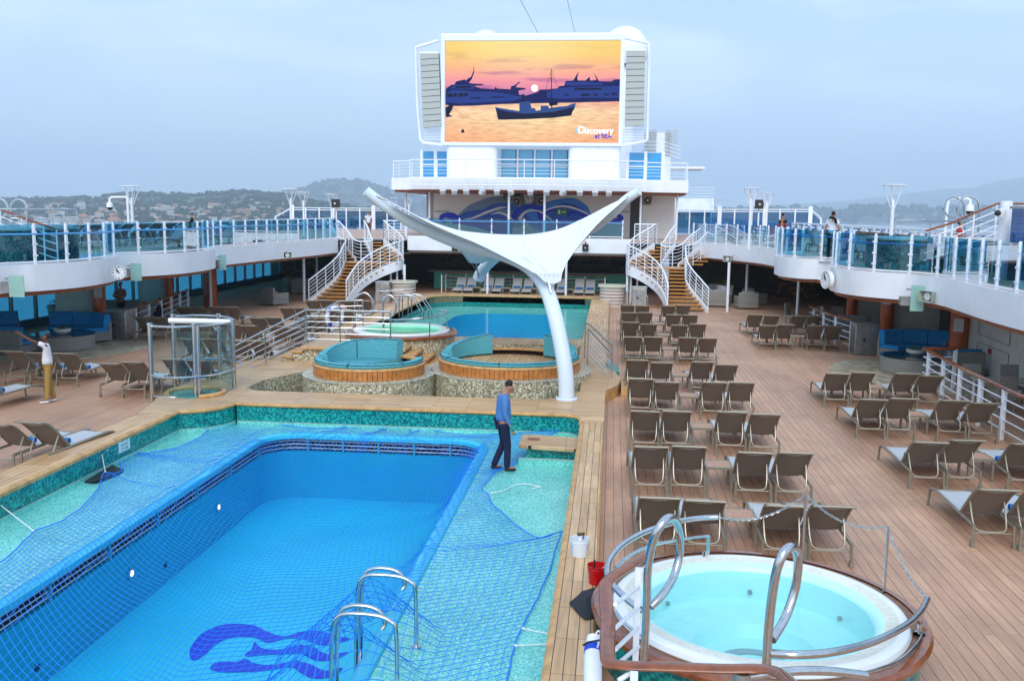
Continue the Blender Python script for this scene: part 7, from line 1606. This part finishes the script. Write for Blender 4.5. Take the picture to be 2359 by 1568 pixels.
def person(lab,loc,rz,pose,skin,shirt,pants,shoes,hair,s=1.0,sleeve='short',legs='long',longhair=False,fat=1.0,glove=None,hands=True):
    J={k:Vector(v) for k,v in J0.items()}
    for k,v in pose.items(): J[k]=Vector(v)
    t=thing('person',lab,'person',loc,None,rz); t.scale=(s,s,s); ORG[t.name]=(0,0,0)
    lk=J['look'].normalized(); sd=lk.cross(Vector((0,0,1))).normalized(); up=sd.cross(lk); H_=J['hed']
    V=[];E_=[]
    def a(p,r,r2=None,prev=None):
        V.append((p.x,p.y,p.z,r,r2 if r2 else r)); 
        if prev is not None: E_.append((prev,len(V)-1))
        return len(V)-1
    pe=a(J['pel'],.10*fat,.08*fat); wa=a(J['wai'],.10*fat,.08*fat,pe); ch=a(J['che'],.12*fat,.085*fat,wa); nb=a(J['nek'],.055,.055,ch); 
    jw=a(H_-up*.06+lk*.01,.062,.066,nb); hm=a(H_+up*.02,.078,.088,jw); cr_=a(H_+up*.09-lk*.01,.06,.07,hm)
    a(H_+lk*.105-up*.01,.012,.012,hm)
    for q in (-1,1): a(H_+sd*(.082*q)+up*.0,.012,.018,hm)
    hl=[]
    for q,S_ in (('L',-1),('R',1)):
        sh=a(J['sh'+q],.052*fat,.052*fat,ch); el=a(J['el'+q],.038,.038,sh); wr=a(J['wr'+q],.026,.024,el); d=(J['wr'+q]-J['el'+q]).normalized()
        pm=a(J['wr'+q]+d*.07,.036,.018,wr); 
        if hands:
            sx_=Vector((0,1,0)) if abs(d.y)<.8 else Vector((0,0,1)); sx_=(sx_-d*sx_.dot(d)).normalized(); cur=d.cross(sx_)*(S_)
            for k,(o,L_) in enumerate(((.028,.072),(.010,.082),(-.010,.076),(-.028,.060))):
                f1=a(J['wr'+q]+d*.10+sx_*o,.0095,.0095,pm); f2=a(J['wr'+q]+d*(.10+L_*.5)+sx_*o*1.1+cur*.010,.0085,.0085,f1); a(J['wr'+q]+d*(.10+L_*.9)+sx_*o*1.1+cur*.028,.007,.007,f2)
            th=a(J['wr'+q]+d*.055+sx_*.045,.011,.011,pm); a(J['wr'+q]+d*.09+sx_*.060+cur*.01,.009,.009,th)
    for q in 'LR':
        h_=a(J['hi'+q],.085*fat,.085*fat,pe); kn=a(J['kn'+q],.055,.055,h_); an=a(J['an'+q],.036,.038,kn); f=Vector((0,.16,-.045)); a(J['an'+q]+f,.03,.022,an)
    skinned('body',V,E_,skin,t)
    # shirt
    def cl(nm,P_,E2,m_,root=0): return skinned(nm,P_,E2,m_,t,2,root)
    P=lambda k,r,r2=None,o=(0,0,0): (*(J[k]+Vector(o)),r,r2 or r)
    f=fat; hem=J['pel']-Vector((0,0,.07))
    sh_=[(hem.x,hem.y,hem.z,.168*f,.165*f),P('wai',.155*f,.148*f),P('che',.178*f,.150*f),(*(J['che'].lerp(J['nek'],1.0)),.068,.068)]; E2=[(0,1),(1,2),(2,3)]
    for q in 'LR':
        i=len(sh_); sh_.append(P('sh'+q,.070*f,.068*f)); E2.append((2,i)); 
        if sleeve=='short': sh_.append((*(J['sh'+q].lerp(J['el'+q],.62)),.060*f,.060*f)); E2.append((i,i+1))
        else: sh_.append(P('el'+q,.052)); sh_.append((*(J['el'+q].lerp(J['wr'+q],.93)),.038,.038)); E2+=[(i,i+1),(i+1,i+2)]
    cl('shirt',sh_,E2,shirt)
    pa=[(J['pel'].x,J['pel'].y,J['pel'].z+.05,.128*f,.135*f)]; E2=[]
    for q in 'LR':
        i=len(pa); pa.append(P('hi'+q,.092*f,.098*f,(0,0,-.04))); E2.append((0,i)); 
        pa.append(P('kn'+q,.072,.076)); E2.append((i,i+1))
        if legs=='long': pa.append((J['an'+q].x,J['an'+q].y,J['an'+q].z-.03,.066,.072)); E2.append((i+1,i+2))
        else: pa[-1]=(*(J['hi'+q].lerp(J['kn'+q],.8)),.085,.088)
    cl('trousers',pa,E2,pants)
    for q in 'LR':
        b=J['an'+q]; cl('shoe',[(b.x,b.y-.05,b.z-.035,.042,.045),(b.x,b.y+.06,b.z-.045,.045,.038),(b.x,b.y+.18,b.z-.055,.042,.028)],[(0,1),(1,2)],shoes)
    c=H_+up*.045-lk*.018
    hv=[(*(c-lk*.05-up*.055),.055,.058),(*(c-lk*.03),.082,.086),(*(c+lk*.0+up*.03),.078,.082),(*(c+lk*.05+up*.04),.05,.06)]; he=[(0,1),(1,2),(2,3)]
    if longhair: hv.append((*(c-lk*.06-up*.20),.06,.04)); he.append((0,4))
    cl('hair',hv,he,hair)
    for q in (-1,1): 
        e=H_+lk*.083+sd*(.030*q)+up*.012; MB().lathe([(.009*math.cos(R(k)),.009*math.sin(R(k))) for k in range(-90,91,45)],tuple(e),8).build('eye',blk,t)
    e=H_+lk*.085-up*.045; MB().tube([e-sd*.022,e+sd*.022],.005,4).build('mouth',mat('lips','#8a4a40',.5),t)
    if glove:
        for q in 'LR':
            d=(J['wr'+q]-J['el'+q]).normalized(); w_=J['wr'+q]; sx_=Vector((0,1,0)); sx_=(sx_-d*sx_.dot(d)).normalized(); gv=[(*(w_-d*.03),.036,.032),(*(w_+d*.06),.042,.026)]; ge=[(0,1)]
            for o,L_ in ((.028,.078),(.010,.088),(-.010,.082),(-.028,.066)): 
                k=len(gv); gv+=[(*(w_+d*.11+sx_*o),.013,.013),(*(w_+d*(.11+L_)+sx_*o*1.15),.010,.010)]; ge+=[(1,k),(k,k+1)]
            k=len(gv); gv+=[(*(w_+d*.06+sx_*.05),.013,.013),(*(w_+d*.10+sx_*.066),.011,.011)]; ge+=[(1,k),(k,k+1)]
            cl('glove',gv,ge,glove)
    return t
blues=mat('work_shirt','#4a78ae',.8,var=.08,vscale=6,bump=.3,bscale=14); navyt=mat('navy_trousers','#121a38',.85,bump=.3,bscale=12); blksh=mat('shoe_black','#0c0c0e',.4); glv=mat('glove_teal','#1d8f86',.5)
whts=mat('white_shirt',(.72,.72,.78),.8,bump=.3,bscale=14); khaki=mat('khaki','#a07f45',.85,bump=.3,bscale=12); wsh=mat('shoe_white',(.7,.72,.78),.5); blkc=mat('black_cloth','#0d0d11',.9); redc=mat('red_cloth','#c01820',.8); pinks=mat('maroon_top','#7d2f45',.85); grys=mat('pale_pink_shirt','#8d6f70',.85)
wx,wy,_=at(1158,1083,ZF)
person('man in blue long-sleeved shirt and navy trousers standing in the pool, looking down',(wx,wy,ZF),-1.25,dict(nek=(0,.035,1.49),hed=(0,.105,1.60),look=(.1,.85,-.5),che=(0,.01,1.32),elL=(-.22,-.04,1.15),wrL=(-.22,.10,.93),elR=(.22,-.02,1.15),wrR=(.22,.09,.90),knL=(-.09,.03,.52),anL=(-.09,-.17,.09),knR=(.10,.07,.51),anR=(.10,.06,.09)),skinc,blues,navyt,blksh,haird,1.05,'long',glove=glv,fat=1.18)
wx,wy,_=at(114,927,0)
person('man in white polo and khaki trousers on the port deck, arm raised and pointing',(wx,wy,0),2.15,dict(shL=(-.18,.02,1.46),elL=(-.20,.32,1.60),wrL=(-.16,.55,1.76),elR=(.23,-.02,1.17),wrR=(.22,.03,.90),look=(0,.95,.25),anL=(-.10,.05,.09),anR=(.10,-.12,.09),knR=(.1,-.02,.51)),skind,whts,khaki,wsh,haird,1.0,'short')
def up_person(z_,hx,hy,Y,lab,rz,pose,sk,sh,pn,so,hr,**k):
    p=atY(*z_(hx,hy),Y); h=p[2]-ZU; s_=k.pop('s',None) or max(.5,h/1.76); return person(lab,(p[0],p[1],ZU),rz,pose,sk,sh,pn,so,hr,s_,**k)
up_person(Z1,1768,352,44,'man in black hooded top at the port sea rail, looking down at his phone',1.9,dict(elL=(-.2,.12,1.2),wrL=(-.08,.3,1.25),elR=(.2,.12,1.2),wrR=(.08,.3,1.25),look=(0,.85,-.4)),skinc,blkc,blkc,blksh,hairb,sleeve='long')
up_person(Z2,1550,330,57.5,'man in pale polo shirt and brown trousers at the head of the port stairs',.7,dict(),skinc,whts,mat('brown_trousers','#6b4a35',.85),blksh,mat('hair_grey','#6a635c',.7))
up_person(Z4,1690,352,47.5,'woman with short dark hair behind the girl on the starboard upper deck',-.9,dict(),skinc,blkc,blkc,blksh,haird)
up_person(Z4,1680,392,46.2,'long-haired girl in maroon top on the starboard upper deck',PI-.3,dict(),skinc,pinks,navyt,blksh,hairb,longhair=True,fat=.8)
up_person(Z5B,603,336,37.8,'man in white T-shirt with black jacket on his shoulder, starboard upper deck',-.6,dict(look=(-.3,.9,0)),skinc,whts,blkc,blksh,haird)
p=atY(*Z5B(590,420),37.55); t=tag(skinned('jacket',[(p[0]-.12,p[1],p[2]+.12,.07,.06),(p[0]+.08,p[1]-.02,p[2]+.10,.08,.06),(p[0]+.17,p[1],p[2]-.12,.07,.05)],[(0,1),(1,2)],blkc,None),'black jacket slung over the shoulder of the man in the white T-shirt','jacket')
up_person(Z5B,1770,425,36,'man in red shirt seated behind the steel rail, starboard upper deck',-1.6,dict(wrL=(-.2,.4,1.15),wrR=(.2,.4,1.15)),skinc,redc,navyt,blksh,haird,s=None)
person('man in pale pink shirt standing with crossed arms inside the port lounge',(-18.9,37.3,0),-.2,dict(elL=(-.26,.1,1.18),wrL=(.05,.24,1.22),elR=(.26,.1,1.18),wrR=(-.05,.24,1.16)),skinc,grys,navyt,blksh,mat('hair_grey','#6a635c',.7),1.0,'long') if False else person('man in pale pink shirt standing with crossed arms inside the port lounge',(-20.02,37.3,.05),PI,dict(elL=(-.26,.1,1.18),wrL=(.05,.24,1.22),elR=(.26,.1,1.18),wrR=(-.05,.24,1.16)),skinc,grys,navyt,blksh,mat('hair_grey','#6a635c',.7),1.0,'long')
sitp=dict(pel=(0,0,.50),wai=(0,-.02,.64),che=(0,-.06,.86),nek=(0,-.06,1.04),hed=(0,-.03,1.18),shL=(-.18,-.06,.98),elL=(-.24,.0,.72),wrL=(-.16,.22,.62),shR=(.18,-.06,.98),elR=(.24,.0,.72),wrR=(.16,.22,.62),hiL=(-.1,.05,.48),knL=(-.12,.46,.48),anL=(-.12,.5,.09),hiR=(.1,.05,.48),knR=(.12,.46,.48),anR=(.12,.5,.09))
p=at(*Z1(1215,1300),0); person('person in dark clothes seated beyond the port bin cabinet',(-17.9,36.2,0),2.2,sitp,skinc,navyt,blkc,blksh,hairb,1.0,'long')
person('person in dark clothes lounging on the wicker sofa in the starboard lounge',(4.7,52.0,0),.3,sitp,skinc,blkc,navyt,blksh,haird,1.0,'long')

for zx,lab in ((868,'small dark loudspeaker on the centre balcony front, left of the sail'),(1598,'small dark loudspeaker on the centre balcony front, right of the sail')):
    px,py=(1200+zx/1.4)*.576,(640+490/1.4)*.576; c=atY(px,py,54.35); t=cab(c,0,lab,.34,blk,.1); MB().cyl((0,0,.2),(0,0,.34),.05,10).build('beacon',mat('cable_red','#c02a1e',.5) if zx>1000 else greyw,t,smooth=True)
